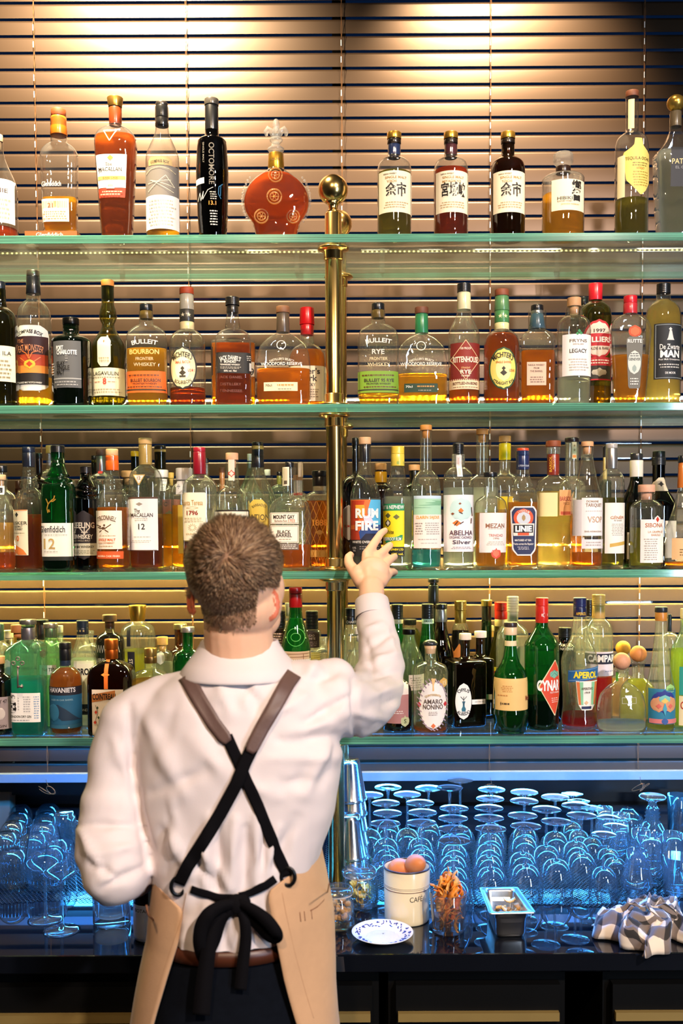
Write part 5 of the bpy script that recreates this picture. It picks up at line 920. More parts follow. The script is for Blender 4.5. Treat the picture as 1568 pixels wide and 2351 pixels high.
def opi(x, y0, w, d, lab, L, rz):
    b4(x, y0, w, 26, y0+56, y0+66, [(y0, y0+14, 28, '#ecd8c4', 'cork')], lab, kind='amaro_bottle', g='black' if 0 else 'dbrown', lq=('black', y0+70), n=7, dr=.95, sty='q', d=d, rz=rz, L=L, nk=[(y0+52, 22), (y0+20, 21), (y0+14, 21)])
opi(1068, 1454, 82, .012, 'square black bottle with white cork and upright white oval label', [('LO', 1050, 1603, 36, 82, '#f0ece6'), ('A', 'OPIUS', 1050, 1577, 8, '#17181a', 30, .02, 20), ('A', 'ALBEDO', 1050, 1631, 8, '#17181a', 32, .02, -20), ('P', [(1603, 1046, 1054), (1612, 1049, 1051), (1622, 1044, 1056), (1626, 1046, 1054)], '#2a6a80'), ('I', [[(1043, 1592), (1050, 1600), (1057, 1592)], [(1050, 1592), (1050, 1612)]], 1.2, '#2a2a2c'), ('R', 1069, 1600, 1101, 1611, '#f0ece6'), ('N', 1074, 1604, 1098, 1607, 1, '#8a8a88')], math.radians(14))
opi(1103, 1449, 56, .10, 'second square dark bottle with white cork, directly behind the oval-label one', [('LR', 1108, 1590, 1124, 1602, '#c8a878')], math.radians(4))
b4(1150, 1382, 72, 28, 1438, 1520, [(1382, 1401, 30, '#d0281c', 'ring'), (1401, 1421, 29, '#c4241c', ''), (1421, 1437, 29, '#e0c490', '')], 'pear-shaped olive bottle with red cap and yellow label, second row', kind='amaro_bottle', g='olive', d=.11, sty='s', lq=('olive', 1450), L=[('LR', 1126, 1528, 1156, 1580, '#e8d81c'), ('A', 'C', 1134, 1545, 18, '#c8281c', 12, .03, 60)])
b4(1177, 1369, 76, 25, 1430, 1480, [(1369, 1404, 27, '#e8dcc0', 'ring'), (1404, 1427, 25, '#e4dcc8', '')], 'clear bottle with tall cream cap and white label behind the bulbous green bottle', kind='amaro_bottle', d=.16, sty='r', L=[('LR', 1180, 1480, 1204, 1530, '#ecdccc')])
b4(1172, 1428, 78, 27, 1484, 1560, [(1428, 1439, 30, '#3a2c28', ''), (1439, 1457, 30, '#e8c8a0', '')], 'bulbous green amaro bottle with wide pale orange label and ringed foot', kind='amaro_bottle', g='green', lq=('black', 1570) if 0 else ('olive', 1570), d=.012,
   pts=[(1683, 60), (1675, 68), (1655, 74), (1640, 84), (1632, 83), (1625, 80), (1600, 80), (1560, 77), (1545, 72), (1535, 62), (1522, 44), (1508, 34), (1484, 27), (1468, 26), (1440, 26)], L=[('LR', 1131, 1553, 1213, 1625, '#ecc078'), ('N', 1146, 1568, 1172, 1584, 4, '#c88a4a'), ('R', 1145, 1606, 1146, 1614, '#5a4630'), ('N', 1143, 1605, 1166, 1614, 1, '#5a4630'), ('N', 1139, 1588, 1160, 1594, 1, '#c88a4a'), ('T', 'Montenegro', 1224, 1600, 12, '#8a3a2a', 44), ('LR', 1157, 1470, 1187, 1482, '#ecd4a8')])
b4(1244, 1372, 79, 28, 1432, 1483, [(1372, 1390, 29, '#d0281c', 'ring'), (1390, 1429, 29, '#c8241c', '')], 'dark green artichoke liqueur bottle with red cap and orange-red diamond label', kind='liqueur_bottle', g='green', lq=('black', 1600), sty='s', d=.04,
   L=[('LP', [(1511, 1267, 1269), (1530, 1254, 1277), (1570, 1229, 1283), (1590, 1240, 1282), (1637, 1267, 1269)], '#e8d8a8'), ('P', [(1514, 1267, 1269), (1531, 1256, 1276), (1570, 1232, 1282), (1590, 1242, 1281), (1633, 1267, 1269)], '#d8482a'), ('O', 1266, 1543, 22, 20, '#78b8a0'), ('I', [[(1256, 1543), (1266, 1533), (1276, 1543)], [(1258, 1548), (1266, 1540), (1275, 1548)]], .8, '#4a7a6a'), ('T', 'CYNAR', 1255, 1568, 24, '#f4f0ec', 58, .04), ('T', 'RICETTA ORIGINALE', 1268, 1584, 4, '#f4e8e0', 28), ('N', 1258, 1595, 1276, 1608, 3, '#f0c8b8'), ('LO', 1248, 1411, 16, 18, '#f0ece4'), ('O', 1248, 1411, 9, 10, '#b8342c')])
b4(1297, 1440, 50, 28, 1475, 1490, [(1440, 1462, 30, '#15161a', 'ring')], 'all-black amaro bottle between the diamond-label bottle and the blue-label aperitif', kind='amaro_bottle', g='black', d=.11, sty='q', L=[('E',), ('T', 'AMARO', 1296, 1479, 6, '#e0d4b8', 28, .02), ('T', 'NARDINI', 1296, 1487, 6, '#e0d4b8', 30, .02)])
b4(1331, 1372, 85, 29, 1420, 1512, [(1372, 1392, 30, '#1c2454', 'ring'), (1392, 1415, 30, '#181e48', '')], 'clear aperitif bottle with navy cap, slanted blue label and red-orange rest', kind='aperitif_bottle', lq=('red', 1637), sty='s', d=.03, mid=None,
   pts=[(1672, 84), (1655, 84), (1640, 80), (1620, 76), (1600, 76), (1560, 80), (1525, 84), (1510, 82), (1495, 74), (1480, 60), (1468, 46), (1455, 37), (1435, 32), (1416, 29)],
   L=[('LP', [(1558, 1314, 1366), (1612, 1320, 1360), (1624, 1328, 1352)], '#f0ece0'), ('P', [(1560, 1315, 1322), (1612, 1321, 1326)], '#d8743c'), ('P', [(1560, 1358, 1365), (1612, 1355, 1360)], '#d8743c'), ('P', [(1560, 1322, 1330), (1612, 1326, 1331)], '#8ac89a'), ('P', [(1560, 1350, 1358), (1612, 1350, 1355)], '#8ac89a'), ('T', 'APERITIVO', 1340, 1575, 6, '#6a5a4a', 28), ('T', '1919', 1340, 1584, 5, '#6a5a4a', 12), ('O', 1338, 1607, 10, 10, '#e0b890'), ('R', 1327, 1615, 1350, 1621, '#232c54'),
      ('LQ', 1299, 1535, 1373, 1562, '#1c5c98', 10), ('I', [[(1301, 1537), (1371, 1528)], [(1301, 1558), (1371, 1549)]], 1, '#88b0d8'), ('T', 'APEROL', 1337, 1544, 15, '#f4d830', 58, .045), ('E',), ('T', 'APEROL', 1331, 1408, 7, '#e8b82c', 24, .02)])
b4(1352, 1376, 56, 18, 1435, 1460, [(1376, 1414, 20, '#181a24', 'ring')], 'black-capped bottle showing between the navy and gold caps', kind='aperitif_bottle', d=.18, L=[('LR', 1344, 1424, 1362, 1440, '#17181c')])
b4(1374, 1365, 66, 28, 1420, 1462, [(1365, 1390, 30, '#d0a85c', 'ring'), (1390, 1419, 29, '#c8a05a', '')], 'bitter aperitif bottle with gold cap holding bright red liquid', kind='aperitif_bottle', lq=('red', 1548), sty='r', d=.11,
   L=[('LR', 1342, 1493, 1410, 1548, '#e8dce4'), ('R', 1342, 1497, 1410, 1521, '#1c2038'), ('T', 'CAMPARI', 1377, 1508, 16, '#f4f0ec', 72, .04), ('N', 1380, 1534, 1404, 1540, 1, '#a0a0b8')])
def patron(x, yb_, r, w, wn, yn, ys, lab, lqc, lev, d, bc, **k):
    b4(x, yb_-r, w, wn, yn, ys, [(yb_-r, yb_+r, 2*r, bc, 'cork ball')], lab, kind='tequila_bottle', lq=(lqc, lev), d=d, sty='r', nk=[(yb_+r+14, wn), (yb_+r+3, wn), (yb_+r-2, wn+8)], **k)
patron(1430, 1488, 17, 90, 26, 1548, 1610, 'tequila bottle with yellow-marked round cork, at the back behind the green-marked one', 'honey', 1560, .14, '#e0a030')
patron(1465, 1501, 19, 84, 28, 1556, 1612, 'tequila bottle with orange-tinted round cork, full of yellow tequila', 'lime', 1560, .085, '#d88a4a', L=[('E',), ('T', 'PATRÓN', 1464, 1525, 7, '#3a2a1c', 28, .02)])
patron(1427, 1518, 20, 111, 27, 1566, 1640, 'stout clear tequila flask with green-flecked round cork, nearly empty', 'water', 1655, .012, '#d89a74', n=2.6, dr=.6, L=[('LR', 1407, 1542, 1417, 1562, '#58a83c'), ('E',), ('I', [[(1420, 1597), (1452, 1597), (1452, 1610), (1420, 1610), (1420, 1597)]], 1, '#a8a49c'), ('T', 'ROCA', 1424, 1542, 5, '#5a4a3c', 18)])
b4(1517, 1393, 66, 25, 1440, 1580, [(1393, 1405, 29, '#26282c', ''), (1405, 1425, 27, '#c88438', '')], 'tall clear mezcal bottle with sloping shoulders and colourful blue skull-like pattern label', kind='mezcal_bottle', lq=('lime', 1655), sty='c', d=.02,
   L=[('LR', 1486, 1577, 1549, 1657, '#2a7a9a'), ('O', 1516, 1606, 52, 54, '#2c3a88'), ('O', 1504, 1612, 30, 36, '#d8986c'), ('O', 1530, 1612, 30, 36, '#d8986c'), ('O', 1517, 1600, 26, 20, '#78c0b8'), ('O', 1517, 1604, 18, 14, '#e8c060'), ('O', 1504, 1616, 12, 12, '#d86a5c'), ('O', 1530, 1616, 12, 12, '#d86a5c'), ('D', 1517, 1622, 10, 30, '#48a0b8'), ('R', 1488, 1645, 1547, 1655, '#d87a78'), ('D', 1517, 1650, 22, 16, '#3a5a98'), ('LO', 1531, 1578, 23, 23, '#98c878'), ('T', 'VERDE', 1531, 1578, 5, '#3c7a3c', 16)])
b4(1537, 1410, 50, 9, 1450, 1480, [(1410, 1450, 9, '#1c2428', '')], 'slim dark-necked bottle behind the skull-pattern mezcal', kind='mezcal_bottle', d=.18)
b4(1573, 1397, 66, 22, 1440, 1500, [(1397, 1420, 22, '#dcc898', 'cork')], 'pale green liqueur bottle with teal label above a cream one, at the picture edge', kind='mezcal_bottle', g='pgreen', lq=('lime', 1490), sty='s', d=.05, L=[('LR', 1552, 1527, 1600, 1591, '#2c9a8c'), ('LR', 1552, 1593, 1600, 1660, '#ecd8a8'), ('T', 'CAZ', 1568, 1614, 18, '#b8402c', 28, .02)])

flush()
n3 = ROOT[(4, 65, 1422)]
mb = MB(); Yk = n3.location.y; yb = -.9*37*mpp(Yk)-.001
def k3(px, py): v = Vector(at(px, py, Yk))-Vector(n3.location); return (v.x, yb, v.z)
for a in ((52, 1508), (42, 1518), (62, 1518)):
    c = k3(*a); mb.tube([(c[0]+.0042*math.cos(q*PI/6), yb, c[2]+.0042*math.sin(q*PI/6)) for q in range(13)], .0016, 6)
mb.tube([k3(52, 1524), k3(52, 1574)], .0022, 8); mb.tube([k3(50, 1527), k3(56, 1527)], .003, 8); mb.tube([k3(53, 1571), k3(64, 1571)], .0028, 6); mb.tube([k3(61, 1566), k3(61, 1575)], .002, 6)
mb.build('key_emblem', prin('pewter_key', '#8a7c78', .4, .7), n3)
# ------------------------------------------------------------------ glassware on the counter
M_gw = thinglass('glassware', (.95, .965, .975), refl=2.4, haze=.028, back=.15, hazecol=(.8, .9, 1.0), bump=.05, bscale=30, rough=.03)
M_gwt = thinglass('heavy_glassware', (.90, .93, .95), refl=2.5, haze=.035, back=.15, hazecol=(.8, .9, 1.0), bump=.06, bscale=30, rough=.03)
ZM = ZC + .0042          # top of the netting mats
def lathe_me(prof, n=40, name='m', smooth_=True):
    mb = MB(); mb.lathe(prof, n, cap0=False, cap1=False, smooth=smooth_); return mb.mesh(name)
def stem_meshes(h, rr, fr, hb, bulge=1.12, rim=None):
    """an upturned glass: rim down at z=0, foot on top at z=h"""
    bowl = []
    for i in range(17):
        t = i/16; z = hb*t
        r = rr*(1+(bulge-1)*math.sin(PI*min(1, t*1.6)))*math.sqrt(max(0, 1-max(0, (t-.30)/.70)**2.4))
        bowl.append((z, max(r, .004)))
    bm_ = lathe_me(bowl + [(hb+.002, .0045)], 40, 'bowl')
    stem = lathe_me([(hb+.001, .006), (hb+.008, .0038), (hb+(h-hb)*.5, .0031), (h-.012, .0036), (h-.004, .009)], 16, 'stem')
    foot = lathe_me([(h-.006, .006), (h-.003, fr*.55), (h-.0012, fr*.97), (h-.0004, fr), (h, fr*.985), (h-.0006, fr*.6), (h-.001, .0002)], 40, 'foot')
    return bm_, stem, foot
SETS = {'wine': (.170, stem_meshes(.170, .0405, .0365, .080, 1.05)), 'tall': (.200, stem_meshes(.200, .0405, .0345, .078, 1.05)), 'small': (.147, stem_meshes(.147, .0345, .029, .070, 1.0))}
def upturned(kind, fx, fy, lab, grp, nm='wine_glass'):
    h, ms_ = SETS[kind]; p = onz(fx, fy, ZM+h)
    t = thing(nm, lab, 'wine glass', (p.x, p.y, ZM), grp, random.random()*6)
    for me, n_ in zip(ms_, ('bowl', 'stem', 'foot')):
        o = bpy.data.objects.new(n_, me); COL.objects.link(o); o.parent = t
        if not me.materials: me.materials.append(M_gw)
    RLX.append((t, {'wine': .0432, 'tall': .0432, 'small': .0355}[kind])); return t
RLX = []
cols = [
 ('wine', 'upturned wine glass, %s in the file beside the silver cups', 'upturned glasses beside the silver cups', [(870, 1926), (868, 1908), (882, 1887), (869, 1864), (868, 1838)]),
 ('wine', 'upturned wine glass, %s in the file behind the enamel canister', 'upturned glasses behind the enamel canister', [(959, 1946), (966, 1922), (967, 1898), (954, 1876), (936, 1856), (942, 1837), (947, 1820)]),
 ('wine', 'upturned wine glass, %s in the file behind the orange peel tumbler', 'upturned glasses behind the orange peel', [(1045, 1943), (1049, 1920), (1055, 1898), (1057, 1877)]),
 ('tall', 'upturned long-stemmed wine glass, %s of the pair standing high behind the canister', 'long-stemmed pair', [(1010, 1828), (1036, 1812)]),
 ('wine', 'upturned wine glass, %s in the file behind the steel pan', 'upturned glasses behind the steel pan', [(1153, 1943), (1134, 1887), (1137, 1865), (1133, 1844), (1117, 1823)]),
 ('wine', 'upturned wine glass, %s in the file just past the steel pan', 'upturned glasses past the steel pan', [(1225, 1864), (1215, 1843), (1193, 1823)]),
 ('wine', 'upturned wine glass, %s in the middle file of the bar mat', 'upturned glasses in the middle of the mat', [(1303, 1874), (1276, 1869), (1268, 1853), (1255, 1838)]),
 ('small', 'small upturned cocktail glass, %s in the file ending beside the checked towel', 'small upturned cocktail glasses', [(1391, 1916), (1380, 1895), (1369, 1876), (1344, 1859), (1333, 1841), (1316, 1824)])]
ords = {2: ['nearer', 'farther'], 3: ['nearest', 'middle one', 'farthest'], 4: ['nearest', 'second', 'third', 'farthest'], 5: ['nearest', 'second', 'third', 'fourth', 'farthest'], 6: ['nearest', 'second', 'third', 'fourth', 'fifth', 'farthest'], 7: ['nearest', 'second', 'third', 'fourth', 'fifth', 'sixth', 'farthest']}
GW = []
for kind, lab, grp, pts in cols:
    for o_, (x, y) in zip(ords[len(pts)], pts): GW.append(upturned(kind, x, y, lab % o_, grp))

def simple(nm, cat, lab, prof, px, py, z, mat=None, part='bowl', grp=None, n=40, extra=None, zpx=None):
    """a lathed thing standing at pixel (px,py) of its base centre"""
    p = onz(px, py, z if zpx is None else zpx); t = thing(nm, lab, cat, (p.x, p.y, z), grp)
    o = link(part, lathe_me(prof, n, part), mat or M_gw, t)
    if extra: extra(t)
    return t
# nosing glasses and tumblers at the far side
def nosing(px, py, h, rr, rb, lab):
    pr = [(.001, .0002), (.001, rb*.75), (.003, rb*.8), (.010, rb*.55), (.016, rb*.8), (.030, rb*1.12), (.042, rb*1.15), (.06, rb*.98), (h*.8, rr*1.08), (h, rr), (h-.001, rr-.0012), (h*.8, rr*1.08-.0014), (.06, rb*.98-.002), (.042, rb*1.12-.002), (.026, rb*.8), (.022, .0002)]
    t = simple('nosing_glass', 'glass', lab, pr, px, py, ZM, M_gwt, grp='upright tasting glasses'); RLX.append((t, rb*1.18)); return t
nosing(1457, 2060, .115, .0235, .033, 'upright tulip tasting glass nearest the checked towel, warm glints in its bowl')
nosing(1500, 2032, .125, .030, .034, 'upright footed tasting glass behind the towel, wider at the rim')
nosing(1455, 2000, .112, .0225, .030, 'upright tulip tasting glass directly behind the nearest tulip glass')
nosing(1419, 1990, .105, .021, .028, 'upright tulip tasting glass beside the small cocktail glasses')
nosing(1424, 1962, .112, .022, .029, 'upright tulip tasting glass in front of the dark dome glass')
nosing(1388, 1946, .112, .021, .027, 'upright tulip tasting glass between cocktail glasses and dark dome')
nosing(1543, 2010, .110, .024, .033, 'upright tulip tasting glass beside the tall decanter neck')
def dome(px, py, h, r, lab, nm='tumbler', cut=True, tw=.8, zz_=ZM, grp='upturned tumblers'):
    pr = [(0, r), (.002, r*1.01), (h*.55, r*1.03), (h*.8, r*.98), (h*.93, r*tw), (h*.98, r*tw*.8), (h, r*tw*.7), (h-.004, .0002)]
    t = simple(nm, 'tumbler', lab, pr, px, py, zz_, M_gwt, grp=grp)
    RLX.append((t, r*1.06))
    if cut:
        mb = MB()
        for q in range(28):
            a = 2*PI*q/28; c, s_ = math.cos(a), math.sin(a); rr = r*1.035
            mb.tube([(c*rr, s_*rr, h*.18), (c*rr*1.002, s_*rr*1.002, h*.72)], .0009, 4)
        for zz2 in (.12, .15, .18): mb.tube([(r*1.03*math.cos(2*PI*j/40), r*1.03*math.sin(2*PI*j/40), h*zz2) for j in range(41)], .0007, 4)
        mb.build('cut_pattern', M_gwt, t)
    return t
dome(1440, 1932, .095, .040, 'dark ribbed dome-shaped glass upturned in the back row', nm='ribbed_glass', tw=.55)
# stoppered decanter
simple('decanter', 'decanter', 'clear decanter with ringed neck and broad flat stopper behind the tasting glasses',
       [(0, .0002), (.001, .040), (.01, .045), (.05, .046), (.08, .040), (.105, .024), (.118, .016), (.122, .021), (.127, .016), (.132, .020), (.137, .015), (.142, .019), (.147, .013), (.160, .010), (.166, .02), (.170, .0335), (.175, .0345), (.1775, .030), (.176, .0002)], 1498, 1828, ZM, M_gwt, 'glass_body', zpx=ZM+.175)
simple('highball_glass', 'glass', 'tall straight glass at the back by the picture edge', [(0, .0002), (.001, .027), (.13, .030), (.131, .0288), (.008, .0255), (.008, .0002)], 1556, 1930, ZM)
simple('rocks_glass', 'glass', 'straight rocks glass at the picture edge above the towel', [(0, .0002), (.001, .033), (.09, .036), (.091, .0345), (.012, .031), (.012, .0002)], 1556, 2050, ZM, M_gwt)
# upturned tumblers on the left-hand mat
lt = [(30, 2030, .086, .036, 'nearest cut tumbler upturned at the left-hand edge of the mat'), (84, 2040, .088, .045, 'largest cut tumbler upturned in front, behind the tall wine glass stems'),
      (14, 1985, .086, .034, 'cut tumbler upturned against the picture edge, second row'), (62, 1990, .084, .036, 'cut tumbler upturned in the second row behind the largest'),
      (124, 2008, .084, .036, 'cut tumbler upturned beside the man\'s elbow, second row'), (30, 1958, .086, .034, 'cut tumbler upturned in the third row near the tan post'),
      (100, 1965, .086, .037, 'cut tumbler upturned in the third row behind the wine glass bowl'), (44, 1935, .086, .035, 'cut tumbler upturned in the fourth row near the tan post'),
      (108, 1930, .086, .036, 'cut tumbler upturned in the fourth row near the beer mug'), (58, 1908, .086, .033, 'smooth round tumbler upturned in the last row beside the tan post'),
      (124, 1908, .088, .035, 'smooth round tumbler upturned in the last row, farthest from the camera')]
lt2 = []
for i, (x, y, h, r, lab) in enumerate(lt):
    p = onz(x, y, ZM)
    for _ in range(60):     # keep the tumblers from touching
        mv = Vector((0, 0, 0))
        for q, rq in lt2:
            dd = p-q; m_ = r*1.04+rq*1.04+.002
            if dd.length < m_: mv += Vector((dd.x*.2, abs(dd.y)*1+.002, 0)).normalized()*(m_-dd.length+.0004)
        if mv.length < 1e-7: break
        p += mv
    lt2.append((p.copy(), r)); t = dome(x, y, h, r, lab, cut=i < 9, tw=.74); t.location = (p.x, p.y, ZM)
t = simple('beer_mug', 'mug', 'ribbed beer mug upturned beside the man\'s sleeve', [(0, .034), (.10, .032), (.112, .030), (.116, .026), (.120, .026), (.124, .022), (.121, .0002)], 149, 1968, ZM, M_gwt)
mb = MB(); mb.tube([(.031, 0, .022), (.052, 0, .03), (.060, 0, .055), (.054, 0, .085), (.030, 0, .096)], .0055, 8); mb.build('handle', M_gwt, t)
for q, (o_, g_) in enumerate(lt2):
    pass
# two upright wine glasses in front
def upright(px, py, rimy, lab, rb, rr, hb):
    p = onz(px, py, ZC); h = at(px, rimy, p.y).z - ZC
    t = thing('wine_glass', lab, 'wine glass', (p.x, p.y, ZC+.0004), 'upright wine glasses')
    hs = h-hb
    link('foot', lathe_me([(0, .0002), (.0002, .038), (.001, .0400), (.003, .034), (.006, .015), (.010, .006)], 40), M_gw, t)
    link('stem', lathe_me([(.008, .007), (.016, .0042), (hs*.6, .0033), (hs-.004, .0042), (hs+.001, .008)], 16), M_gw, t)
    b = []
    for i in range(20):
        q = i/19; z = hs+hb*q
        r = rb*math.sin(min(1, q/.28)*PI/2)**.75 if q < .28 else rb+(rr-rb)*((q-.28)/.72)**1.15
        b.append((z, max(.003, r)))
    link('bowl', lathe_me(b, 44), M_gw, t); return t
upright(105, 2112, 1897, 'tall upright wine glass with a deep bowl, the farther of two', .043, .031, .108)
upright(142, 2137, 1935, 'upright wine glass with a wide shallow bowl, nearest the camera', .0395, .029, .085)
# mixing glass with water
p = onz(257, 2118, ZC); t = thing('mixing_glass', 'heavy straight mixing glass half hidden under the man\'s elbow', 'glass', (p.x, p.y, ZC+.0004))
link('glass_body', lathe_me([(0, .0002), (.0005, .039), (.003, .0415), (.12, .0425), (.1205, .040), (.022, .038), (.016, .030), (.014, .0002)], 48), M_gwt, t)
link('water', lathe_me([(.0165, .0002), (.0168, .030), (.023, .0375), (.036, .038), (.0361, .0002)], 40), liq('water'), t)
# nothing on the mats may touch its neighbour
FIX = [(Vector((at(934, 2060, 2.258).x, 2.258, 0)), .057), (onz(1029, 2137, ZC), .043), (onz(826, 2080, ZC), .050), (onz(776, 2128, ZC), .038), (onz(257, 2118, ZC), .044), (onz(105, 2112, ZC), .042), (onz(142, 2137, ZC), .042),
       (Vector((at(815, 1762, 2.50).x, 2.50, 0)), .047), (Vector((at(809, 1886, 2.415).x, 2.415, 0)), .047), (onz(1148, 2058, ZC+.05), .058), (onz(1180, 2085, ZC+.05), .060), (Vector((at(765, 490, 2.335).x, 2.335, 0)), .038), (Vector((at(777, 520, 2.59).x, 2.59, 0)), .038), (onz(1440, 2110, ZC), .06), (onz(1510, 2115, ZC), .06), (onz(1556, 2050, ZM), .037), (onz(1556, 1930, ZM), .031), (onz(1498, 1828, ZM+.175), .047)]
ORG = [a.location.copy() for a, _ in RLX]
CX_ = at(934, 2060, 2.258).x
for o_ in ORG:
    if abs(o_.x-CX_) < .115 and o_.y < 2.36: o_.y = 2.362
for (a, ra), o_ in zip(RLX, ORG): a.location.y = max(a.location.y, o_.y)
for it in range(400):
    for (a, ra), o0 in zip(RLX, ORG):
        if it < 330: a.location += (o0-a.location)*.03
        a.location.y = max(a.location.y, min(2.362 if abs(o0.x-CX_) < .115 else 2.275, o0.y))
    for i, (a, ra) in enumerate(RLX):
        for (q, rq) in FIX:
            d = Vector((a.location.x-q.x, a.location.y-q.y, 0)); m_ = ra+rq+.002
            if d.length < m_: a.location += Vector((d.x, d.y, 0)).normalized()*(m_-d.length)
        for (b_, rb_) in RLX[i+1:]:
            d = a.location-b_.location; d.z = 0; m_ = ra+rb_+.002
            if d.length < m_:
                v_ = (d.normalized() if d.length > 1e-5 else Vector((1, 0, 0)))*(m_-d.length)*.5
                a.location += v_; b_.location -= v_
        a.location.y = min(a.location.y, 2.84)
# netting mats
def netting(nm, lab, x0, x1, ya, yb):
    mb = MB(); dx = .0052; dy = .0040; w = .0008; nx = int((x1-x0)/dx); ny = int((yb-ya)/(2*dy))
    for i in range(ny):
        yc = ya + i*2*dy; pts = []
        lo = ya + .016*math.sin(3.1*(x0+i*.01))
        prev = None
        for j in range(nx+1):
            x = x0+j*dx; edge = .014*math.sin(x*7.3+1)+.012*math.sin(x*17)
            y = yc + (dy if (j+i) % 2 else -dy) + .002*math.sin(x*23+yc*31)
            if y < ya+edge+.02: prev = None; continue
            z = ZC+.0012+.0012*(1+math.sin(x*31+yc*17)*math.cos(yc*43-x*11))
            cur = (x, y, z)
            if prev:
                px_, py_, pz_ = prev
                nx_, ny_ = (y-py_), -(x-px_); L_ = math.hypot(nx_, ny_); nx_, ny_ = nx_/L_*w, ny_/L_*w
                mb.add([(px_+nx_, py_+ny_, pz_), (x+nx_, y+ny_, z), (x-nx_, y-ny_, z), (px_-nx_, py_-ny_, pz_), (px_, py_, pz_-.001), (x, y, z-.001)], [(0, 1, 2, 3), (0, 4, 5, 1), (3, 2, 5, 4)], 0, False)
            prev = cur
    o = mb.build(nm, prin('black_netting', (.008, .009, .012), .35, 0, .1, 40)); tag(o, lab, 'bar mat', 'netting mats under the glasses'); return o
xl = at(300, 2080, 2.33).x; xr = at(800, 2080, 2.33).x
netting('bar_mat', 'black netting mat under the upturned tumblers, running behind the man', -1.15, xl+.15, 2.29, 2.86)
netting('bar_mat', 'black netting mat under the crowd of upturned wine glasses', xr-.06, 1.15, 2.275, 2.86)
# silver cups, nested in two leaning stacks
M_cup = prin('silver_cup', (.86, .84, .81), .16, 1.0, .05, 20, .2, 30)
cp = lathe_me([(0, .0385), (.001, .0400), (.004, .0400), (.006, .0385), (.095, .0265), (.105, .0245), (.108, .020), (.107, .0002)], 36, 'cup'); cp.materials.append(M_cup)
hp = lathe_me([(.0045, .0402), (.006, .0406), (.0075, .0398)], 36, 'band'); hp.materials.append(M_cup)
def stack(px, ptop, n_, step, Y, lean, nm):
    top = at(px, ptop, Y); 
    names = ['topmost', 'second from top', 'third from top', 'fourth from top', 'fifth from top', 'sixth from top', 'lowest']
    z_b = ZM
    base = Vector((top.x, Y, ZM))
    for i in range(n_):
        z = ZM + (n_-1-i)*step
        t = thing('metal_cup', 'silver metal cup upturned, %s of the %s stack beside the brass post' % (names[i] if i < n_-1 else 'lowest', nm), 'cup', (base.x+lean*(z-ZM), Y+.0, z), '%s stack of silver cups' % nm)
        t.rotation_euler = (0, lean*.8, 0)
        for me, q in ((cp, 'cup_body'), (hp, 'beaded_band')):
            o = bpy.data.objects.new(q, me); COL.objects.link(o); o.parent = t
p_ = at(806, 1762, 2.40); ns = int((p_.z-.108-ZM)/.036)
stack(815, 1762, ns+1, (p_.z-.108-ZM)/ns, 2.50, -.05, 'taller')
p_ = at(795, 1886, 2.34); ns2 = max(2, int((p_.z-.108-ZM)/.036))
stack(809, 1886, ns2+1, .036, 2.415, -.04, 'shorter')

# ------------------------------------------------------------------ the garnish station in front
def solid(px, py): return onz(px, py, ZC)
# enamel canister with eggs
p = solid(934, 2131); R_ = 54*mpp(2.25); p.y += R_; p.x = at(934, 2060, p.y).x; R_ = 54*mpp(p.y); hC = at(934, 1988, p.y).z-ZC
t = thing('enamel_canister', 'cream enamel canister with dark rim and thin brown lines, holding eggs', 'canister', (p.x, p.y, ZC+.0004))
M_en = prin('cream_enamel', '#ead7ae', .25, 0, .04, 20, coat=.4); M_rim = prin('dark_enamel_rim', '#3a2c28', .3)
link('body', lathe_me([(0, .0002), (.0003, R_*.93), (.003, R_*.955), (.01, R_*.96), (hC-.003, R_), (hC-.001, R_-.001), (hC-.004, R_-.0018), (.004, R_*.93), (.003, .0002)], 56), M_en, t)
mb = MB(); mb.tube([(R_*math.cos(q*PI/32), R_*math.sin(q*PI/32), hC) for q in range(65)], .0021, 8); mb.build('rim', M_rim, t)
for zq, rq in ((at(934, 2033, p.y).z-ZC, .0008), (at(934, 2025, p.y).z-ZC, .0003), (at(934, 2028, p.y).z-ZC, .0003)):
    mb = MB(); rr = R_*(.96+.04*zq/hC)+.0001; mb.tube([(rr*math.cos(q*PI/32), rr*math.sin(q*PI/32), zq) for q in range(65)], rq, 6); mb.build('painted_line', prin('brown_line', '#6a4434', .4), t)
vs, fs, bb = text_mesh('CAFÉ', -.008); wS = 32*mpp(p.y)/(bb[1]-bb[0]); mb = MB(); u0 = 0.0190
mb.add([((R_*.985+.0007)*math.sin((u0+(v[0]-(bb[0]+bb[1])/2)*wS)/R_), -(R_*.985+.0007)*math.cos((u0+(v[0]-(bb[0]+bb[1])/2)*wS)/R_), at(960, 2067, p.y-R_).z-ZC+(v[1]-.35)*wS*1.2) for v in vs], fs, 0, False)
mb.build('lettering', ink('#3a302c'), t)
M_egg = prin('brown_eggshell', '#d07a40', .5, 0, .05, 60, .05, 300, sss=.05)
def egg(nm, x, y, z, rz, ry, lab):
    mb = MB(); rs = []
    for i in range(15):
        a = -PI/2+PI*i/14; c = math.cos(a); s_ = math.sin(a)
        rs.append([(.0215*max(c, 1e-4)*(1-.10*s_)*math.cos(2*PI*j/24), .0215*max(c, 1e-4)*(1-.10*s_)*math.sin(2*PI*j/24), .0275*s_) for j in range(24)])
    mb.rings(rs); o = mb.build('egg', M_egg); o.location = (x, y, z); o.rotation_euler = (ry, 0, rz); tag(o, lab, 'egg', 'eggs in the enamel canister'); return o
zc = ZC+hC
q = at(957, 1984, p.y-.01); egg('egg', q.x-.002, p.y-.008, q.z, .6, 1.2, 'brown egg standing proud above the rim of the enamel canister')
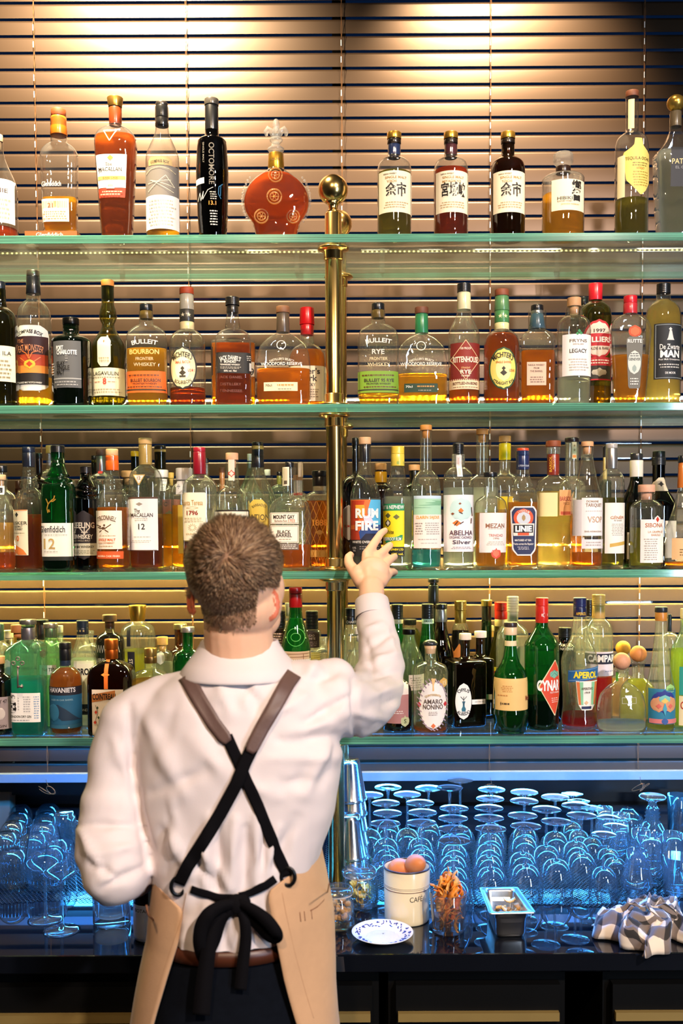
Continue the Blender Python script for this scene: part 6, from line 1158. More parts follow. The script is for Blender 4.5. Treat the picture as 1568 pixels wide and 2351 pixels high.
q = at(922, 1984, p.y+.012); egg('egg', q.x-.002, p.y+.016, q.z-.010, 1.2, 1.45, 'brown egg sunk behind the rim of the canister, beside the proud one')
egg('egg', p.x-.016, p.y-.010, ZC+hC-.034, .3, 1.3, 'brown egg lowest in the canister, just showing over the front rim')
# tumbler of dried orange peel
p = solid(1029, 2137); Rt = 44*mpp(p.y); ht = at(1029, 2047, p.y).z-ZC
t = thing('tumbler', 'clear glass tumbler packed with dried orange peel', 'tumbler', (p.x, p.y, ZC+.0004))
link('glass_body', lathe_me([(0, .0002), (.0005, Rt*.80), (.003, Rt*.84), (ht, Rt), (ht+.0008, Rt-.001), (ht-.001, Rt-.0022), (.010, Rt*.79), (.009, .0002)], 48), thinglass('tumbler_glass', (.93, .95, .96), refl=1.5, haze=.03, bump=.1), t)
rnd = random.Random(3)
M_or = [prin('orange_peel', '#f08a20', .5, 0, .2, 90, .3, 200, sss=.1), prin('orange_pith', '#f0a850', .55, 0, .2, 90, .3), prin('dark_orange_peel', '#d8601a', .5, 0, .25, 90, .3)]
def peel_strip(c, ax, L_, w, curl, mats, nm, lab, cat, grp, th=.0016, matpick=None):
    mb = MB(); n_ = 12; ax = ax.normalized(); side = ax.orthogonal().normalized(); side = (Matrix.Rotation(rnd.random()*6.28, 3, ax) @ side); nrm = ax.cross(side)
    rs = []
    for i in range(n_+1):
        t_ = (i/n_-.5); a = t_*curl
        if abs(curl) > .01: pc = ax*(L_*math.sin(a)/curl) + nrm*(L_*(1-math.cos(a))/curl)
        else: pc = ax*(L_*t_)
        tn = ax*math.cos(a)+nrm*math.sin(a); nn = nrm*math.cos(a)-ax*math.sin(a)
        ww = w*(1-.25*abs(t_)*2)*.5*(1+.2*math.sin(i*2.1+c.x*999))
        sd = Matrix.Rotation(.5*t_, 3, tn) @ side
        rs.append([tuple(c+pc+sd*ww+nn*th/2), tuple(c+pc-sd*ww+nn*th/2), tuple(c+pc-sd*ww-nn*th/2), tuple(c+pc+sd*ww-nn*th/2)])
    mb.rings(rs, 0, True, True, True)
    m_ = mb.mesh(nm)
    for k_ in range(len(m_.polygons)): m_.polygons[k_].material_index = 1 if (k_ % 4 == 0) else 0
    o = link(nm, m_, mats); tag(o, lab, cat, grp); return o
for i in range(78):
    hh = .012 + (ht+.032-.012)*(i/77)**.9
    rmax = (Rt*(.80+.2*min(1, hh/ht))-.013) if hh < ht else Rt*.92*(1-.5*(hh-ht)/.03)
    a = rnd.random()*6.28; rr = rmax*math.sqrt(rnd.random())*.95
    c = Vector((p.x+rr*math.cos(a), p.y+rr*math.sin(a), ZC+hh))
    tilt = rnd.uniform(.3, 1.5); az = rnd.random()*6.28
    L_ = min(rnd.uniform(.034, .052), 2.2*(rmax+.014-rr*.5)) 
    ax = Vector((math.cos(az)*math.cos(tilt), math.sin(az)*math.cos(tilt), math.sin(tilt)))
    if rr > rmax*.55: ax = Vector((-math.sin(a)*.5, math.cos(a)*.5, .85))
    m2 = [M_or[0], M_or[1]] if i % 4 else [M_or[2], M_or[0]]
    lab = 'curled strip of dried orange peel inside the glass tumbler' if hh < ht else 'curled strip of dried orange peel heaped above the tumbler rim'
    peel_strip(c, ax, max(.022, L_), rnd.uniform(.009, .013), rnd.uniform(1.2, 3.2)*(1 if i % 2 else -1), m2, 'orange_peel', lab, 'orange peel', 'dried orange peel in the tumbler')
# steel pan with dried slices
P4 = [onz(x, y, ZC+.062) for x, y in ((1124, 2097), (1230, 2094), (1189, 2036), (1100, 2037))]
cen = sum(P4, Vector())/4; cen.z = ZC
t = thing('steel_pan', 'small deep stainless steel garnish pan with broad rim', 'pan', tuple(cen))
def rrect(f, z, rc=.012, n_=6):
    """rounded quad ring scaled about the pan centre by f (metres inset)"""
    out = []; C_ = [Vector((q.x, q.y, 0)) for q in P4]; ctr = Vector((cen.x, cen.y, 0))
    for k in range(4):
        a, b, c = C_[k-1], C_[k], C_[(k+1) % 4]; u = (a-b).normalized(); v = (c-b).normalized()
        bb_ = b + u*f + v*f
        p0, p2 = bb_+u*rc, bb_+v*rc
        for i in range(n_+1):
            s_ = i/n_; q = p0*(1-s_)**2 + bb_*2*s_*(1-s_) + p2*s_**2
            out.append((q.x-cen.x, q.y-cen.y, z))
    return out
mb = MB(); hp_ = .062
mb.rings([rrect(.0, hp_-.003, .006), rrect(.0, hp_, .006), rrect(.004, hp_, .008), rrect(.010, hp_-.001, .012), rrect(.0125, hp_-.006, .014), rrect(.016, .012, .016), rrect(.020, .003, .016), rrect(.026, .0015, .016)], 0, True, False, True)
mb.rings([rrect(.0, hp_-.003, .006), rrect(.0112, hp_-.0045, .012), rrect(.0118, .045, .014), rrect(.014, .043, .014), rrect(.0148, .010, .016), rrect(.019, .001, .016), rrect(.026, .0003, .016)], 0, True, False, True)
mb.build('pan_body', M_steel, t)
M_dry = [prin('dried_citrus', '#c08c48', .6, 0, .3, 90, .4, 150), prin('dried_citrus_pith', '#e0c080', .6, 0, .2, 90, .4)]
for i in range(18):
    a = rnd.random()*6.28; c = Vector((cen.x+rnd.uniform(-.022, .026), cen.y+rnd.uniform(-.03, .03), ZC+.026+.0015*i))
    az = rnd.random()*6.28; peel_strip(c, Vector((math.cos(az), math.sin(az), rnd.uniform(-.3, .3))), rnd.uniform(.022, .032), rnd.uniform(.008, .012), rnd.uniform(1.5, 3.4), M_dry, 'dried_citrus_slice', 'shrivelled dried citrus slice lying in the steel pan', 'dried fruit', 'dried slices in the steel pan')
# plate of salt
rp_ = 71*mpp(2.145); p = onz(878, 2168, ZC+.0165); p.y += rp_; p.x = at(878, 2140, p.y).x
t = thing('saucer', 'small white saucer with blue painted sprigs round its rim', 'saucer', (p.x, p.y, ZC+.0004))
M_por = prin('white_porcelain', '#ebe6e6', .2, 0, .02, 20, coat=.5)
link('dish', lathe_me([(0, .0002), (.0004, rp_*.52), (.004, rp_*.60), (.014, rp_*.96), (.0165, rp_), (.0175, rp_*.985), (.013, rp_*.9), (.0060, rp_*.58), (.0045, .0002)], 56), M_por, t)
mb = MB(); rnd2 = random.Random(5)
for q in range(26):
    a0 = 2*PI*q/26; 
    for w_ in range(4):
        a = a0+rnd2.uniform(-.07, .07); r0 = rp_*rnd2.uniform(.70, .9); pts = []
        ang = rnd2.random()*6.28; ll = rnd2.uniform(.003, .006)
        for s_ in range(4):
            x = r0*math.cos(a)+math.cos(ang+s_*.5)*ll*s_/3; y = r0*math.sin(a)+math.sin(ang+s_*.5)*ll*s_/3
            rr = math.hypot(x, y); z = .0060+(.013-.0060)*max(0, (rr/rp_-.58)/.32)+.0004 if rr/rp_ < .9 else .0138+(rr/rp_-.9)*.04
            pts.append((x, y, z))
        mb.tube(pts, [.0005, .0013, .0013, .0004], 5)
mb.build('painted_sprigs', prin('cobalt_blue', '#2a3a90', .3), t)
mb = MB(); rs = []
for i in range(9):
    f = i/8; rs.append([(rp_*.58*f*math.cos(2*PI*j/36)*(1+.04*math.sin(j*1.7)), rp_*.58*f*math.sin(2*PI*j/36)*(1+.04*math.sin(j*1.3)), .0052+.0065*math.cos(f*PI/2)+.0006*math.sin(j*2.9+i*3)) for j in range(36)])
mb.rings(rs); o = mb.build('salt_heap', prin('white_salt', '#f4f0f0', .7, 0, .06, 900, 1.0, 900)); o.location = (p.x, p.y, ZC); tag(o, 'flat heap of white salt in the blue-sprigged saucer', 'salt', kind='stuff')
# clip-top jars
M_jar = thinglass('jar_glass', (.95, .96, .95), refl=1.6, haze=.015, bump=.1)
def jar(px, py, rb, hbody, rl, hl, lab, clasp, rzc):
    p = solid(px, py); t = thing('clip_top_jar', lab, 'jar', (p.x, p.y, ZC+.0004), 'clip-top jars')
    link('glass_body', lathe_me([(0, .0002), (.0005, rb*.8), (.003, rb*.93), (.010, rb), (hbody*.62, rb), (hbody*.8, rb*.93), (hbody*.9, rl*.86), (hbody, rl*.86), (hbody, rl*.80), (hbody*.88, rl*.8), (hbody*.6, rb*.94), (.008, rb*.93), (.007, .0002)], 44), M_jar, t)
    link('lid', lathe_me([(hbody+.0035, .0002), (hbody+.003, rl*.95), (hbody+.004, rl), (hbody+hl*.5, rl*1.01), (hbody+hl*.8, rl*.95), (hbody+hl, rl*.78), (hbody+hl*.92, rl*.7), (hbody+hl*.88, .0002)], 44), M_jar, t)
    mb = MB(); mb.lathe([(hbody-.0005, rl*.93), (hbody+.0032, rl*.93)], 36, cap0=False, cap1=False); mb.build('rubber_seal', prin('grey_rubber_seal', '#c8b8a8', .6), t)
    if clasp:
        mb = MB()
        def Q(u, r_, z): a = rzc+u; return (r_*math.sin(a), -r_*math.cos(a), z)
        for s_ in (-1, 1):
            mb.tube([Q(s_*.30, rl*1.02, hbody+.010), Q(s_*.24, rl*1.06, hbody+.004), Q(s_*.30, rl*1.08, hbody-.006), Q(s_*.36, rl*1.06, hbody-.016), Q(s_*.34, rl*1.04, hbody-.024), Q(s_*.28, rl*1.05, hbody-.018), Q(s_*.26, rb*1.04, hbody-.03), Q(s_*.22, rb*1.06, hbody-.052)], .0009, 6)
        mb.tube([Q(-.22, rb*1.06, hbody-.052), Q(0, rb*1.08, hbody-.054), Q(.22, rb*1.06, hbody-.052)], .0009, 6)
        mb.tube([Q(u*.1, rl*1.05, hbody-.004) for u in range(-3, 4)], .0009, 6)
        mb.build('wire_clasp', M_chrome, t)
    return p
pj = jar(826, 2080, .0435, .074, .042, .017, 'clip-top glass jar of dried lemon slices with wire clasp facing front', True, .15)
for i in range(20):
    a = rnd.random()*6.28; rr = .020*math.sqrt(rnd.random())
    c = Vector((pj.x+rr*math.cos(a), pj.y+rr*math.sin(a), ZC+.014+.0022*i)); az = rnd.random()*6.28
    peel_strip(c, Vector((math.cos(az), math.sin(az), rnd.uniform(-.6, .6))), rnd.uniform(.022, .030), rnd.uniform(.014, .020), rnd.uniform(.6, 1.6), [prin('dried_lemon', '#e8ac18', .55, 0, .3, 70, .3), prin('dried_lemon_pale', '#f0cc60', .55, 0, .2, 70, .3)], 'dried_lemon_slice', 'yellow dried lemon slice in the clasped jar', 'dried fruit', 'dried lemon slices in the jar')
pj = jar(776, 2128, .0365, .074, .0345, .017, 'clip-top glass jar of pale ginger pieces, beside the man\'s apron', False, 0)
M_gin = prin('candied_ginger', '#d8984c', .6, 0, .25, 80, .6, 180)
for i in range(26):
    a = rnd.random()*6.28; rr = .023*math.sqrt(rnd.random()); mb = MB(); r_ = rnd.uniform(.006, .009)
    mb.ball((0, 0, 0), r_, 8, 6, sx=rnd.uniform(.8, 1.3), sy=rnd.uniform(.7, 1.1), sz=rnd.uniform(.6, 1)); mb.v = [(x+.0015*math.sin(y*900), y+.0015*math.sin(z*800), z+.001*math.sin(x*900)) for x, y, z in mb.v]
    o = mb.build('ginger_piece', M_gin); o.location = (pj.x+rr*math.cos(a), pj.y+rr*math.sin(a), ZC+.014+.0016*i); o.rotation_euler = (rnd.random()*3, rnd.random()*3, 0)
    tag(o, 'pale sugared ginger piece in the jar beside the apron', 'ginger', 'ginger pieces in the jar')
# checked towel
def towel():
    cx, cy = onz(1478, 2110, ZC+.02).x, onz(1472, 2125, ZC+.02).y
    n_ = 110; vs = []; uv = []
    for j in range(n_+1):
        for i in range(n_+1):
            u, v = i/n_*2-1, j/n_*2-1
            rr = math.sqrt((u*u+v*v)/2)
            p3 = Vector((u*2.2, v*2.2, .3)); n1 = noise.noise(p3*1.0+Vector((3, 1, 0))); n2 = noise.noise(p3*1.0+Vector((9, 4, 5))); n3_ = noise.noise(p3*1.6+Vector((1, 8, 2)))
            sx = .098*(1+.16*math.sin(3*math.atan2(v, u)+.6)); sy = .080*(1+.18*math.sin(2*math.atan2(v, u)+1.1))
            x = u*sx + .040*n1 + .015*math.sin(v*7+n2*3)
            y = v*sy + .035*n2 + .010*math.sin(u*8+n1*3)
            ridge = abs(math.sin(u*4.4+v*2.6+n1*5)) ; ridge2 = abs(math.sin(u*2.2-v*4.6+n2*5))
            ft = Vector((u*1.7+n1*.5, v*1.7+n2*.5, 4.0)); r1 = 1-abs(noise.noise(ft*1.3))*2.2; r2 = 1-abs(noise.noise(ft*2.6+Vector((4, 4, 4))))*2.2
            z = (.006+.040*(1-rr**2.0)+.026*max(0, r1)*(1-rr*.8)+.014*max(0, r2)*(1-rr*.6)+.004*math.sin(u*19+v*9+n1*7)*(1-rr)) if rr < 1 else .003
            edge = max(abs(u), abs(v)); z *= max(.0, min(1, (1-edge)*4))**.5; z = max(z, .002)+.0015*abs(n3_)
            vs.append((x, y, z)); uv.append((u, v))
    fs = [(j*(n_+1)+i, j*(n_+1)+i+1, (j+1)*(n_+1)+i+1, (j+1)*(n_+1)+i) for j in range(n_) for i in range(n_)]
    me = bpy.data.meshes.new('towel'); me.from_pydata(vs, [], fs); me.uv_layers.new(name='UVMap')
    for l in me.loops: me.uv_layers[0].data[l.index].uv = ((uv[l.vertex_index][0]+1)/2, (uv[l.vertex_index][1]+1)/2)
    me.polygons.foreach_set('use_smooth', [True]*len(fs))
    m, nt, out = newmat('checked_cotton'); N = nt.nodes.new; L = nt.links.new
    b = N('ShaderNodeBsdfPrincipled'); b.inputs['Roughness'].default_value = .85; b.inputs['Sheen Weight'].default_value = .2; L(b.outputs[0], out.inputs[0])
    uvn = N('ShaderNodeUVMap'); uvn.uv_map = 'UVMap'; sp = N('ShaderNodeSeparateXYZ'); L(uvn.outputs[0], sp.inputs[0]); st = []
    for k in (0, 1):
        a = N('ShaderNodeMath'); a.operation = 'MULTIPLY'; a.inputs[1].default_value = 7.5; L(sp.outputs[k], a.inputs[0])
        c = N('ShaderNodeMath'); c.operation = 'FRACT'; L(a.outputs[0], c.inputs[0])
        g = N('ShaderNodeMath'); g.operation = 'GREATER_THAN'; g.inputs[1].default_value = .5; L(c.outputs[0], g.inputs[0]); st.append(g)
    ad = N('ShaderNodeMath'); ad.operation = 'ADD'; L(st[0].outputs[0], ad.inputs[0]); L(st[1].outputs[0], ad.inputs[1])
    hf = N('ShaderNodeMath'); hf.operation = 'MULTIPLY'; hf.inputs[1].default_value = .5; L(ad.outputs[0], hf.inputs[0])
    rp = N('ShaderNodeValToRGB'); rp.color_ramp.interpolation = 'CONSTANT'; L(hf.outputs[0], rp.inputs[0])
    el = rp.color_ramp.elements; el[0].position = 0; el[0].color = srgb('#e6d3bc')+(1,); el[1].position = .75; el[1].color = srgb('#2a2420')+(1,)
    e2 = el.new(.25); e2.color = srgb('#7a6a60')+(1,)
    L(rp.outputs[0], b.inputs['Base Color'])
    o = link('towel', me, m); o.location = (cx, cy, ZC+.001); o.rotation_euler = (0, 0, .5)
    sd = o.modifiers.new('thick', 'SOLIDIFY'); sd.thickness = .0016; sd.offset = 1
    tag(o, 'crumpled black and cream checked towel lying on the counter corner', 'towel')
towel()
# dark bottle standing on the counter behind the man's apron
bt(4, 341, 1945, 72, 26, 1990, 2035, [(1945, 1962, 28, '#15161a', '')], 'dark spirit bottle with plain white label on the counter behind the man\'s left side', kind='gin_bottle', g='dbrown', lq=('black', 2000), sty='q', d=-.205, zb=ZC, grp='bottle on the counter',
   L=[('LR', 306, 2067, 376, 2158, '#d8d0dc'), ('T', 'BOTANIST', 337, 2079, 8, '#2a2a30', 52)])
flush()
# ------------------------------------------------------------------ the bartender, seen from behind
YP = 1.75
def V(px, py, Y=YP): return Vector(at(px, py, Y))
def capsules(mb, chain, n=20):
    """chain of (point, radius[, flatten vector scale]) as closed tapering tubes with balls at the joints"""
    for (p, r) in chain: mb.ball(p, r*.999, 18, 12)
    for (p, r), (q, s) in zip(chain, chain[1:]):
        mb.tube([p+(q-p)*t for t in (0, .25, .5, .75, 1)], [r+(s-r)*t for t in (0, .25, .5, .75, 1)], n)
def ellring(c, a, b, n=48, e=2.3):
    out = []
    for j in range(n):
        t = 2*PI*j/n; co, si = math.cos(t), math.sin(t)
        out.append((c[0]+a*math.copysign(abs(co)**(2/e), co), c[1]+b*math.copysign(abs(si)**(2/e), si), c[2]))
    return out
def remesh(mb, name, vox, smooth_=6, fac=.5):
    me = mb.mesh(name); o = bpy.data.objects.new(name, me); COL.objects.link(o)
    m = o.modifiers.new('r', 'REMESH'); m.mode = 'VOXEL'; m.voxel_size = vox; m.adaptivity = 0
    s = o.modifiers.new('s', 'SMOOTH'); s.factor = fac; s.iterations = smooth_
    bpy.context.view_layer.update()
    out = bpy.data.meshes.new_from_object(o.evaluated_get(bpy.context.evaluated_depsgraph_get()))
    bpy.data.objects.remove(o); out.name = name
    out.polygons.foreach_set('use_smooth', [True]*len(out.polygons)); out.update(); return out

man = thing('person', 'man in white shirt and crossed apron straps, back turned, reaching for a bottle', 'person', (V(540, 1400).x, YP+.02, 0))
def mpar(o): return par(o, man)
s1 = mpp(YP)
# torso outline rings in pixels: (y, centre x, half width, depth half m, centre Y)
TOR = [(1532, 552, 100, .062, 1.760), (1548, 552, 150, .080, 1.762), (1575, 550, 196, .094, 1.765), (1610, 548, 222, .108, 1.768), (1660, 548, 232, .120, 1.772), (1720, 550, 238, .128, 1.775), (1790, 548, 236, .128, 1.775),
       (1860, 546, 226, .122, 1.772), (1930, 543, 206, .115, 1.768), (1990, 541, 190, .110, 1.765), (2050, 538, 178, .110, 1.765), (2110, 534, 168, .113, 1.768), (2150, 532, 163, .116, 1.770), (2196, 530, 160, .119, 1.772)]
def torso(mb, grow=0, y0=0, y1=9999):
    rs = []
    for (py, cx, hw, d, Y) in TOR:
        if y0 <= py <= y1: c = V(cx, py, Y); rs.append(ellring((c.x, c.y, c.z), hw*mpp(Y)+grow, d+grow))
    mb.rings(rs, 0, True, True, True)
SHL, ELL, WRL = V(298, 1655, 1.765), V(262, 2000, 1.70), V(352, 1985, 1.92)
SHR, ELR, WRR = V(752, 1612, 1.775), V(862, 1592, 1.99), V(853, 1388, 2.13)
WR2 = V(852, 1345, 2.165)
shirt = MB(); torso(shirt)
nk = V(549, 1530, 1.765)
# yoke from neck to shoulders
for sgn, S_ in ((-1, SHL), (1, SHR)):
    a = V(549+sgn*74, 1592, 1.768); capsules(shirt, [(a, .048), ((a*.45+S_*.55)+Vector((0, 0, .006 if sgn < 0 else .016)), .054), (S_, .054)])
capsules(shirt, [(SHL, .053), (V(268, 1740, 1.760), .050), (V(262, 1850, 1.745), .052), (V(256, 1935, 1.725), .062), (ELL, .058), (V(300, 2000, 1.80), .050), (WRL, .038)])
capsules(shirt, [(V(262, 1850, 1.745), .060), (V(228, 1960, 1.715), .042), (V(250, 2040, 1.70), .030)])
capsules(shirt, [(SHR, .066), (V(800, 1622, 1.85), .064), (V(838, 1610, 1.93), .060), (ELR, .054), (V(874, 1530, 2.045), .050), (V(868, 1465, 2.09), .0445), (V(860, 1420, 2.118), .0385)])
capsules(shirt, [(V(720, 1640, 1.77), .07), (V(765, 1560, 1.79), .040)])
sm = remesh(shirt, 'shirt', .0055, 8)
# folds drawn where the photograph shows them: x0,y0,x1,y1,width px,height mm
FOLDS = [(296, 1620, 302, 1770, 9, -4), (302, 1770, 345, 1990, 12, -5), (262, 1700, 300, 1800, 14, 4), (330, 1640, 420, 1820, 20, 5), (405, 1600, 350, 1760, 18, -2), (350, 1820, 470, 1770, 16, -4), (390, 1790, 405, 1950, 14, 3), (400, 1860, 360, 1960, 14, -3),
         (180, 1895, 300, 1895, 9, -5), (185, 1900, 230, 2000, 12, 5), (235, 2040, 330, 1990, 10, -5), (210, 1985, 260, 2010, 10, -5), (225, 1960, 320, 1940, 14, 4),
         (480, 1880, 470, 2030, 12, 5), (500, 1900, 500, 2040, 9, -6), (540, 1880, 530, 2040, 12, 6), (565, 1900, 560, 2050, 9, -6), (590, 1870, 590, 2030, 12, 6), (610, 1900, 600, 2020, 8, -5), (440, 1960, 500, 2045, 10, -5), (460, 1940, 530, 2040, 9, 4), (640, 1900, 600, 2030, 12, 4), (680, 1880, 630, 1990, 14, -4),
         (380, 1890, 440, 2010, 14, 5), (700, 1820, 760, 1700, 16, 5), (650, 1800, 720, 1790, 14, -3), (640, 1700, 800, 1690, 14, -4), (620, 1740, 760, 1740, 14, 3), (610, 1650, 700, 1600, 14, 4), (660, 1690, 800, 1640, 14, 4), (700, 1660, 800, 1600, 10, -5),
         (812, 1560, 818, 1700, 8, -7), (560, 1560, 600, 1640, 14, -5), (500, 1560, 530, 1640, 16, 4), (440, 1560, 500, 1700, 20, -4), (590, 1545, 570, 1620, 14, 4), (700, 1560, 730, 1520, 16, 6), (730, 1560, 770, 1545, 12, -5), (440, 1700, 540, 1800, 22, 3), (560, 1800, 640, 1830, 18, 3), (740, 1800, 770, 1700, 14, -4),
         (840, 1490, 900, 1455, 8, -4), (830, 1450, 880, 1430, 7, 4), (835, 1520, 915, 1500, 9, 4), (828, 1560, 915, 1540, 8, -4), (850, 1600, 920, 1570, 10, 4), (840, 1470, 860, 1560, 8, -3), (890, 1440, 905, 1500, 7, 3), (880, 1620, 920, 1600, 8, -3), (820, 1640, 880, 1650, 10, 4),
         (470, 2080, 460, 2180, 12, 5), (500, 2090, 520, 2180, 10, -5), (560, 2090, 540, 2185, 12, 6), (590, 2100, 585, 2185, 10, -5), (620, 2110, 630, 2180, 12, 4), (430, 2120, 420, 2185, 10, 4), (575, 2080, 560, 2150, 8, 4)]
co = [v.co.copy() for v in sm.vertices]; nr = [v.normal.copy() for v in sm.vertices]
for i, v in enumerate(sm.vertices):
    p, n_ = co[i], nr[i]; d = 0
    if n_.y < .55:
        x, y = proj(p)
        for (x0, y0, x1, y1, w, a) in FOLDS:
            dx, dy = x1-x0, y1-y0; L2 = dx*dx+dy*dy; t = ((x-x0)*dx+(y-y0)*dy)/L2
            tt = max(0, min(1, t)); dd = math.hypot(x-x0-dx*tt, y-y0-dy*tt)
            if dd < w*2.6:
                wob = 1+.25*math.sin(t*9+x0)
                d += a*.0019*math.exp(-(dd/(w*wob))**2)*(1-.55*abs(tt-.5)*2)
    q = p*14; d += .0024*noise.noise(q) + .0010*noise.noise(p*30)
    px_, py_ = proj(p); wl = max(0, min(1, (py_-1830)/120)) * (1 if 380 < px_ < 720 else .2)
    d += .0042*wl*noise.noise(Vector((p.x*48, p.y*10, p.z*6)))
    wr = max(0, min(1, (px_-560)/120))*max(0, min(1, (1850-py_)/100))
    d += .0040*wr*noise.noise(Vector(((p.x*.5+p.z)*34, p.y*10, (p.x-p.z*.5)*9)))
    wa = max(0, min(1, (330-px_)/60)); d += .0038*wa*noise.noise(Vector(((p.z-p.x*.6)*26, 3, (p.x+p.z)*7)))
    v.co = p + n_*max(d, -.009)
# clip the hem and the cuff cleanly
bm = bmesh.new(); bm.from_mesh(sm)
zh = V(530, 2186, 1.655).z+.0115
bmesh.ops.bisect_plane(bm, geom=bm.verts[:]+bm.edges[:]+bm.faces[:], plane_co=(0, 1.77, zh), plane_no=(0, .10, -1), clear_outer=True)
ax = (WRR-V(868, 1465, 2.09)).normalized()
bm2 = bmesh.ops.bisect_plane(bm, geom=bm.verts[:]+bm.edges[:]+bm.faces[:], plane_co=tuple(V(856, 1408, 2.122)), plane_no=tuple(ax), clear_outer=False)
kill = [f for f in bm.faces if (f.calc_center_median()-V(856, 1408, 2.122)).dot(ax) > 0 and (f.calc_center_median()-WRR).length < .12]
bmesh.ops.delete(bm, geom=kill, context='FACES')
bm.to_mesh(sm); bm.free()
sm.polygons.foreach_set('use_smooth', [True]*len(sm.polygons))
M_shirt = prin('white_cotton_shirt', '#ddcfcc', .75, 0, .02, 30, .12, 500, sheen=.15, sss=.04)
SH = mpar(link('shirt', sm, M_shirt)); SH['label'] = 'white cotton shirt with rolled folds and turned collar'
bpy.context.view_layer.update()
BV = BVHTree.FromPolygons([v.co.copy() for v in sm.vertices], [tuple(p.vertices) for p in sm.polygons])
def onshirt(px, py, off=.003, fallback=YP-.12):
    d = ray(px, py).normalized(); h = BV.ray_cast(CAM, d)
    if h[0] is None: return V(px, py, fallback), Vector((0, -1, 0))
    n_ = h[1] if h[1].y < 0 else -h[1]
    return h[0] - d*off, n_
# cuff and collar, as clean bands
mb = MB(); c0, c1 = V(857, 1416, 2.118), V(853.5, 1379, 2.14); ax = (c1-c0).normalized(); u = ax.orthogonal().normalized(); w_ = ax.cross(u)
def cring(c, r): return [tuple(c+(u*math.cos(2*PI*j/32)+w_*math.sin(2*PI*j/32))*r) for j in range(32)]
mb.rings([cring(c0-ax*.004, .0385), cring(c0, .0392), cring(c0*.5+c1*.5, .0378), cring(c1-ax*.001, .0362), cring(c1, .0352), cring(c1-ax*.002, .0340), cring(c0, .0355)])
mpar(mb.build('cuff', M_shirt, SH)).parent = SH; bpy.data.objects[-1] if 0 else None
def sub(o, parent): o.parent = parent; o.matrix_parent_inverse = Matrix.Translation(-Vector(man.location)) if parent is man else Matrix.Identity(4); return o
for ch in list(SH.children): ch.matrix_parent_inverse = SH.matrix_parent_inverse.inverted() @ Matrix.Translation(-Vector(man.location)) if 0 else Matrix.Identity(4)
mb = MB(); rs = []
for (py, hw, dp, dy) in ((1552, 138, .104, .0), (1546, 140, .106, .0), (1522, 122, .088, 0), (1498, 104, .070, .0), (1478, 92, .0600, .002), (1471, 89, .0575, .002), (1469, 86, .0555, .002), (1473, 84, .054, .002), (1500, 86, .056, 0), (1530, 92, .058, 0)):
    c = V(550, py, 1.770+dy); rs.append([(x, y, z+(.013*max(0, math.sin(2*PI*j/48)) if py > 1515 else 0)) for j, (x, y, z) in enumerate(ellring((c.x, c.y, c.z), hw*mpp(1.77), dp, 48, 2.05))])
mb.rings(rs); o = mb.build('collar', M_shirt, SH)

# ---- body: head, neck, arms and hands as one surface
body = MB()
sk = V(538, 1318, 1.725)
body.ball(V(537, 1311, 1.712), .0780, 36, 24, sx=.975, sy=1.13, sz=1.07)       # skull
body.ball(V(556, 1385, 1.738), .0675, 30, 20, sx=1.04, sy=1.16, sz=.92)        # lower skull and jaw hinge
body.ball(V(584, 1420, 1.800), .047, 26, 18, sx=1.02, sy=1.05, sz=.85)       # jaw and chin
body.ball(V(574, 1352, 1.79), .058, 26, 18, sx=1.08, sy=.85, sz=1.1)          # face
capsules(body, [(V(546, 1400, 1.742), .060), (V(547, 1450, 1.748), .0605), (V(549, 1500, 1.762), .063), (V(549, 1545, 1.77), .075)])
capsules(body, [(V(612, 1345, 1.864), .009), (V(617, 1372, 1.880), .013)])     # nose
body.ball(V(608, 1404, 1.850), .016, 16, 10, sx=1.3, sy=.6, sz=.35); body.ball(V(608, 1412, 1.847), .014, 16, 10, sx=1.2, sy=.6, sz=.4)   # lips
for ex in (584, 630): body.ball(V(ex, 1333, 1.845), .014, 14, 10, sx=1.3, sy=.6, sz=.5)   # brow
# ears
EARP = []
def ear(px, py, Y, sgn, tilt):
    c = V(px, py, Y); mb_ = MB(); R3 = Matrix.Rotation(tilt, 3, 'Z')
    for k in range(12):
        a = -2.2 + 4.4*k/11; q = Vector((sgn*(.004+.005*math.cos(a)), .011*math.cos(a)*1.0, .023*math.sin(a))); body.ball(c+R3@q, .0044, 10, 8); EARP.append((c+R3@q, .0068))
    for (dy, dz, r) in ((0, .007, .0085), (0, -.007, .0075), (.004, 0, .0085), (-.002, .014, .006), (-.002, -.016, .005)): body.ball(c+R3@Vector((sgn*.002, dy, dz)), r, 10, 8, sx=.45); EARP.append((c+R3@Vector((sgn*.002, dy, dz)), r*.95))
ear(620, 1388, 1.702, 1, -.75); ear(446, 1378, 1.745, -1, .35)
torso(body, -.022)
capsules(body, [(SHL, .034), (V(266, 1740, 1.760), .032), (V(260, 1850, 1.745), .034), (ELL, .036), (V(300, 2000, 1.80), .036), (WRL, .026), (V(362, 1992, 1.98), .026)])
capsules(body, [(SHR, .050), (V(838, 1610, 1.93), .044), (ELR, .034), (V(872, 1500, 2.062), .030), (V(860, 1425, 2.115), .027), (V(853, 1385, 2.14), .0285), (V(853, 1350, 2.165), .0275)])
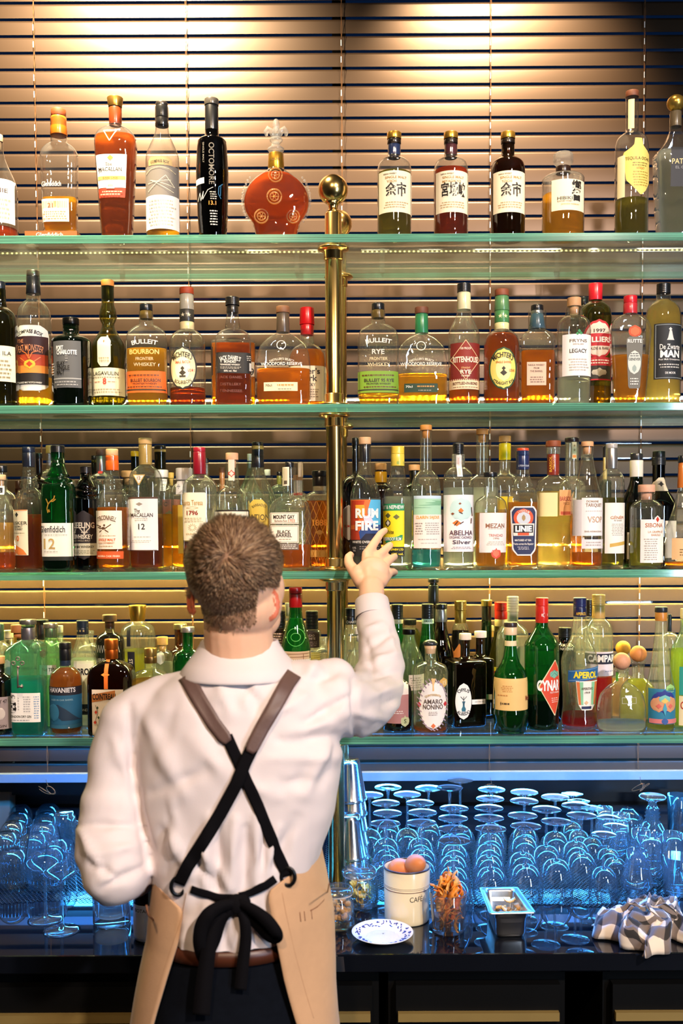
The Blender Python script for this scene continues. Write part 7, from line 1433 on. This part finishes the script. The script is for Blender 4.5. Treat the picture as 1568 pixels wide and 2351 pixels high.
# right hand
W_ = V(852, 1350, 2.165)
K = [V(843, 1272, 2.226), V(866, 1281, 2.229), V(883, 1296, 2.226), V(892, 1316, 2.218)]     # knuckles
for k_, r in zip(K, (.0125, .0125, .012, .011)):
    capsules(body, [(W_+Vector((0, 0, .006)), .020), ((W_+k_)/2+Vector((0, 0, 0)), .0185), (k_, r)])
body.ball(V(856, 1312, 2.196), .033, 20, 14, sx=1.12, sy=.55, sz=1.0)
capsules(body, [(K[0], .0112), (V(862, 1243, 2.258), .0098), (V(874, 1225, 2.283), .0086), (V(884, 1218, 2.305), .0076)])
capsules(body, [(K[1], .0112), (V(884, 1262, 2.262), .0098), (V(895, 1252, 2.290), .0086), (V(893, 1258, 2.312), .0076)])
capsules(body, [(K[2], .0106), (V(898, 1283, 2.256), .0092), (V(906, 1278, 2.285), .0082), (V(901, 1286, 2.306), .0074)])
capsules(body, [(K[3], .0095), (V(902, 1312, 2.244), .0082), (V(907, 1314, 2.264), .0074), (V(902, 1318, 2.280), .0068)])
capsules(body, [(V(832, 1335, 2.18), .019), (V(815, 1313, 2.205), .0145), (V(802, 1295, 2.232), .0115), (V(800, 1280, 2.258), .0098), (V(805, 1274, 2.275), .0085)])
body.ball(V(826, 1320, 2.195), .020, 16, 12, sx=1, sy=.7, sz=1.2)
# left hand, relaxed in front of the body
Lh = V(366, 1992, 1.995)
body.ball(Lh+Vector((.005, .03, -.004)), .030, 18, 12, sx=.95, sy=1.2, sz=.5)
for i in range(4):
    b0 = Lh+Vector((-.018+.014*i, .06, -.004)); capsules(body, [(b0, .0095), (b0+Vector((.001, .030-.003*abs(i-1), -.010)), .0085), (b0+Vector((.002, .044-.003*abs(i-1), -.030)), .0075)])
capsules(body, [(Lh+Vector((.02, .01, -.006)), .013), (Lh+Vector((.040, .035, -.014)), .0105), (Lh+Vector((.046, .056, -.026)), .009)])
# legs inside the trousers
for sg in (-1, 1):
    capsules(body, [(V(532+sg*70, 2240, 1.77), .075), (Vector((V(532+sg*78, 2300, 1.77).x, 1.76, .50)), .052), (Vector((V(532+sg*80, 2300, 1.77).x, 1.75, .10)), .036)])
bmh = remesh(body, 'body', .0032, 4)
M_skin = prin('skin', '#eab896', .5, 0, .05, 18, .1, 60, sss=.25)
# ears painted red as if backlit, and a close-cropped neckline: vertex tints stay with the skin
BODY = mpar(link('body', bmh, [M_skin, prin('cropped_scalp', '#8a664c', .7, 0, .2, 260, .2, 300), prin('backlit_ear_skin', '#d07050', .45, 0, .1, 60, sss=.5), prin('faded_nape', '#a87e60', .65, 0, .15, 200, .2, 300)]))
def hairline(p):
    x, y = proj(p)
    if p.y > 1.72+.035: return p.z > V(540, 1262).z
    yn = 1455 - (max(0, (x-560))*.95 if x > 560 else max(0, 490-x)*.4)
    if y > yn: return False
    if x > 588 and y > 1345 and (x-588)*.6+(y-1345) > 10: return False
    return y < 1452+22*noise.noise(Vector(p)*45)
mi_ = []
for f_ in bmh.polygons:
    c_ = Vector(f_.center); x, y = proj(c_); k_ = 0
    if c_.z > V(540, 1465).z and x < 690:
        if hairline(c_): k_ = 1 if (y < 1392+25*noise.noise(c_*40) and x < 592) or y < 1300 else 3
        if any((c_-e_).length < r_ for e_, r_ in EARP): k_ = 2
    mi_.append(k_)
bmh.polygons.foreach_set('material_index', mi_)
bvb = BVHTree.FromPolygons([v.co.copy() for v in bmh.vertices], [tuple(p.vertices) for p in bmh.polygons])
# eyes
for ex in (585, 630):
    mb = MB(); mb.ball((0, 0, 0), .0115, 16, 12); o = mb.build('eye', prin('eye_white', '#e8e4e0', .2)); o.location = V(ex, 1346, 1.838); mpar(o)
# fingernails on the reaching hand
mb = MB()
for c, r in ((V(884, 1215, 2.303), .0058), (V(803, 1276, 2.268), .0066)): mb.ball(c, r, 10, 8, sx=.8, sy=.5, sz=1)
# ---- hair: short strands rooted on the scalp
rnd = random.Random(11); hm = MB()
crown = V(525, 1285, 1.65); hc = V(538, 1312, 1.72)
cols_h = [prin('hair_brown', '#93704f', .5, 0, .25, 300), prin('hair_dark_brown', '#6a4a34', .5, 0, .25, 300), prin('hair_light_brown', '#c4a07a', .45, 0, .2, 300)]
tries = 0; cnt = 0
while cnt < 15000 and tries < 60000:
    tries += 1
    a = rnd.random()*2*PI; z = rnd.uniform(-.95, 1); r_ = math.sqrt(1-z*z); d = Vector((r_*math.cos(a), r_*math.sin(a), z))
    h = bvb.ray_cast(hc + d*.35, -d)
    if h[0] is None or (h[0]-hc).length > .135: continue
    p, n_ = h[0], h[1]
    x, y = proj(p)
    # hairline: nape at y~1462, around the ears, forehead in front
    front = p.y > hc.y+.035
    if front and p.z < V(540, 1265).z: continue
    ynape = 1462 - max(0, (x-560))*.95 if x > 560 else 1462 - max(0, 490-x)*.4
    ynape += 26*noise.noise(p*55) - 6
    if not front and y > ynape: continue
    if x > 588 and y > 1345 and p.y < 1.80 and (x-588)*.6+(y-1345) > 10: continue
    if x > 604 and y > 1295 and rnd.random() < .55: continue
    if x < 455 and y > 1372 : continue
    topf = max(0, min(1, (1400-y)/150))            # longer on top, clipped at the nape
    yy_ = y+34*noise.noise(p*50)
    if yy_ > 1372 and rnd.random() < (yy_-1372)/85: continue
    L_ = .006+.020*topf**1.3*(.7+.5*rnd.random())
    flow = (p-crown); flow = flow - n_*flow.dot(n_); flow = flow.normalized() if flow.length > 1e-4 else Vector((1, 0, 0))
    sw = n_.cross(flow)
    dirn = (flow*.9 + sw*(.55*math.exp(-((p-crown).length/.035)**2)+.25*noise.noise(p*35)) + n_*(.35+.25*topf+.35*noise.noise(p*48+Vector((5, 0, 0))))).normalized()
    clump = Vector((noise.noise(p*60), noise.noise(p*60+Vector((7, 7, 7))), noise.noise(p*60+Vector((13, 1, 3)))))*.35*topf
    dirn = (dirn+clump).normalized()
    wv = dirn.cross(n_).normalized()*(.00055+.0003*rnd.random())
    q1 = p-n_*.001; q2 = p+dirn*L_*.5+n_*L_*.08; q3 = p+dirn*L_ - n_*L_*.05
    th_ = n_*.0004
    k = 0 if rnd.random() < .55 else (1 if rnd.random() < .55 else 2)
    hm.add([q1+wv, q1-wv, q2+wv*.9, q2-wv*.9, q3, q1+th_, q2+th_], [(0, 1, 3, 2), (2, 3, 4), (0, 2, 6, 5), (1, 5, 6, 3), (2, 4, 6), (3, 6, 4)], k, True); cnt += 1
HAIR = mpar(hm.build('hair', cols_h)); HAIR['label'] = 'short tousled brown hair with a crown swirl'
# scalp colour below the strands
# ---- trousers, belt, shoes
tr = MB(); rs = []
for (py, hw, d) in ((2115, 150, .106), (2150, 160, .115), (2240, 175, .122), (2290, 188, .128), (2340, 194, .130)):
    c = V(532, py, 1.772); rs.append(ellring((c.x, c.y, c.z), hw*mpp(1.772), d))
tr.rings(rs, 0, True, True, True)
for sg in (-1, 1):
    hx = V(532+sg*92, 2340, 1.77).x
    capsules(tr, [(Vector((hx, 1.77, V(532, 2345, 1.77).z)), .088), (Vector((hx*1.0+sg*.004, 1.765, .70)), .080), (Vector((hx+sg*.006, 1.76, .48)), .066), (Vector((hx+sg*.008, 1.765, .28)), .060), (Vector((hx+sg*.008, 1.765, .10)), .058)])
tm = remesh(tr, 'trousers', .009, 5)
TRO = mpar(link('trousers', tm, prin('dark_denim', (.003, .004, .007), .9, 0, .3, 60, .2, 400, spec=.08)))
mb = MB(); rs = []
for (z_, g) in ((2186, .001), (2187, .004), (2218, .005), (2219, .001)):
    c = V(532, z_, 1.772); c.z = V(532, z_, 1.655).z; rs.append(ellring((c.x, c.y, c.z), 163*mpp(1.772)+g, .117+g))
mb.rings(rs); mpar(mb.build('belt', prin('brown_leather_belt', '#4a2414', .4, 0, .15, 40)))
for sg in (-1, 1):
    hx = V(532+sg*92, 2340, 1.77).x+sg*.008; mb = MB()
    mb.ball((hx, 1.80, .048), .05, 20, 12, sx=.95, sy=2.5, sz=.9); mb.v = [(x, y, max(.001, z)) for x, y, z in mb.v]; mpar(mb.build('shoe', prin('black_leather', (.01, .01, .01), .3)))
# ---- apron: one cloth wrapping the hips, open at the back
ap = MB()
AP = [(1900, 543, 216, 1, 1), (1936, 543, 207, 99, 1), (1965, 542, 202, 99, 1), (1990, 541, 197, 99, 99), (2030, 540, 200, 99, 99), (2080, 546, 214, 99, 99), (2130, 548, 220, 99, 99), (2190, 548, 226, 99, 99), (2250, 546, 234, 99, 99), (2300, 544, 240, 99, 99), (2351, 543, 246, 99, 99), (2450, 541, 252, 99, 99), (2560, 540, 256, 99, 99)]
def lerp_tab(tab, y):
    for (y0, v0), (y1, v1) in zip(tab, tab[1:]):
        if y0 <= y <= y1: return v0+(v1-v0)*(y-y0)/(y1-y0)
    return tab[0][1] if y < tab[0][0] else tab[-1][1]
LOUT = [(1900, 350), (1985, 352), (2040, 345), (2090, 338), (2140, 336), (2190, 327), (2260, 315), (2351, 300), (2560, 285)]
ROUT = [(1900, 742), (1935, 737), (1990, 748), (2080, 764), (2150, 768), (2240, 774), (2351, 788), (2560, 800)]
LIN = [(1900, 340), (1984, 353), (2000, 372), (2030, 436), (2045, 441), (2110, 428), (2185, 402), (2270, 374), (2351, 350), (2560, 320)]
RIN = [(1900, 742), (1934, 737), (1950, 700), (1990, 630), (2010, 628), (2100, 645), (2185, 664), (2280, 690), (2351, 712), (2560, 745)]
rows = []; NA = 90
py = 1925
ys_ = list(range(1925, 2561, 9))
for py in ys_:
    xl_, xr_ = lerp_tab(LOUT, py), lerp_tab(ROUT, py); Y0 = 1.775; cx = (xl_+xr_)/2; hw = (xr_-xl_)/2
    aL = math.asin(max(-1, min(1, (lerp_tab(LIN, py)-cx)/hw))); aR = math.asin(max(-1, min(1, (lerp_tab(RIN, py)-cx)/hw)))
    if py < 1985: aL = -PI/2 - (1985-py)*.010
    if py < 1938: aR = PI/2 + (1938-py)*.012
    # angle measured from the camera side; the cloth runs from aL the long way round the front to aR
    dp = .128 + .00003*(py-1925)
    row = []
    for j in range(NA+1):
        t = j/NA; a = aL - t*(2*PI-(aR-aL))
        fold = .0035*math.sin(a*5+py*.012)*min(1, (py-1925)/200) 
        hem = .0
        hwm = hw*mpp(Y0)+fold; dpm = dp+fold
        c = V(cx, py, Y0)
        row.append((c.x+hwm*math.sin(a), Y0-dpm*math.cos(a), c.z))
    rows.append(row)
ap.rings(rows, 0, False)
me = ap.mesh('apron'); APR = mpar(link('apron', me, prin('tan_canvas', '#c89c74', .85, 0, .06, 60, .25, 600, sheen=.1)))
sd = APR.modifiers.new('thick', 'SOLIDIFY'); sd.thickness = .003; sd.offset = 0
APR['label'] = 'sand-coloured canvas apron worn open at the back'
bpy.context.view_layer.update()
BVa = BVHTree.FromPolygons([v.co.copy() for v in me.vertices], [tuple(p.vertices) for p in me.polygons])
def onback(px, py, off=.003):
    d = ray(px, py).normalized(); best = None
    for b_ in (BV, BVa):
        h = b_.ray_cast(CAM, d)
        if h[0] is not None and (best is None or h[3] < best[3]): best = h
    if best is None: return V(px, py, YP-.12)
    return best[0] - d*off
# edge seam, pocket mouth and stitching on the apron
M_seam = prin('brown_stitching', '#7a4a2a', .7)
mb = MB()
mb.tube([onback(x, y, .0022) for x, y in ((756, 2028), (752, 2048), (742, 2068), (728, 2082), (712, 2091))], .0011, 6)
for x, y in ((688, 2094), (698, 2092), (714, 2088)): mb.tube([onback(x+q*.6, y+q*5.5, .002) for q in range(5)], .0009, 5)
sub_ = mb.build('pocket_stitching', M_seam, APR)
mb = MB(); mb.tube([onback(x, y, .0022) for x, y in ((336, 2078), (340, 2100), (352, 2112))], .0018, 6); mb.build('pocket_edge', M_seam, APR)
for tab, sg in ((LIN, -1), (RIN, 1)):
    mb = MB(); mb.tube([onback(lerp_tab(tab, y)+sg*12, y, .0016) for y in range(2050, 2350, 12)], .0005, 5); mb.build('hem_stitching', prin('tan_stitching', '#a87c58', .8), APR)
# ---- straps
def ribbon(pts, wpx, name, mat, off=.004, th=.0022, parent=None, surf=True, Ys=None):
    """flat strap following the shirt; pts in pixels"""
    dens = []
    for (x0, y0), (x1, y1) in zip(pts, pts[1:]):
        n_ = max(2, int(math.hypot(x1-x0, y1-y0)/7))
        for i in range(n_): dens.append((x0+(x1-x0)*i/n_, y0+(y1-y0)*i/n_))
    dens.append(pts[-1]); mb = MB(); C_ = []
    for i, (x, y) in enumerate(dens):
        a = dens[max(0, i-2)]; b = dens[min(len(dens)-1, i+2)]; L_ = math.hypot(b[0]-a[0], b[1]-a[1]) or 1
        nx, ny = -(b[1]-a[1])/L_, (b[0]-a[0])/L_
        w = wpx(i/(len(dens)-1)) if callable(wpx) else wpx
        C_.append([onback(x+nx*w*s_/2, y+ny*w*s_/2, off) for s_ in (-1, -.5, 0, .5, 1)])
    # even out the depth so that the strap bridges small creases
    for _ in range(6):
        N_ = [[p.copy() for p in r] for r in C_]
        for i in range(1, len(C_)-1):
            for j in range(5): N_[i][j].y = min(C_[i][j].y+.0006, (C_[i-1][j].y+C_[i][j].y*2+C_[i+1][j].y)/4)
        C_ = N_
    for r in C_:
        m_ = sum(p.y for p in r)/5
        for p in r: p.y = p.y*.5+m_*.5
    rs = []
    for r in C_:
        back = [p+Vector((0, th, 0)) for p in reversed(r)]
        rs.append([tuple(p) for p in r]+[tuple(p) for p in back])
    mb.rings(rs, 0, True, True, True)
    o = mb.build(name, mat)
    return mpar(o)
M_lea = prin('brown_leather_strap', '#5f4740', .5, 0, .1, 60, .15, 200); M_web = prin('black_webbing', '#0a080b', .85, 0, .1, 200, .3, 600, spec=.1)
ribbon([(520, 1690), (545, 1745), (566, 1795), (592, 1850), (620, 1920), (645, 1980), (660, 2012)], 27, 'webbing_strap', M_web, .004)
ribbon([(585, 1705), (563, 1750), (543, 1800), (505, 1870), (465, 1935), (430, 1990), (410, 2030)], 30, 'webbing_strap', M_web, .0085)
ribbon([(424, 1552), (436, 1570), (462, 1615), (490, 1660), (524, 1704)], lambda t: 37-6*t-(14*max(0, (t-.93)/.07)), 'leather_strap', M_lea, .008)
ribbon([(676, 1546), (660, 1569), (632, 1620), (604, 1668), (573, 1728)], lambda t: 37-6*t-(14*max(0, (t-.93)/.07)), 'leather_strap', M_lea, .0125)
M_grom = prin('black_grommet', (.02, .02, .022), .3, .8)
for gx, gy, tx in ((409, 2035, .15), (661, 2013, -.15)):
    c = onback(gx, gy, .006); mb = MB()
    rs = []
    for j in range(28):
        a = 2*PI*j/28; ct = c+Vector((.0135*math.cos(a)*.86, .0135*math.cos(a)*tx, .0135*math.sin(a)*1.12))
        rs.append([tuple(ct+Vector((.0036*math.cos(b)*math.cos(a), .0024*math.sin(b), .0036*math.cos(b)*math.sin(a)))) for b in [2*PI*k/8 for k in range(8)]])
    rs.append(rs[0]); mb.rings(rs, 0, True); mpar(mb.build('grommet', M_grom))
# waist tie and bow
def ribbon3(pts, w, name, twist=None):
    """free ribbon: pts (px,py,Y, width px, angle of the width direction)"""
    P = [V(x, y, Y) for x, y, Y in pts]
    dens = []; wd_ = []
    n_ = len(P)
    for i in range(n_-1):
        p0 = P[max(0, i-1)]; p1 = P[i]; p2 = P[i+1]; p3 = P[min(n_-1, i+2)]
        for k in range(8):
            t = k/8; q = .5*((2*p1)+(p2-p0)*t+(2*p0-5*p1+4*p2-p3)*t*t+(3*p1-p0-3*p2+p3)*t**3)
            dens.append(q); wd_.append(w[i]+(w[i+1]-w[i])*t)
    dens.append(P[-1]); wd_.append(w[-1]); rs = []
    for i, q in enumerate(dens):
        tg = (dens[min(len(dens)-1, i+1)]-dens[max(0, i-1)]).normalized()
        sd_ = Vector((tg.z, 0, -tg.x)); sd_ = sd_.normalized() if sd_.length > .2 else Vector((0, 0, 1))
        if twist: sd_ = (sd_+Vector((0, twist(i/len(dens)), 0))).normalized()
        nn = tg.cross(sd_).normalized()*.0011; hw = wd_[i]*s1/2
        rs.append([tuple(q+sd_*hw+nn), tuple(q+sd_*hw*.3+nn*2.5), tuple(q-sd_*hw*.3+nn*2.5), tuple(q-sd_*hw+nn), tuple(q-sd_*hw-nn), tuple(q+sd_*hw-nn)])
    mb = MB(); mb.rings(rs, 0, True, True, True); return mpar(mb.build(name, M_web))
def yb(x, y, o_=.01): return onback(x, y, o_).y
ribbon([(438, 2042), (470, 2053), (510, 2062), (545, 2064)], 17, 'waist_tie', M_web, .006)
ribbon([(632, 2018), (610, 2034), (580, 2048), (550, 2058)], 17, 'waist_tie', M_web, .006)
kn = yb(543, 2072, .012)
mb = MB(); c = V(543, 2076, kn+.004); mb.ball(c, .0165, 16, 12, sx=1.15, sy=.7, sz=1.05); mb.ball(c+Vector((-.014, 0, -.006)), .014, 14, 10, sx=1, sy=.7, sz=1.2); mb.ball(c+Vector((.012, 0, .004)), .012, 14, 10, sx=1, sy=.7, sz=1); mpar(mb.build('bow_knot', M_web))
ribbon3([(548, 2072, kn-.004), (580, 2088, kn-.014), (612, 2112, kn-.020), (634, 2140, kn-.018), (636, 2154, kn-.010), (618, 2150, kn+.002), (590, 2122, kn+.004), (556, 2084, kn+.002)], [18, 24, 28, 26, 22, 24, 24, 16], 'bow_loop')
ribbon3([(540, 2074, kn-.004), (505, 2082, kn-.014), (478, 2100, kn-.020), (462, 2128, kn-.018), (458, 2168, kn-.012), (470, 2200, kn+.004), (492, 2160, kn+.006), (510, 2110, kn+.004), (538, 2082, kn+.002)], [18, 26, 30, 30, 28, 26, 26, 24, 16], 'bow_loop')
ribbon3([(550, 2084, kn-.002), (562, 2120, kn-.004), (564, 2160, kn-.002), (558, 2210, kn-.002), (552, 2272, kn-.004)], [16, 24, 26, 27, 27], 'tie_end')
ribbon3([(534, 2084, kn-.002), (500, 2112, kn-.006), (484, 2150, kn-.008), (476, 2200, kn-.010), (468, 2260, kn-.012), (462, 2330, kn-.014)], [16, 26, 30, 34, 36, 38], 'tie_end')
